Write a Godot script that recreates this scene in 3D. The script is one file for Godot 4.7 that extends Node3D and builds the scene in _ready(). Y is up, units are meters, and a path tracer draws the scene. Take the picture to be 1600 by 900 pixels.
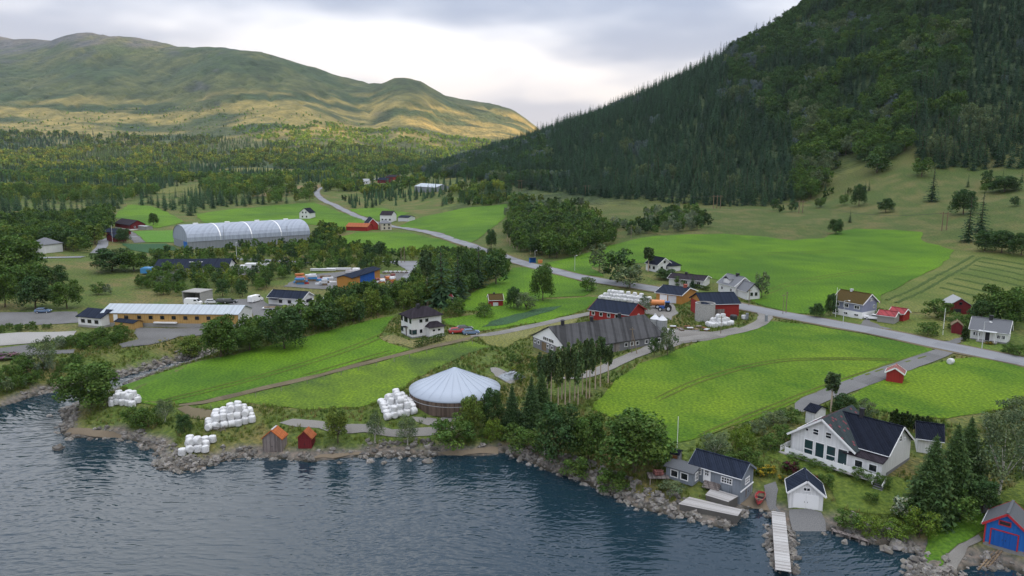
extends Node3D
# A fjord farm seen from the air. y is up, the camera looks along -z; Z below means metres ahead (-z).
const H := 48.0
const F := 1142.0
const PITCH := 0.16912
const NU := 191
const NZ := 200
var tab := PackedFloat32Array()
var sdg := PackedFloat32Array()
var shore := PackedVector2Array()
var n1 := FastNoiseLite.new()
var n2 := FastNoiseLite.new()
var n3 := FastNoiseLite.new()
var rng := RandomNumberGenerator.new()
var M := {}
var used := {}
var clear_areas: Array[PackedVector2Array] = []
var clear_grid := {}
const SX0 := -300.0
const SZ0 := 30.0
const SN := 320
const SM := 170
const SD := 1.5

func _ready() -> void:
	set_light()
	make_noise()
	make_table()
	make_shore()
	make_materials()
	build_ground()
	build_water()
	build_flank()
	build_fields()
	build_roads()
	build_buildings()
	build_small()
	build_trees()

func set_light() -> void:
	var cam := Camera3D.new()
	cam.name = "camera"
	cam.fov = rad_to_deg(2.0 * atan(450.0 / F))
	cam.near = 1.0
	cam.far = 20000.0
	cam.position = Vector3(0, H, 0)
	cam.rotation.x = -PITCH
	add_child(cam)
	cam.current = true
	var env := Environment.new()
	env.background_mode = Environment.BG_SKY
	var sky := Sky.new()
	var pm := PanoramaSkyMaterial.new()
	pm.panorama = make_sky()
	sky.sky_material = pm
	env.sky = sky
	env.background_energy_multiplier = 1.0
	env.tonemap_mode = Environment.TONE_MAPPER_LINEAR
	env.tonemap_exposure = 1.9
	env.sdfgi_enabled = true
	env.ssao_enabled = true
	env.ssil_enabled = true
	env.fog_enabled = true
	env.fog_density = 0.000026
	env.fog_light_color = Color(0.80, 0.86, 0.95)
	var we := WorldEnvironment.new()
	we.name = "environment"
	we.environment = env
	add_child(we)
	var sun := DirectionalLight3D.new()
	sun.name = "sun"
	sun.light_energy = 1.6
	sun.light_color = Color(1.0, 0.80, 0.52)
	sun.light_angular_distance = 0.6
	sun.shadow_enabled = true
	add_child(sun)
	# low evening sun behind the wooded mountain: it comes from the right and slightly from behind it
	var el := deg_to_rad(10.0)
	var az := deg_to_rad(84.0)   # 0 = straight ahead, 90 = right
	var to_sun := Vector3(sin(az) * cos(el), sin(el), -cos(az) * cos(el))
	sun.look_at_from_position(to_sun * 100.0, Vector3.ZERO, Vector3.UP)

func make_sky() -> ImageTexture:
	var w := 1536
	var h := 768
	var a := FastNoiseLite.new()
	a.seed = 5
	a.noise_type = FastNoiseLite.TYPE_SIMPLEX_SMOOTH
	a.frequency = 1.1
	a.fractal_octaves = 5
	a.fractal_gain = 0.52
	var b := FastNoiseLite.new()
	b.seed = 11
	b.noise_type = FastNoiseLite.TYPE_SIMPLEX_SMOOTH
	b.frequency = 0.45
	b.fractal_octaves = 3
	var data := PackedFloat32Array()
	data.resize(w * h * 3)
	for j in h:
		var el := PI * (0.5 - (j + 0.5) / h)
		var se := sin(el)
		var ce := cos(el)
		for i in w:
			var c: Vector3
			if el < -0.03:
				c = Vector3(0.25, 0.26, 0.3)
			else:
				var az := TAU * ((i + 0.5) / w - 0.5)   # 0 = ahead (-z)
				var dx := sin(az) * ce
				var dz := cos(az) * ce
				var k := 1.0 / (maxf(se, 0.0) + 0.16)
				var p := Vector3(dx * k, dz * k, 0.0)
				var q := a.get_noise_3d(p.x * 0.55, p.y * 0.75, 3.0)
				var r := b.get_noise_3d(p.x * 0.8, p.y * 1.1, 8.0)
				var m := clampf(0.50 + 1.15 * q + 1.25 * r, 0.0, 1.0)
				m = m * m * (3.0 - 2.0 * m)
				# thin bright cloud against thicker grey-violet cloud
				var lo := clampf(el / 0.22, 0.0, 1.0)
				var bright := Vector3(0.93, 0.93, 0.94).lerp(Vector3(0.95, 0.955, 0.97), lo)
				var warm := Vector3(1.0, 0.935, 0.875)
				var grey := Vector3(0.68, 0.70, 0.76).lerp(Vector3(0.60, 0.64, 0.72), lo)
				c = bright.lerp(grey, m)
				c = c.lerp(warm, (1.0 - smoothstep(0.02, 0.24, el)) * 0.8 * (1.0 - m * 0.45))
				# written as seen, kept as light; an overcast sky is brighter overhead than at the horizon
				c = Vector3(pow(c.x, 2.2), pow(c.y, 2.2), pow(c.z, 2.2))
				c *= 0.56 * (1.0 + 1.9 * maxf(se, 0.0))
			var o := (j * w + i) * 3
			data[o] = c.x
			data[o + 1] = c.y
			data[o + 2] = c.z
	return ImageTexture.create_from_image(Image.create_from_data(w, h, false, Image.FORMAT_RGBF, data.to_byte_array()))

func make_noise() -> void:
	rng.seed = 77
	n1.seed = 3
	n1.frequency = 0.01
	n1.fractal_octaves = 4
	n2.seed = 9
	n2.frequency = 0.0016
	n2.fractal_octaves = 5
	n2.fractal_gain = 0.5
	n3.seed = 21
	n3.frequency = 0.06
	n3.fractal_octaves = 3

# ---------- terrain: heights along sight columns, then a smooth table ----------
func make_table() -> void:
	var lv := [0, 3, 100, 3, 160, 3.3, 220, 3.5, 330, 6, 450, 6.5, 570, 7, 750, 10, 900, 14, 1200, 22, 1500, 32, 1800, 55]
	var cols := [
		[-1000, lv + [2200, 97, 2600, 185, 2900, 285, 3400, 430, 4200, 640, 5000, 830, 5600, 1000, 9000, 1000]],
		[0, lv + [2200, 97, 2600, 185, 2900, 285, 3400, 420, 4200, 600, 5000, 800, 5600, 1006, 9000, 1000]],
		[85, lv + [2200, 97, 2600, 180, 2900, 275, 3400, 410, 4200, 610, 5000, 860, 5300, 890, 9000, 850]],
		[130, lv + [2200, 96, 2600, 175, 2900, 268, 3300, 400, 3800, 560, 4300, 750, 4650, 850, 5200, 820, 9000, 700]],
		[180, lv + [2200, 95, 2600, 170, 2900, 260, 3300, 400, 3800, 560, 4300, 750, 4600, 840, 5200, 800, 9000, 700]],
		[250, lv + [2200, 92, 2600, 165, 3000, 280, 3400, 410, 3900, 590, 4400, 765, 5000, 720, 9000, 600]],
		[290, lv + [2200, 92, 2600, 170, 3000, 290, 3400, 440, 3800, 580, 4200, 705, 4700, 690, 9000, 500]],
		[350, [0, 3, 160, 3.3, 220, 3.8, 330, 5.5, 570, 6.3, 750, 10, 900, 14, 1200, 22, 1500, 32, 1800, 52, 2050, 75, 2300, 120, 2600, 200, 2900, 320, 3300, 460, 3600, 570, 4000, 682, 4600, 680, 9000, 500]],
		[420, [0, 3, 160, 3.5, 220, 4, 330, 5.5, 570, 6, 850, 14, 1200, 23, 1600, 40, 2000, 80, 2300, 135, 2600, 215, 2900, 325, 3300, 460, 3600, 560, 3900, 630, 4500, 600, 9000, 500]],
		[480, [0, 3, 160, 3.6, 220, 4.2, 330, 5.2, 570, 6, 850, 15, 1200, 24, 1600, 40, 2000, 80, 2300, 130, 2600, 205, 2900, 300, 3300, 430, 3600, 505, 3850, 560, 4500, 520, 9000, 500]],
		[540, [0, 3, 170, 4, 220, 4.5, 330, 5, 500, 4, 620, 8, 850, 15, 1200, 24, 1600, 38, 2100, 80, 2600, 170, 3000, 270, 3400, 380, 3850, 488, 4500, 450, 9000, 450]],
		[585, [0, 3, 170, 4.2, 220, 4.8, 330, 5, 500, 4, 620, 8, 850, 15, 1200, 26, 1600, 36, 2200, 75, 2800, 180, 3300, 310, 3900, 455, 4500, 430, 9000, 400]],
		[620, [0, 3, 170, 4.2, 220, 5, 330, 5, 500, 4.5, 620, 9, 850, 17, 1200, 28, 1600, 38, 2200, 75, 2600, 185, 3000, 330, 3400, 440, 3900, 440, 9000, 400]],
		[650, [0, 3, 170, 4.2, 220, 5, 330, 5, 500, 4.5, 620, 9, 850, 18, 1200, 30, 1600, 38, 2200, 75, 2600, 185, 3000, 330, 3400, 440, 3900, 400, 9000, 400]],
		[690, [0, 3, 170, 4, 220, 5, 330, 5.5, 420, 6, 500, 8, 620, 13, 780, 22, 950, 32, 1150, 42, 1400, 42, 1800, 46, 2300, 80, 2800, 190, 3300, 320, 3900, 405, 4500, 380, 9000, 400]],
		[760, [0, 3, 170, 4, 220, 5, 330, 6, 420, 7.5, 500, 11, 620, 18, 780, 32, 950, 47, 1140, 63, 1350, 56, 1800, 50, 2300, 80, 3000, 210, 3600, 330, 4300, 410, 9000, 400]],
		[800, [0, 3, 170, 4, 220, 5.5, 330, 7, 450, 9.5, 560, 16, 700, 30, 850, 48, 1000, 65, 1120, 76, 1300, 66, 1800, 50, 2300, 80, 3000, 200, 3600, 310, 4300, 378, 9000, 350]],
		[853, [0, 3, 170, 4, 220, 5.8, 330, 7.5, 450, 11, 560, 18, 680, 33, 820, 55, 970, 76, 1100, 93, 1280, 82, 1800, 60, 2300, 70, 3000, 130, 4200, 205, 9000, 150]],
		[900, [0, 3, 170, 4.5, 220, 6, 330, 9, 450, 13, 560, 21, 650, 33, 780, 58, 930, 87, 1080, 109, 1250, 98, 1800, 80, 3000, 90, 9000, 100]],
		[1000, [0, 3, 130, 3.5, 170, 5, 220, 7, 280, 10, 330, 12.5, 420, 15, 500, 19, 620, 40, 760, 75, 900, 113, 1040, 140, 1200, 126, 1800, 100, 9000, 100]],
		[1100, [0, 3, 130, 4, 170, 5.8, 220, 7.8, 280, 11, 340, 14.5, 420, 17, 500, 20, 600, 48, 720, 92, 850, 138, 1000, 180, 1150, 160, 1400, 100, 1800, 70, 9000, 100]],
		[1200, [0, 3, 130, 4, 170, 6.2, 220, 8.5, 280, 11.5, 340, 15, 420, 17.5, 500, 21, 580, 47, 680, 94, 780, 145, 880, 195, 960, 226, 1100, 200, 1350, 120, 1800, 70, 9000, 100]],
		[1300, [0, 3, 100, 3.6, 130, 4.8, 170, 7, 200, 8.3, 260, 11, 340, 15.5, 420, 20, 480, 27, 560, 57, 650, 103, 750, 158, 850, 210, 930, 268, 1050, 270, 1350, 170, 1800, 90, 9000, 120]],
		[1400, [0, 3, 100, 3.8, 140, 5.4, 170, 7.2, 200, 8.5, 260, 11.5, 330, 16.5, 400, 24, 480, 44, 560, 86, 650, 138, 750, 200, 850, 265, 950, 330, 1080, 350, 1400, 240, 1900, 120, 9000, 140]],
		[1500, [0, 3, 100, 3.8, 140, 5.6, 170, 7.4, 200, 9, 260, 13.5, 330, 20, 390, 28, 460, 42, 540, 84, 630, 140, 730, 205, 830, 275, 950, 355, 1150, 430, 1500, 330, 2100, 180, 9000, 160]],
		[1600, [0, 3, 100, 4, 140, 6, 170, 8, 210, 11, 260, 17, 320, 24, 380, 33, 450, 46, 520, 82, 600, 132, 700, 200, 800, 270, 1000, 400, 1200, 480, 1500, 420, 2100, 220, 9000, 160]],
		[2000, [0, 4, 100, 5, 140, 8, 200, 14, 260, 24, 330, 40, 400, 70, 500, 125, 600, 190, 750, 300, 950, 430, 1300, 620, 1700, 600, 2300, 300, 9000, 200]],
		[2800, [0, 6, 100, 10, 160, 20, 240, 45, 330, 95, 430, 160, 600, 280, 800, 430, 1100, 620, 1700, 700, 2300, 350, 9000, 200]],
	]
	tab.resize(NU * NZ)
	var ci := 0
	for i in NU:
		var u := -1000.0 + 20.0 * i
		while ci < cols.size() - 2 and u > cols[ci + 1][0]:
			ci += 1
		var t := clampf((u - cols[ci][0]) / (cols[ci + 1][0] - cols[ci][0]), 0, 1)
		for k in NZ:
			var z := 20.0 * pow(450.0, k / float(NZ - 1))
			tab[i * NZ + k] = lerpf(along(cols[ci][1], z), along(cols[ci + 1][1], z), t)
	for pass_n in 2:
		var src := tab.duplicate()
		for i in NU:
			for k in NZ:
				var l := maxi(i - 1, 0) * NZ + k
				var r := mini(i + 1, NU - 1) * NZ + k
				tab[i * NZ + k] = 0.5 * src[i * NZ + k] + 0.25 * (src[l] + src[r])
		src = tab.duplicate()
		for i in NU:
			for k in range(1, NZ - 1):
				tab[i * NZ + k] = 0.5 * src[i * NZ + k] + 0.25 * (src[i * NZ + k - 1] + src[i * NZ + k + 1])

func along(c: Array, z: float) -> float:
	for k in range(0, c.size() - 2, 2):
		if z <= c[k + 2]:
			var t: float = (z - c[k]) / (c[k + 2] - c[k])
			return lerpf(c[k + 1], c[k + 3], clampf(t, 0, 1))
	return c[c.size() - 1]

func hbase(x: float, Z: float) -> float:
	var zc := maxf(Z, 22.0)
	var u := 800.0 + F * x / (zc * 0.9857 + 8.08)
	var fi := clampf((u + 1000.0) / 20.0, 0.0, NU - 1.001)
	var fk := clampf(log(zc / 20.0) / 6.109248 * (NZ - 1), 0.0, NZ - 1.001)
	var i := int(fi)
	var k := int(fk)
	var ti := fi - i
	var tk := fk - k
	var o := i * NZ + k
	var h := lerpf(lerpf(tab[o], tab[o + 1], tk), lerpf(tab[o + NZ], tab[o + NZ + 1], tk), ti)
	if h > 40.0:
		var amp := clampf((h - 40.0) / 260.0, 0.0, 1.0)
		if Z > 1500.0:
			var cut := absf(n2.get_noise_2d((x + Z * 0.2) * 1.7 + 900.0, Z * 0.4))
			h += amp * (n2.get_noise_2d(x * 0.8, Z * 0.5) * 30.0 - (1.0 - smoothstep(0.0, 0.07, cut)) * 15.0 * clampf(h / 250.0, 0.0, 1.0) + 2.0)
		else:
			h += amp * n1.get_noise_2d(x * 0.7, Z * 0.7) * 12.0
	h += n1.get_noise_2d(x * 1.3, Z * 1.3) * clampf(Z / 300.0, 0.3, 1.6) * 0.8
	return h

func shore_sd(x: float, Z: float) -> float:
	var fx := (x - SX0) / SD
	var fz := (Z - SZ0) / SD
	if fx < 0.0:
		fx = 0.0
	if fx > SN - 1.01:
		fx = SN - 1.01
	if fz > SM - 1.01:
		return 60.0
	fz = maxf(fz, 0.0)
	var i := int(fx)
	var k := int(fz)
	var o := i * SM + k
	var tx := fx - i
	var tz := fz - k
	return lerpf(lerpf(sdg[o], sdg[o + 1], tz), lerpf(sdg[o + SM], sdg[o + SM + 1], tz), tx)

func hgt(x: float, Z: float) -> float:
	var h := hbase(x, Z)
	if Z < SZ0 + SD * SM:
		var sd := shore_sd(x, Z)
		if sd < 0.0:
			return maxf(sd * 0.22, -5.0) - 0.05
		if sd < 30.0:
			h = minf(h, 0.1 + sd * 0.30)
	return h

func make_shore() -> void:
	var pts := [
		[-900, 705], [-500, 690], [-250, 665], [-90, 645], [0, 636], [30, 627], [60, 616], [90, 611], [120, 604], [165, 594], [200, 586], [240, 575], [290, 561], [318, 553],
		[322, 556], [290, 569], [240, 584], [205, 597], [190, 607], [150, 622], [112, 634], [98, 645], [102, 656], [94, 671], [106, 684], [140, 684], [180, 683], [214, 690], [243, 704],
		[252, 714], [248, 729], [272, 737], [306, 735], [338, 723], [366, 716], [410, 714], [450, 717], [482, 721], [520, 718], [560, 713], [600, 713], [640, 714], [680, 713], [692, 709], [722, 713],
		[776, 711], [792, 706], [816, 718], [860, 736], [900, 749], [940, 766], [980, 786], [1002, 797], [1040, 803], [1080, 810], [1110, 821], [1130, 827], [1150, 813], [1162, 797],
		[1178, 790], [1198, 800], [1206, 822], [1208, 850], [1211, 880], [1214, 893], [1233, 893], [1236, 860], [1236, 826], [1290, 830], [1299, 826], [1340, 846], [1380, 852], [1420, 860], [1438, 857], [1430, 876],
		[1420, 895], [1412, 915], [1440, 960], [1480, 930], [1498, 893], [1522, 884], [1560, 882], [1600, 897], [1660, 925], [1700, 1000], [1800, 1150], [2400, 1300]]
	for p in pts:
		shore.append(on_plane(p[0], p[1], 0.0))
	var poly := shore.duplicate()
	poly.append(Vector2(600, 30))
	poly.append(Vector2(600, 400))
	poly.append(Vector2(-900, 400))
	sdg.resize(SN * SM)
	for i in SN:
		for k in SM:
			var p := Vector2(SX0 + i * SD, SZ0 + k * SD)
			var best := 1e9
			for s in shore.size() - 1:
				var a := shore[s]
				var ab := shore[s + 1] - a
				var t := clampf((p - a).dot(ab) / maxf(ab.length_squared(), 1e-6), 0.0, 1.0)
				best = minf(best, (a + ab * t - p).length_squared())
			var d := sqrt(best)
			d = d if Geometry2D.is_point_in_polygon(p, poly) else -d
			sdg[i * SM + k] = d + n3.get_noise_2d(p.x * 3.0, p.y * 3.0) * 0.7

# ---------- picture <-> place ----------
func ray(u: float, v: float) -> Vector3:
	var a := (u - 800.0) / F
	var b := (450.0 - v) / F
	return Vector3(a, -sin(PITCH) + b * cos(PITCH), -(cos(PITCH) + b * sin(PITCH)))

func on_plane(u: float, v: float, y: float) -> Vector2:
	var d := ray(u, v)
	var t := (y - H) / d.y
	return Vector2(d.x * t, -d.z * t)

func ground(u: float, v: float) -> Vector3:
	var d := ray(u, v)
	d /= -d.z
	var Z := 40.0
	var last := 40.0
	while Z < 8000.0:
		var y := H + d.y * Z
		if y <= hgt(d.x * Z, Z):
			break
		last = Z
		Z *= 1.02
	for k in 14:
		var m := (last + Z) * 0.5
		if H + d.y * m <= hgt(d.x * m, m):
			Z = m
		else:
			last = m
	return Vector3(d.x * Z, hgt(d.x * Z, Z), -Z)

func g2(u: float, v: float) -> Vector2:
	var p := ground(u, v)
	return Vector2(p.x, -p.z)

func pix(p: Vector3) -> Vector2:
	var q := p - Vector3(0, H, 0)
	var depth := -q.z * cos(PITCH) - q.y * sin(PITCH)
	var up := q.y * cos(PITCH) - q.z * sin(PITCH) * 1.0
	return Vector2(800.0 + F * q.x / depth, 450.0 - F * up / depth)

func at_ground(x: float, Z: float) -> Vector3:
	return Vector3(x, hgt(x, Z), -Z)

# ---------- mesh helpers ----------
func mb() -> SurfaceTool:
	var st := SurfaceTool.new()
	st.begin(Mesh.PRIMITIVE_TRIANGLES)
	st.set_smooth_group(-1)
	return st

func tri(st: SurfaceTool, a: Vector3, b: Vector3, c: Vector3) -> void:
	st.add_vertex(a)
	st.add_vertex(b)
	st.add_vertex(c)

func quad(st: SurfaceTool, a: Vector3, b: Vector3, c: Vector3, d: Vector3) -> void:
	tri(st, a, b, c)
	tri(st, a, c, d)

func bx(st: SurfaceTool, c: Vector3, s: Vector3, b: Basis = Basis.IDENTITY) -> void:
	var h := s * 0.5
	var p := []
	for k in 8:
		p.append(c + b * Vector3(h.x if k & 1 else -h.x, h.y if k & 2 else -h.y, h.z if k & 4 else -h.z))
	quad(st, p[4], p[6], p[7], p[5])
	quad(st, p[1], p[3], p[2], p[0])
	quad(st, p[5], p[7], p[3], p[1])
	quad(st, p[0], p[2], p[6], p[4])
	quad(st, p[2], p[3], p[7], p[6])
	quad(st, p[0], p[4], p[5], p[1])

# a box given by its two ends (a beam)
func beam(st: SurfaceTool, a: Vector3, b: Vector3, w: float, h: float) -> void:
	var d := b - a
	var z := d.normalized()
	var x := z.cross(Vector3.UP if absf(z.y) < 0.95 else Vector3.RIGHT).normalized()
	bx(st, (a + b) * 0.5, Vector3(w, h, d.length()), Basis(x, z.cross(x) * -1.0, z))

func tube(st: SurfaceTool, a: Vector3, b: Vector3, r0: float, r1: float, n: int = 8, caps: bool = true) -> void:
	var z := (b - a).normalized()
	var x := z.cross(Vector3.UP if absf(z.y) < 0.95 else Vector3.RIGHT).normalized()
	var y := z.cross(x)
	for k in n:
		var t0 := TAU * k / n
		var t1 := TAU * (k + 1) / n
		var d0 := x * cos(t0) + y * sin(t0)
		var d1 := x * cos(t1) + y * sin(t1)
		quad(st, a + d0 * r0, b + d0 * r1, b + d1 * r1, a + d1 * r0)
		if caps:
			tri(st, b, b + d1 * r1, b + d0 * r1)
			tri(st, a, a + d0 * r0, a + d1 * r0)

# rings of [radius, height], turned about y
func lathe(st: SurfaceTool, rings: Array, n: int, wob: float = 0.0) -> void:
	for k in rings.size() - 1:
		var r0: float = rings[k][0]
		var y0: float = rings[k][1]
		var r1: float = rings[k + 1][0]
		var y1: float = rings[k + 1][1]
		for i in n:
			var t0 := TAU * i / n
			var t1 := TAU * (i + 1) / n
			var w0 := 1.0 + wob * sin(t0 * 3.0 + k * 1.3) + wob * 0.6 * sin(t0 * 7.0 + k)
			var w1 := 1.0 + wob * sin(t1 * 3.0 + k * 1.3) + wob * 0.6 * sin(t1 * 7.0 + k)
			var a := Vector3(cos(t0) * r0 * w0, y0, sin(t0) * r0 * w0)
			var b := Vector3(cos(t0) * r1 * w0, y1, sin(t0) * r1 * w0)
			var c := Vector3(cos(t1) * r1 * w1, y1, sin(t1) * r1 * w1)
			var d := Vector3(cos(t1) * r0 * w1, y0, sin(t1) * r0 * w1)
			if r1 > 0.0001:
				tri(st, a, b, c)
			if r0 > 0.0001:
				tri(st, a, c, d)

func done(st: SurfaceTool) -> ArrayMesh:
	st.generate_normals()
	return st.commit()

func numbered(called: String) -> String:
	var k: int = used.get(called, -1) + 1
	used[called] = k
	return called if k == 0 else "%s_%03d" % [called, k]

func put(mesh: Mesh, called: String, mat: Material, parent: Node = null) -> MeshInstance3D:
	var o := MeshInstance3D.new()
	o.mesh = mesh
	o.material_override = mat
	if parent == null:
		o.name = numbered(called)
		add_child(o)
	else:
		o.name = called
		parent.add_child(o, true)
	return o

func part(st: SurfaceTool, called: String, mat: Material, parent: Node = null) -> MeshInstance3D:
	return put(done(st), called, mat, parent)

func thing(called: String, label: String, category: String, at: Vector3 = Vector3.ZERO, turn: float = 0.0, group: String = "") -> Node3D:
	var o := Node3D.new()
	o.name = numbered(called)
	add_child(o)
	o.position = at
	o.rotation.y = turn
	tag(o, label, category, group)
	return o

func tag(o: Node, label: String, category: String, group: String = "") -> void:
	o.set_meta("label", label)
	o.set_meta("category", category)
	if group != "":
		o.set_meta("group", group)

func structure(o: Node, label: String) -> void:
	o.set_meta("kind", "structure")
	o.set_meta("label", label)

func stuff(o: Node, label: String, category: String) -> void:
	o.set_meta("kind", "stuff")
	o.set_meta("label", label)
	o.set_meta("category", category)

# ---------- materials ----------
func noise_tex(seed_n: int, freq: float, lo: float, hi: float, tint: Vector3, octaves: int = 4, size: int = 512, stretch: float = 1.0) -> ImageTexture:
	var n := FastNoiseLite.new()
	n.seed = seed_n
	n.frequency = freq
	n.fractal_octaves = octaves
	var img := n.get_seamless_image(size, size, false, false, 0.12)
	var src := img.get_data()
	var data := PackedByteArray()
	data.resize(size * size * 3)
	for k in size * size:
		var y := k / size
		var x := k % size
		var t := src[int(y / stretch) * size + x] / 255.0 if stretch > 1.0 else src[k] / 255.0
		var v := lerpf(lo, hi, t)
		data[k * 3] = int(clampf(v + tint.x * (t - 0.5), 0, 1) * 255.0)
		data[k * 3 + 1] = int(clampf(v + tint.y * (t - 0.5), 0, 1) * 255.0)
		data[k * 3 + 2] = int(clampf(v + tint.z * (t - 0.5), 0, 1) * 255.0)
	var out := Image.create_from_data(size, size, false, Image.FORMAT_RGB8, data)
	out.generate_mipmaps()
	return ImageTexture.create_from_image(out)

func bump_tex(seed_n: int, freq: float, strength: float, octaves: int = 4, size: int = 512) -> ImageTexture:
	var n := FastNoiseLite.new()
	n.seed = seed_n
	n.frequency = freq
	n.fractal_octaves = octaves
	var img := n.get_seamless_image(size, size, false, false, 0.12)
	img.convert(Image.FORMAT_RGBA8)
	img.bump_map_to_normal_map(strength)
	return ImageTexture.create_from_image(img)

# parallel ribs along one axis: boards, corrugated sheet, tile courses
func rib_tex(n: int, sharp: float, wear_seed: int, lo: float, hi: float, size: int = 256) -> Array:
	var nz := FastNoiseLite.new()
	nz.seed = wear_seed
	nz.frequency = 0.02
	nz.fractal_octaves = 4
	var a := Image.create(size, size, false, Image.FORMAT_RGB8)
	var b := Image.create(size, size, false, Image.FORMAT_RGBA8)
	for x in size:
		var f := fposmod(x * n / float(size), 1.0)
		var board := int(x * n / float(size))
		var groove := 1.0 - smoothstep(0.0, sharp, minf(f, 1.0 - f))
		var tone := fposmod(sin(board * 12.9898 + wear_seed) * 43758.5453, 1.0)
		for y in size:
			var w := nz.get_noise_3d(cos(TAU * x / size) * 40.0, sin(TAU * x / size) * 40.0, sin(TAU * y / size) * 12.0 + board * 7.0) * 0.5 + 0.5
			var v := lerpf(lo, hi, clampf(0.55 * tone + 0.45 * w, 0, 1))
			a.set_pixel(x, y, Color(v, v, v))
			var hh := 1.0 - groove
			b.set_pixel(x, y, Color(hh, hh, hh))
	b.bump_map_to_normal_map(6.0)
	return [ImageTexture.create_from_image(a), ImageTexture.create_from_image(b)]

func mat(called: String, c: Color, rough: float = 0.85, tex: Texture2D = null, scale: float = 1.0, nrm: Texture2D = null, nscale: float = 1.0, vc: bool = false, world: bool = true) -> StandardMaterial3D:
	var m := StandardMaterial3D.new()
	m.resource_name = called
	m.albedo_color = c.linear_to_srgb()
	m.roughness = rough
	m.metallic_specular = 0.35
	if vc:
		m.vertex_color_use_as_albedo = true
	if tex != null or nrm != null:
		m.uv1_triplanar = true
		m.uv1_world_triplanar = world
		m.uv1_scale = Vector3.ONE * scale
	if tex != null:
		m.albedo_texture = tex
	if nrm != null:
		m.normal_enabled = true
		m.normal_texture = nrm
		m.normal_scale = nscale
	M[called] = m
	return m

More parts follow.
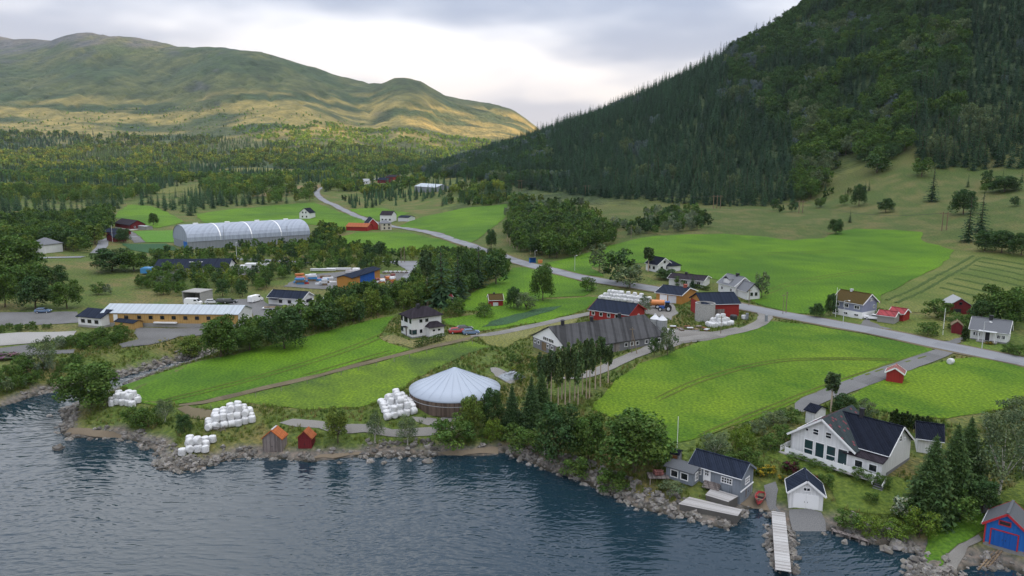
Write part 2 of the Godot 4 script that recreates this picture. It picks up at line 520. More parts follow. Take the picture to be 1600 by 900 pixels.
func make_materials() -> void:
	var fine := noise_tex(2, 0.03, 0.6, 1.0, Vector3(0.12, 0.0, -0.05), 5)
	var coarse := noise_tex(8, 0.012, 0.6, 1.0, Vector3(0.1, 0.0, -0.05), 5)
	var gravel := noise_tex(14, 0.12, 0.55, 1.0, Vector3.ZERO, 3)
	var speck := noise_tex(31, 0.05, 0.7, 1.0, Vector3.ZERO, 5)
	var lumpy := bump_tex(4, 0.04, 8.0, 5)
	var lumpy2 := bump_tex(6, 0.10, 6.0, 3)
	mat("ground", Color(1.25, 1.25, 1.25), 0.95, fine, 0.06, lumpy, 1.0, true)
	mat("hill", Color(1.25, 1.25, 1.25), 0.95, coarse, 0.012, lumpy, 1.0, true)
	mat("mountain", Color(1.25, 1.25, 1.25), 0.95, coarse, 0.0022, lumpy, 0.9, true)
	mat("field", Color(1.2, 1.2, 1.2), 0.9, fine, 0.085, lumpy, 0.9, true)
	mat("asphalt", Color(0.30, 0.31, 0.33), 0.85, speck, 0.25, lumpy2, 0.15, true)
	mat("yard", Color(0.25, 0.25, 0.25), 0.9, gravel, 0.12, lumpy2, 0.3, true)
	mat("gravel", Color(0.36, 0.345, 0.32), 0.95, gravel, 0.2, lumpy2, 0.5, true)
	mat("dirt", Color(0.24, 0.20, 0.12), 0.95, gravel, 0.2, lumpy2, 0.5, true)
	mat("line", Color(0.75, 0.75, 0.75), 0.7)
	mat("sand", Color(0.30, 0.24, 0.17), 0.95, gravel, 0.25, lumpy2, 0.4, true)
	mat("concrete", Color(0.42, 0.41, 0.39), 0.9, speck, 0.3, lumpy2, 0.2, true)
	mat("rock", Color(1.2, 1.2, 1.2), 0.9, speck, 0.5, lumpy2, 0.6, true)
	# buildings
	var boards := rib_tex(16, 0.14, 3, 0.86, 1.0)
	var oldb := rib_tex(16, 0.12, 7, 0.5, 1.0)
	var sheet := rib_tex(12, 0.5, 5, 0.85, 1.0)
	var tiles := rib_tex(10, 0.45, 6, 0.72, 1.0)
	mat("white_wall", Color(0.80, 0.80, 0.80), 0.7, boards[0], 0.4, boards[1], 0.35)
	mat("cream_wall", Color(0.72, 0.66, 0.54), 0.8, speck, 0.4)
	mat("red_wall", Color(0.36, 0.035, 0.03), 0.75, boards[0], 0.4, boards[1], 0.5)
	mat("dark_red_wall", Color(0.19, 0.025, 0.03), 0.75, boards[0], 0.4, boards[1], 0.5)
	mat("orange_wall", Color(0.50, 0.24, 0.06), 0.75, boards[0], 0.4, boards[1], 0.5)
	mat("ochre_wall", Color(0.50, 0.31, 0.11), 0.75, sheet[0], 0.4, sheet[1], 0.4)
	mat("blue_wall", Color(0.02, 0.15, 0.50), 0.6, boards[0], 0.4, boards[1], 0.5)
	mat("blue_door", Color(0.015, 0.11, 0.42), 0.6, boards[0], 0.4, boards[1], 0.5)
	mat("grey_wall", Color(0.24, 0.27, 0.31), 0.75, boards[0], 0.4, boards[1], 0.5)
	mat("violet_wall", Color(0.31, 0.33, 0.45), 0.75, boards[0], 0.4, boards[1], 0.5)
	mat("barn_grey_wall", Color(0.27, 0.27, 0.29), 0.85, speck, 0.3, boards[1], 0.3)
	mat("weathered_wood", Color(0.36, 0.31, 0.29), 0.9, oldb[0], 0.35, oldb[1], 0.6)
	mat("old_deck", Color(0.50, 0.48, 0.47), 0.9, speck, 0.6)
	mat("old_deck_pale", Color(0.58, 0.57, 0.56), 0.9, speck, 0.6)
	mat("old_deck_dark", Color(0.40, 0.385, 0.37), 0.9, speck, 0.6)
	mat("quay_stone", Color(0.19, 0.18, 0.165), 0.95, gravel, 0.3, lumpy2, 0.8)
	mat("track_grass", Color(0.13, 0.17, 0.02), 0.95, fine, 0.2, null, 1.0, true)
	mat("tank_boards", Color(0.22, 0.16, 0.125), 0.9, oldb[0], 0.3, oldb[1], 0.6)
	mat("slate_roof", Color(0.026, 0.034, 0.055), 0.8, tiles[0], 0.35, tiles[1], 0.6)
	mat("black_roof", Color(0.017, 0.021, 0.034), 0.8, tiles[0], 0.35, tiles[1], 0.7)
	mat("brown_roof", Color(0.04, 0.034, 0.042), 0.8, tiles[0], 0.35, tiles[1], 0.6)
	mat("grey_tile_roof", Color(0.21, 0.22, 0.24), 0.8, speck, 0.4, tiles[1], 0.5)
	mat("asbestos_roof", Color(0.105, 0.105, 0.11), 0.85, oldb[0], 0.12, sheet[1], 0.35)
	mat("moss_roof", Color(0.11, 0.075, 0.02), 0.95, fine, 0.4, lumpy2, 0.6)
	mat("felt_roof", Color(0.15, 0.16, 0.175), 0.85, speck, 0.4)
	mat("metal_roof", Color(0.44, 0.49, 0.54), 0.55, sheet[0], 0.2, sheet[1], 0.5)
	mat("hall_skin", Color(0.33, 0.37, 0.44), 0.6, sheet[0], 0.12, sheet[1], 0.15)
	mat("hall_wall", Color(0.27, 0.29, 0.32), 0.6, sheet[0], 0.2, sheet[1], 0.4)
	mat("orange_roof", Color(0.44, 0.13, 0.04), 0.85, tiles[0], 0.5, tiles[1], 0.7)
	mat("rust_roof", Color(0.40, 0.12, 0.045), 0.85, tiles[0], 0.5, tiles[1], 0.7)
	mat("red_sheet_roof", Color(0.42, 0.06, 0.07), 0.7, oldb[0], 0.25, sheet[1], 0.5)
	mat("pink_sheet_roof", Color(0.42, 0.17, 0.15), 0.7, oldb[0], 0.25, sheet[1], 0.5)
	mat("pale_roof", Color(0.45, 0.47, 0.48), 0.7, speck, 0.3, sheet[1], 0.5)
	mat("tile_green", Color(0.035, 0.05, 0.055), 0.8, tiles[0], 0.35, tiles[1], 0.7)
	mat("tile_red", Color(0.16, 0.045, 0.055), 0.8)
	mat("white_trim", Color(0.80, 0.80, 0.80), 0.6)
	mat("red_trim", Color(0.40, 0.03, 0.04), 0.6)
	mat("dark_trim", Color(0.03, 0.03, 0.035), 0.6)
	mat("timber", Color(0.30, 0.22, 0.14), 0.9, oldb[0], 0.4)
	mat("pole_wood", Color(0.20, 0.155, 0.115), 0.9)
	mat("steel", Color(0.45, 0.46, 0.48), 0.45, sheet[0], 0.6, sheet[1], 0.3)
	M["steel"].metallic = 0.6
	mat("wire", Color(0.05, 0.05, 0.05), 0.6)
	mat("tarp", Color(0.42, 0.46, 0.50), 0.5, speck, 0.15, lumpy, 0.25)
	mat("bale_wrap", Color(0.88, 0.885, 0.89), 0.4, speck, 0.8, lumpy2, 0.35)
	mat("tank_cloth", Color(0.36, 0.405, 0.475), 0.6)
	mat("seam", Color(0.32, 0.365, 0.43), 0.6)
	mat("silo_concrete", Color(0.50, 0.49, 0.47), 0.9, speck, 0.12)
	mat("brick_red", Color(0.33, 0.09, 0.06), 0.85)
	mat("plinth", Color(0.30, 0.30, 0.30), 0.9, speck, 0.4)
	mat("rubber", Color(0.015, 0.015, 0.015), 0.8)
	mat("rust", Color(0.30, 0.13, 0.05), 0.9, gravel, 0.3)
	var gl := mat("glass", Color(0.012, 0.016, 0.02), 0.06)
	gl.metallic_specular = 0.6
	var g2m := mat("tinted_glass", Color(0.02, 0.05, 0.055), 0.06)
	g2m.metallic_specular = 0.6
	for e in [["car_blue", Color(0.10, 0.16, 0.26)], ["car_white", Color(0.75, 0.75, 0.76)], ["car_red", Color(0.35, 0.03, 0.03)], ["car_dark", Color(0.04, 0.045, 0.05)], ["tractor_blue", Color(0.02, 0.09, 0.32)], ["paint_orange", Color(0.55, 0.19, 0.05)], ["boat_red", Color(0.48, 0.05, 0.06)], ["paint_green", Color(0.05, 0.22, 0.10)], ["crate_blue", Color(0.05, 0.22, 0.45)], ["pale_grey", Color(0.55, 0.56, 0.58)], ["solar", Color(0.03, 0.04, 0.07)]]:
		var cm := mat(e[0], e[1], 0.35)
		cm.metallic_specular = 0.5
	for k in ["slate_roof", "black_roof", "brown_roof", "asbestos_roof", "felt_roof"]:
		M[k].metallic_specular = 0.12
	# water
	var w := StandardMaterial3D.new()
	w.resource_name = "water"
	w.albedo_color = Color(0.010, 0.026, 0.038).linear_to_srgb()
	w.roughness = 0.06
	w.metallic_specular = 0.5
	w.normal_enabled = true
	w.normal_texture = wave_tex()
	w.normal_scale = 1.0
	w.uv1_scale = Vector3(1, 1, 1)
	M["water"] = w

func wave_tex() -> ImageTexture:
	# sum of whole-number waves, so that the tile repeats without a seam; crests lie mostly across the view
	var size := 512
	var r := RandomNumberGenerator.new()
	r.seed = 4
	var kx := PackedFloat32Array()
	var ky := PackedFloat32Array()
	var ph := PackedFloat32Array()
	var am := PackedFloat32Array()
	for k in 44:
		var n := 5.0 * pow(9.5, r.randf())
		var t := PI * 0.5 + r.randfn(0.0, 0.42)
		kx.append(roundf(n * cos(t)))
		ky.append(maxf(1.0, roundf(n * sin(t))))
		ph.append(r.randf() * TAU)
		am.append(pow(n, -0.75))
	var nx := PackedFloat32Array()
	var data := PackedByteArray()
	data.resize(size * size * 4)
	for y in size:
		for x in size:
			var gx := 0.0
			var gy := 0.0
			for k in 44:
				var c := cos(TAU * (kx[k] * x + ky[k] * y) / size + ph[k]) * am[k]
				gx += c * kx[k]
				gy += c * ky[k]
			var v := Vector3(-gx * 0.0075, -gy * 0.0075, 1.0).normalized()
			var o := (y * size + x) * 4
			data[o] = int((v.x * 0.5 + 0.5) * 255.0)
			data[o + 1] = int((v.y * 0.5 + 0.5) * 255.0)
			data[o + 2] = int((v.z * 0.5 + 0.5) * 255.0)
			data[o + 3] = 255
	return ImageTexture.create_from_image(Image.create_from_data(size, size, false, Image.FORMAT_RGBA8, data))

# ---------- ground ----------
func build_ground() -> void:
	var us := PackedFloat32Array()
	var u := -900.0
	while u < 2600.0:
		us.append(u)
		u += 8.0 if u >= -40.0 and u < 1640.0 else 40.0
	var zs := PackedFloat32Array()
	var z := 40.0
	while z < 9000.0:
		zs.append(z)
		z += 1.0 if z < 165.0 else z * 0.0125 if z < 1300.0 else z * 0.009 if z < 5800.0 else z * 0.05
	var nu := us.size()
	var nzz := zs.size()
	var pos := PackedVector3Array()
	var nor := PackedVector3Array()
	var col := PackedColorArray()
	pos.resize(nu * nzz)
	nor.resize(nu * nzz)
	col.resize(nu * nzz)
	for k in nzz:
		for i in nu:
			var Z := zs[k]
			var x := (us[i] - 800.0) / F * (Z * 0.9857 + 8.08)
			pos[k * nu + i] = Vector3(x, hgt(x, Z), -Z)
	for k in nzz:
		for i in nu:
			var o := k * nu + i
			var dx := pos[k * nu + mini(i + 1, nu - 1)] - pos[k * nu + maxi(i - 1, 0)]
			var dz := pos[mini(k + 1, nzz - 1) * nu + i] - pos[maxi(k - 1, 0) * nu + i]
			nor[o] = dx.cross(dz).normalized()
			if nor[o].y < 0.0:
				nor[o] = -nor[o]
			col[o] = ground_color(pos[o], us[i], nor[o].y)
	var lists := [PackedInt32Array(), PackedInt32Array(), PackedInt32Array()]
	for k in nzz - 1:
		for i in nu - 1:
			var o := k * nu + i
			var kind := 0
			if zs[k] > 1500.0:
				kind = 2
			elif us[i] > 690.0 and zs[k] > 500.0:
				kind = 1
			lists[kind].append_array(PackedInt32Array([o, o + nu, o + 1, o + 1, o + nu, o + nu + 1]))
	var names := ["valley_ground", "wooded_hillside", "mountain"]
	var labels := ["rough grass valley floor between fjord and hills", "steep wooded hillside rising above the farm fields", "broad green and grey mountain beyond the valley"]
	var mats := ["ground", "hill", "mountain"]
	for t in 3:
		var remap := PackedInt32Array()
		remap.resize(pos.size())
		remap.fill(-1)
		var p2 := PackedVector3Array()
		var q2 := PackedVector3Array()
		var c2 := PackedColorArray()
		var idx := PackedInt32Array()
		for o in lists[t]:
			if remap[o] < 0:
				remap[o] = p2.size()
				p2.append(pos[o])
				q2.append(nor[o])
				c2.append(col[o])
			idx.append(remap[o])
		var arr := []
		arr.resize(Mesh.ARRAY_MAX)
		arr[Mesh.ARRAY_VERTEX] = p2
		arr[Mesh.ARRAY_NORMAL] = q2
		arr[Mesh.ARRAY_COLOR] = c2
		arr[Mesh.ARRAY_INDEX] = idx
		var me := ArrayMesh.new()
		me.add_surface_from_arrays(Mesh.PRIMITIVE_TRIANGLES, arr)
		var o2 := put(me, names[t], M[mats[t]])
		structure(o2, labels[t])

func mixc(a: Color, b: Color, t: float) -> Color:
	return a.lerp(b, clampf(t, 0, 1))

func ground_color(p: Vector3, u: float, up: float) -> Color:
	var Z := -p.z
	var a := n1.get_noise_2d(p.x * 3.0, Z * 3.0) * 0.5 + 0.5
	var b := n3.get_noise_2d(p.x * 2.0, Z * 2.0) * 0.5 + 0.5
	var meadow := mixc(Color(0.105, 0.15, 0.03), Color(0.19, 0.165, 0.06), smoothstep(0.42, 0.72, a * 0.6 + b * 0.4))
	if Z > 1500.0:
		var n := n2.get_noise_2d(p.x * 1.6, Z * 1.6) * 0.5 + 0.5
		var m := n1.get_noise_2d(p.x * 0.6, Z * 0.35) * 0.5 + 0.5
		var c := mixc(Color(0.06, 0.095, 0.04), Color(0.105, 0.125, 0.05), smoothstep(0.35, 0.65, n))
		c = mixc(c, Color(0.045, 0.07, 0.03), smoothstep(0.52, 0.66, m) * 0.7)
		# straw-coloured bog slope below the crags
		var straw := smoothstep(90.0, 150.0, p.y + (m - 0.5) * 120.0) * (1.0 - smoothstep(250.0, 360.0, p.y + (n - 0.5) * 160.0))
		c = mixc(c, Color(0.33, 0.27, 0.09), straw * 0.85 * smoothstep(0.36, 0.56, n2.get_noise_2d(p.x * 0.9 + 77.0, Z * 2.4) * 0.8 + 0.5))
		# bare rock where it is steep or high
		var rock := smoothstep(600.0, 800.0, p.y + (m - 0.5) * 400.0) * 0.85 + smoothstep(0.84, 0.72, up) * 0.6 * smoothstep(0.45, 0.6, m)
		c = mixc(c, Color(0.12, 0.125, 0.13), rock)
		return c
	var side := smoothstep(640.0, 900.0, u + n1.get_noise_2d(p.x * 2.0, Z * 2.0) * 160.0)
	if side > 0.0 and Z > 480.0:
		var hillc := mixc(mixc(Color(0.035, 0.06, 0.022), Color(0.055, 0.085, 0.028), a), mixc(Color(0.075, 0.115, 0.025), Color(0.15, 0.145, 0.05), a), 1.0 - smoothstep(490.0, 560.0, Z))
		return mixc(meadow, hillc, side)
	if side > 0.0 and Z > 260.0:
		var past := mixc(Color(0.075, 0.115, 0.025), Color(0.15, 0.145, 0.05), smoothstep(0.4, 0.7, a * 0.5 + b * 0.5))
		return mixc(meadow, past, side * smoothstep(260.0, 320.0, Z))
	if Z < 280.0:
		var sd := shore_sd(p.x, Z)
		if sd < 0.3:
			return Color(0.05, 0.045, 0.035)
		if sd < 8.0:
			var t := smoothstep(1.6, 3.4, sd + (b - 0.5) * 3.0)
			return mixc(mixc(Color(0.17, 0.14, 0.11), Color(0.22, 0.20, 0.18), b), meadow, t)
	return meadow

func build_water() -> void:
	var x0 := -900.0
	var x1 := 500.0
	var nx := 140
	var nzz := 100
	var st := SurfaceTool.new()
	st.begin(Mesh.PRIMITIVE_TRIANGLES)
	var z0 := -250.0
	var z1 := 190.0
	for k in nzz:
		for i in nx:
			for c in [[0, 0], [0, 1], [1, 0], [1, 0], [0, 1], [1, 1]]:
				var x := lerpf(x0, x1, (i + c[0]) / float(nx))
				var Z := lerpf(z0, z1, (k + c[1]) / float(nzz))
				st.set_uv(Vector2(x / 21.0 + Z * 0.006 + n1.get_noise_2d(x * 1.4, Z * 1.4) * 0.5, Z / 19.0 + n1.get_noise_2d(x * 1.4 + 500.0, Z * 1.4) * 0.4))
				st.set_normal(Vector3.UP)
				st.add_vertex(Vector3(x, 0.0, -Z))
	st.generate_tangents()
	var o := put(st.commit(), "water", M["water"])
	structure(o, "dark rippled fjord water")

# ---------- fields, draped over the ground ----------
func drape(pts: Array, called: String, label: String, material: Material, lift: float, cell: float, c0: Color, c1: Color, nf: float = 2.5, streak: float = 0.0, sa: float = 0.0) -> MeshInstance3D:
	var poly := PackedVector2Array()
	for p in pts:
		poly.append(g2(p[0], p[1]))
	return drape_world(poly, called, label, material, lift, cell, c0, c1, nf, streak, sa)

func drape_world(poly0: PackedVector2Array, called: String, label: String, material: Material, lift: float, cell: float, c0: Color, c1: Color, nf: float = 2.5, streak: float = 0.0, sa: float = 0.0) -> MeshInstance3D:
	# uneven edge
	var poly := PackedVector2Array()
	for k in poly0.size():
		var a := poly0[k]
		var b := poly0[(k + 1) % poly0.size()]
		var n := maxi(1, int((b - a).length() / (cell * 1.2)))
		for j in n:
			var p := a.lerp(b, j / float(n))
			var w := minf(cell * 0.25, 0.7)
			poly.append(p + Vector2(n3.get_noise_2d(p.x * 4.0, p.y * 4.0), n3.get_noise_2d(p.x * 4.0 + 99.0, p.y * 4.0)) * w * 2.0)
	var lo := poly[0]
	var hi := poly[0]
	for p in poly:
		lo = lo.min(p)
		hi = hi.max(p)
	var st := SurfaceTool.new()
	st.begin(Mesh.PRIMITIVE_TRIANGLES)
	var nx := int(ceil((hi.x - lo.x) / cell))
	var nz := int(ceil((hi.y - lo.y) / cell))
	for i in nx:
		for k in nz:
			var a := lo + Vector2(i, k) * cell
			var sq := PackedVector2Array([a, a + Vector2(cell, 0), a + Vector2(cell, cell), a + Vector2(0, cell)])
			for piece in Geometry2D.intersect_polygons(sq, poly):
				var t := Geometry2D.triangulate_polygon(piece)
				for j in range(0, t.size(), 3):
					var A: Vector2 = piece[t[j]]
					var B: Vector2 = piece[t[j + 1]]
					var C: Vector2 = piece[t[j + 2]]
					if (B - A).cross(C - A) > 0.0:
						var tmp := B
						B = C
						C = tmp
					for q in [A, B, C]:
						st.set_color(field_color(q, c0, c1, nf, streak, sa))
						st.set_normal(gnormal(q.x, q.y))
						st.add_vertex(Vector3(q.x, hgt(q.x, q.y) + lift + q.y * 0.0002, -q.y))
	st.index()
	clear_areas.append(poly0)
	var o := put(st.commit(), called, material)
	structure(o, label)
	return o

func gnormal(x: float, Z: float) -> Vector3:
	var e := 0.5 + Z * 0.004
	return Vector3(hgt(x - e, Z) - hgt(x + e, Z), 2.0 * e, -(hgt(x, Z - e) - hgt(x, Z + e))).normalized()

func field_color(q: Vector2, c0: Color, c1: Color, nf: float, streak: float, sa: float) -> Color:
	var t := n1.get_noise_2d(q.x * nf, q.y * nf) * 0.8 + n1.get_noise_2d(q.x * nf * 0.35 + 77.0, q.y * nf * 0.35) * 0.5 + n3.get_noise_2d(q.x * nf * 0.8, q.y * nf * 0.8) * 0.6
	if streak > 0.0:
		t += n3.get_noise_1d((q.x * cos(sa) + q.y * sin(sa)) * 9.0) * streak
	return c0.lerp(c1, clampf(0.5 + t, 0.0, 1.0))

func build_fields() -> void:
	var g0 := Color(0.062, 0.155, 0.005)
	var g1 := Color(0.125, 0.255, 0.007)
	var y1 := Color(0.160, 0.265, 0.011)
	drape([[952, 384], [1000, 372], [1060, 367], [1130, 366], [1200, 371], [1240, 376], [1285, 373], [1308, 362], [1340, 358], [1400, 360], [1444, 363], [1438, 376], [1490, 391], [1470, 415], [1420, 440], [1376, 462], [1370, 482], [1300, 480], [1290, 492], [1240, 490], [1200, 482], [1165, 466], [1130, 440], [1070, 425], [1010, 412], [960, 412], [930, 418], [905, 404]],
		"field", "broad bright green hill field above the main road", M["field"], 0.10, 5.0, g0, g1, 1.6, 0.35, 0.5)
	drape([[852, 412], [903, 400], [928, 392], [936, 405], [925, 420], [945, 432], [905, 430], [870, 421]],
		"field", "small green field corner between road and trees", M["field"], 0.10, 4.0, g0, g1, 2.0)
	var mown := drape([[1492, 392], [1600, 400], [1720, 410], [1720, 500], [1600, 492], [1560, 478], [1480, 474], [1440, 488], [1372, 486], [1378, 462], [1422, 440], [1472, 415]],
		"mown_field", "mown olive hay field with dark cut rows", M["field"], 0.08, 4.0, Color(0.10, 0.15, 0.025), Color(0.19, 0.205, 0.055), 2.5, 0.7, 1.1)
	# rows of cut grass lying on the mown field
	var rows := [[[1535, 403], [1600, 414]], [[1530, 409], [1600, 422]], [[1522, 415], [1600, 431]], [[1514, 421], [1600, 440]], [[1503, 428], [1600, 449]], [[1492, 436], [1560, 450]], [[1480, 443], [1550, 459]], [[1470, 450], [1540, 466]], [[1385, 470], [1440, 445], [1490, 418], [1520, 400]], [[1400, 474], [1455, 448], [1505, 420], [1530, 404]]]
	for r in rows:
		var line := []
		for p in r:
			line.append(g2(p[0], p[1]))
		var st := SurfaceTool.new()
		st.begin(Mesh.PRIMITIVE_TRIANGLES)
		var cr := smooth_line(line, 2.0)
		for k in cr.size() - 1:
			var d: Vector2 = (cr[k + 1] - cr[k]).normalized()
			var s := Vector2(-d.y, d.x)
			for seg in [[-0.75, 0.0, 0.0, 0.32], [0.0, 0.32, 0.75, 0.0]]:
				var q := []
				for e in [[k, 0], [k + 1, 0], [k + 1, 2], [k, 2]]:
					var w: float = seg[e[1]] * (1.0 + n3.get_noise_2d(cr[e[0]].x * 9.0, cr[e[0]].y * 9.0) * 0.9)
					var pp: Vector2 = cr[e[0]] + s * w
					q.append(Vector3(pp.x, hgt(pp.x, pp.y) + 0.1 + seg[e[1] + 1], -pp.y))
				st.set_color(Color(0.07, 0.11, 0.02))
				quad(st, q[0], q[1], q[2], q[3])
		st.generate_normals()
		put(st.commit(), "cut_row", M["field"], mown)
	drape([[1188, 501], [1250, 506], [1330, 519], [1400, 532], [1462, 546], [1452, 556], [1400, 575], [1310, 607], [1240, 633], [1190, 652], [1130, 672], [1085, 690], [1050, 692], [1000, 665], [925, 640], [955, 603], [985, 577], [1012, 562], [1060, 548], [1120, 524], [1160, 514]],
		"field", "large green meadow between farmyard, main road and side road", M["field"], 0.07, 3.0, g0, y1, 2.2, 0.25, 0.9)
	drape([[1488, 561], [1530, 558], [1600, 572], [1700, 595], [1700, 640], [1600, 622], [1560, 640], [1480, 656], [1420, 650], [1340, 634], [1322, 620], [1380, 592], [1440, 574]],
		"field", "green meadow below the main road behind the red shed", M["field"], 0.07, 3.0, g0, y1, 2.2, 0.2, 0.3)
	drape([[188, 604], [215, 596], [270, 578], [340, 560], [420, 541], [520, 516], [596, 497], [617, 494], [600, 512], [588, 528], [615, 540], [640, 546], [560, 568], [470, 592], [380, 613], [300, 629], [250, 636], [210, 628]],
		"field", "bright green field along the stream left of the white house", M["field"], 0.07, 3.0, g0, g1, 1.8, 0.3, 1.0)
	drape([[692, 500], [740, 491], [800, 478], [850, 468], [920, 463], [942, 466], [915, 484], [860, 500], [790, 512], [745, 518], [700, 508]],
		"field", "green strip of field between white house and red barn", M["field"], 0.07, 3.0, g0, g1, 1.8, 0.2, 0.4)
	drape([[300, 636], [380, 618], [470, 597], [560, 574], [640, 553], [700, 541], [735, 534], [768, 542], [735, 552], [690, 572], [650, 590], [640, 600], [600, 625], [560, 637], [480, 640], [420, 634], [370, 628], [335, 640]],
		"field", "uneven yellow-green field above the round tank", M["field"], 0.06, 2.5, Color(0.055, 0.105, 0.018), y1, 3.2, 0.3, 0.3)
	drape([[716, 476], [740, 458], [775, 440], [800, 419], [835, 417], [905, 440], [935, 450], [915, 462], [850, 466], [800, 480], [750, 487], [722, 486]],
		"field", "green field behind the small red cabin", M["field"], 0.07, 3.5, g0, g1, 1.8, 0.2, 0.2)
	drape([[520, 372], [560, 363], [640, 364], [700, 378], [735, 396], [690, 402], [640, 398], [590, 392], [550, 386]],
		"field", "green field in front of the distant red farm", M["field"], 0.12, 6.0, g0, g1, 1.2)
	drape([[612, 356], [660, 339], [720, 326], [792, 319], [796, 332], [775, 352], [750, 372], [735, 380], [690, 366], [650, 357]],
		"field", "green sloping field behind the distant red farm", M["field"], 0.12, 6.0, g0, g1, 1.2)
	drape([[305, 335], [360, 327], [420, 322], [490, 317], [520, 328], [560, 340], [580, 350], [540, 360], [490, 352], [400, 347], [320, 349]],
		"field", "green field behind the sports hall", M["field"], 0.14, 8.0, g0, g1, 1.0)
	drape([[545, 327], [590, 325], [640, 333], [620, 342], [590, 345], [560, 336]],
		"field", "narrow green field right of the distant road", M["field"], 0.14, 8.0, g0, g1, 1.0)
	drape([[176, 340], [200, 320], [232, 322], [262, 332], [288, 347], [250, 356], [225, 353], [205, 346]],
		"field", "green slope behind the red log building", M["field"], 0.14, 7.0, g0, g1, 1.2)
	drape([[206, 362], [284, 360], [284, 379], [228, 379]],
		"sports_pitch", "flat bright green sports pitch beside the grey hall", M["field"], 0.14, 7.0, Color(0.10, 0.25, 0.02), Color(0.12, 0.27, 0.02), 1.0)
	drape([[190, 381], [262, 381], [280, 391], [232, 396], [205, 391]],
		"sports_pitch", "dark green artificial turf court by the hall entrance", M["field"], 0.16, 6.0, Color(0.03, 0.10, 0.035), Color(0.04, 0.12, 0.04), 1.0)
	drape([[385, 303], [430, 294], [505, 288], [495, 298], [440, 304], [395, 308]],
		"field", "brown stubble field beside the distant road bend", M["field"], 0.2, 12.0, Color(0.20, 0.15, 0.06), Color(0.25, 0.19, 0.08), 1.0)
	drape([[0, 336], [35, 335], [46, 344], [0, 348], [-60, 346], [-50, 338]],
		"field", "green clearing at the left edge among trees", M["field"], 0.14, 8.0, g0, g1, 1.0)
	drape([[236, 302], [275, 292], [312, 290], [310, 297], [262, 303]],
		"field", "pale yellow clearing in the valley wood", M["field"], 0.2, 12.0, Color(0.15, 0.17, 0.03), Color(0.19, 0.2, 0.05), 1.0)
	drape([[340, 265], [400, 262], [470, 266], [465, 271], [400, 270], [345, 270]],
		"field", "sunlit yellow clearing in the far wood", M["field"], 0.3, 25.0, Color(0.18, 0.19, 0.035), Color(0.22, 0.21, 0.05), 1.0)
	# gardens and yards
	var lawn0 := Color(0.10, 0.16, 0.022)
	var lawn1 := Color(0.15, 0.20, 0.035)
	drape([[1196, 712], [1215, 700], [1245, 708], [1290, 722], [1330, 738], [1375, 752], [1400, 745], [1420, 752], [1420, 790], [1395, 806], [1340, 800], [1310, 794], [1300, 770], [1286, 752], [1255, 730], [1220, 722]],
		"lawn", "mown lawn with circling mower stripes below the white house", M["field"], 0.06, 1.5, lawn0, lawn1, 3.0, 0.5, 0.9)
	drape([[1540, 800], [1555, 775], [1600, 750], [1680, 750], [1680, 800], [1600, 790], [1575, 785]],
		"lawn", "lawn behind the blue boathouse", M["field"], 0.06, 2.0, lawn0, lawn1, 3.0)
	drape([[1450, 866], [1450, 830], [1480, 805], [1530, 795], [1545, 812], [1530, 836], [1500, 852], [1478, 868], [1474, 886], [1455, 884]],
		"lawn", "tall bright green grass beside the blue boathouse", M["field"], 0.06, 1.5, Color(0.07, 0.17, 0.012), Color(0.11, 0.22, 0.02), 5.0)
	drape([[592, 527], [618, 524], [640, 532], [690, 528], [700, 523], [740, 524], [730, 533], [690, 537], [650, 546], [610, 536]],
		"lawn", "dry lawn around the square white house", M["field"], 0.09, 2.0, Color(0.19, 0.19, 0.06), Color(0.26, 0.23, 0.10), 3.0)
	drape([[745, 527], [800, 517], [880, 500], [905, 497], [900, 505], [850, 515], [805, 535], [790, 545], [765, 540]],
		"lawn", "pale mown strip beside the grey barn", M["field"], 0.09, 2.0, Color(0.19, 0.20, 0.05), Color(0.24, 0.235, 0.09), 3.0)
	drape([[1255, 492], [1300, 492], [1340, 498], [1372, 492], [1440, 492], [1500, 508], [1500, 535], [1440, 528], [1380, 518], [1300, 502]],
		"lawn", "yellowish garden lawn around the grey-blue house", M["field"], 0.08, 2.5, lawn0, Color(0.22, 0.22, 0.06), 3.0)
	drape([[1500, 540], [1510, 525], [1560, 535], [1600, 545], [1660, 560], [1660, 575], [1600, 560], [1550, 550]],
		"lawn", "green lawn between road and small white house", M["field"], 0.08, 2.5, Color(0.07, 0.17, 0.015), lawn1, 3.0)
	drape([[805, 492], [840, 483], [880, 478], [862, 487], [830, 495], [790, 508], [752, 512], [775, 500]],
		"vegetable_patch", "dark blue-green vegetable patch beside the farm track", M["field"], 0.12, 1.5, Color(0.035, 0.085, 0.035), Color(0.05, 0.12, 0.05), 6.0, 1.2, 1.5)

func smooth_line(pts: Array, step: float) -> PackedVector2Array:
	var out := PackedVector2Array()
	for k in pts.size() - 1:
		var p0: Vector2 = pts[maxi(k - 1, 0)]
		var p1: Vector2 = pts[k]
		var p2: Vector2 = pts[k + 1]
		var p3: Vector2 = pts[mini(k + 2, pts.size() - 1)]
		var n := maxi(1, int((p2 - p1).length() / step))
		for j in n:
			out.append(p1.cubic_interpolate(p2, p0, p3, j / float(n)))
	out.append(pts[pts.size() - 1])
	return out

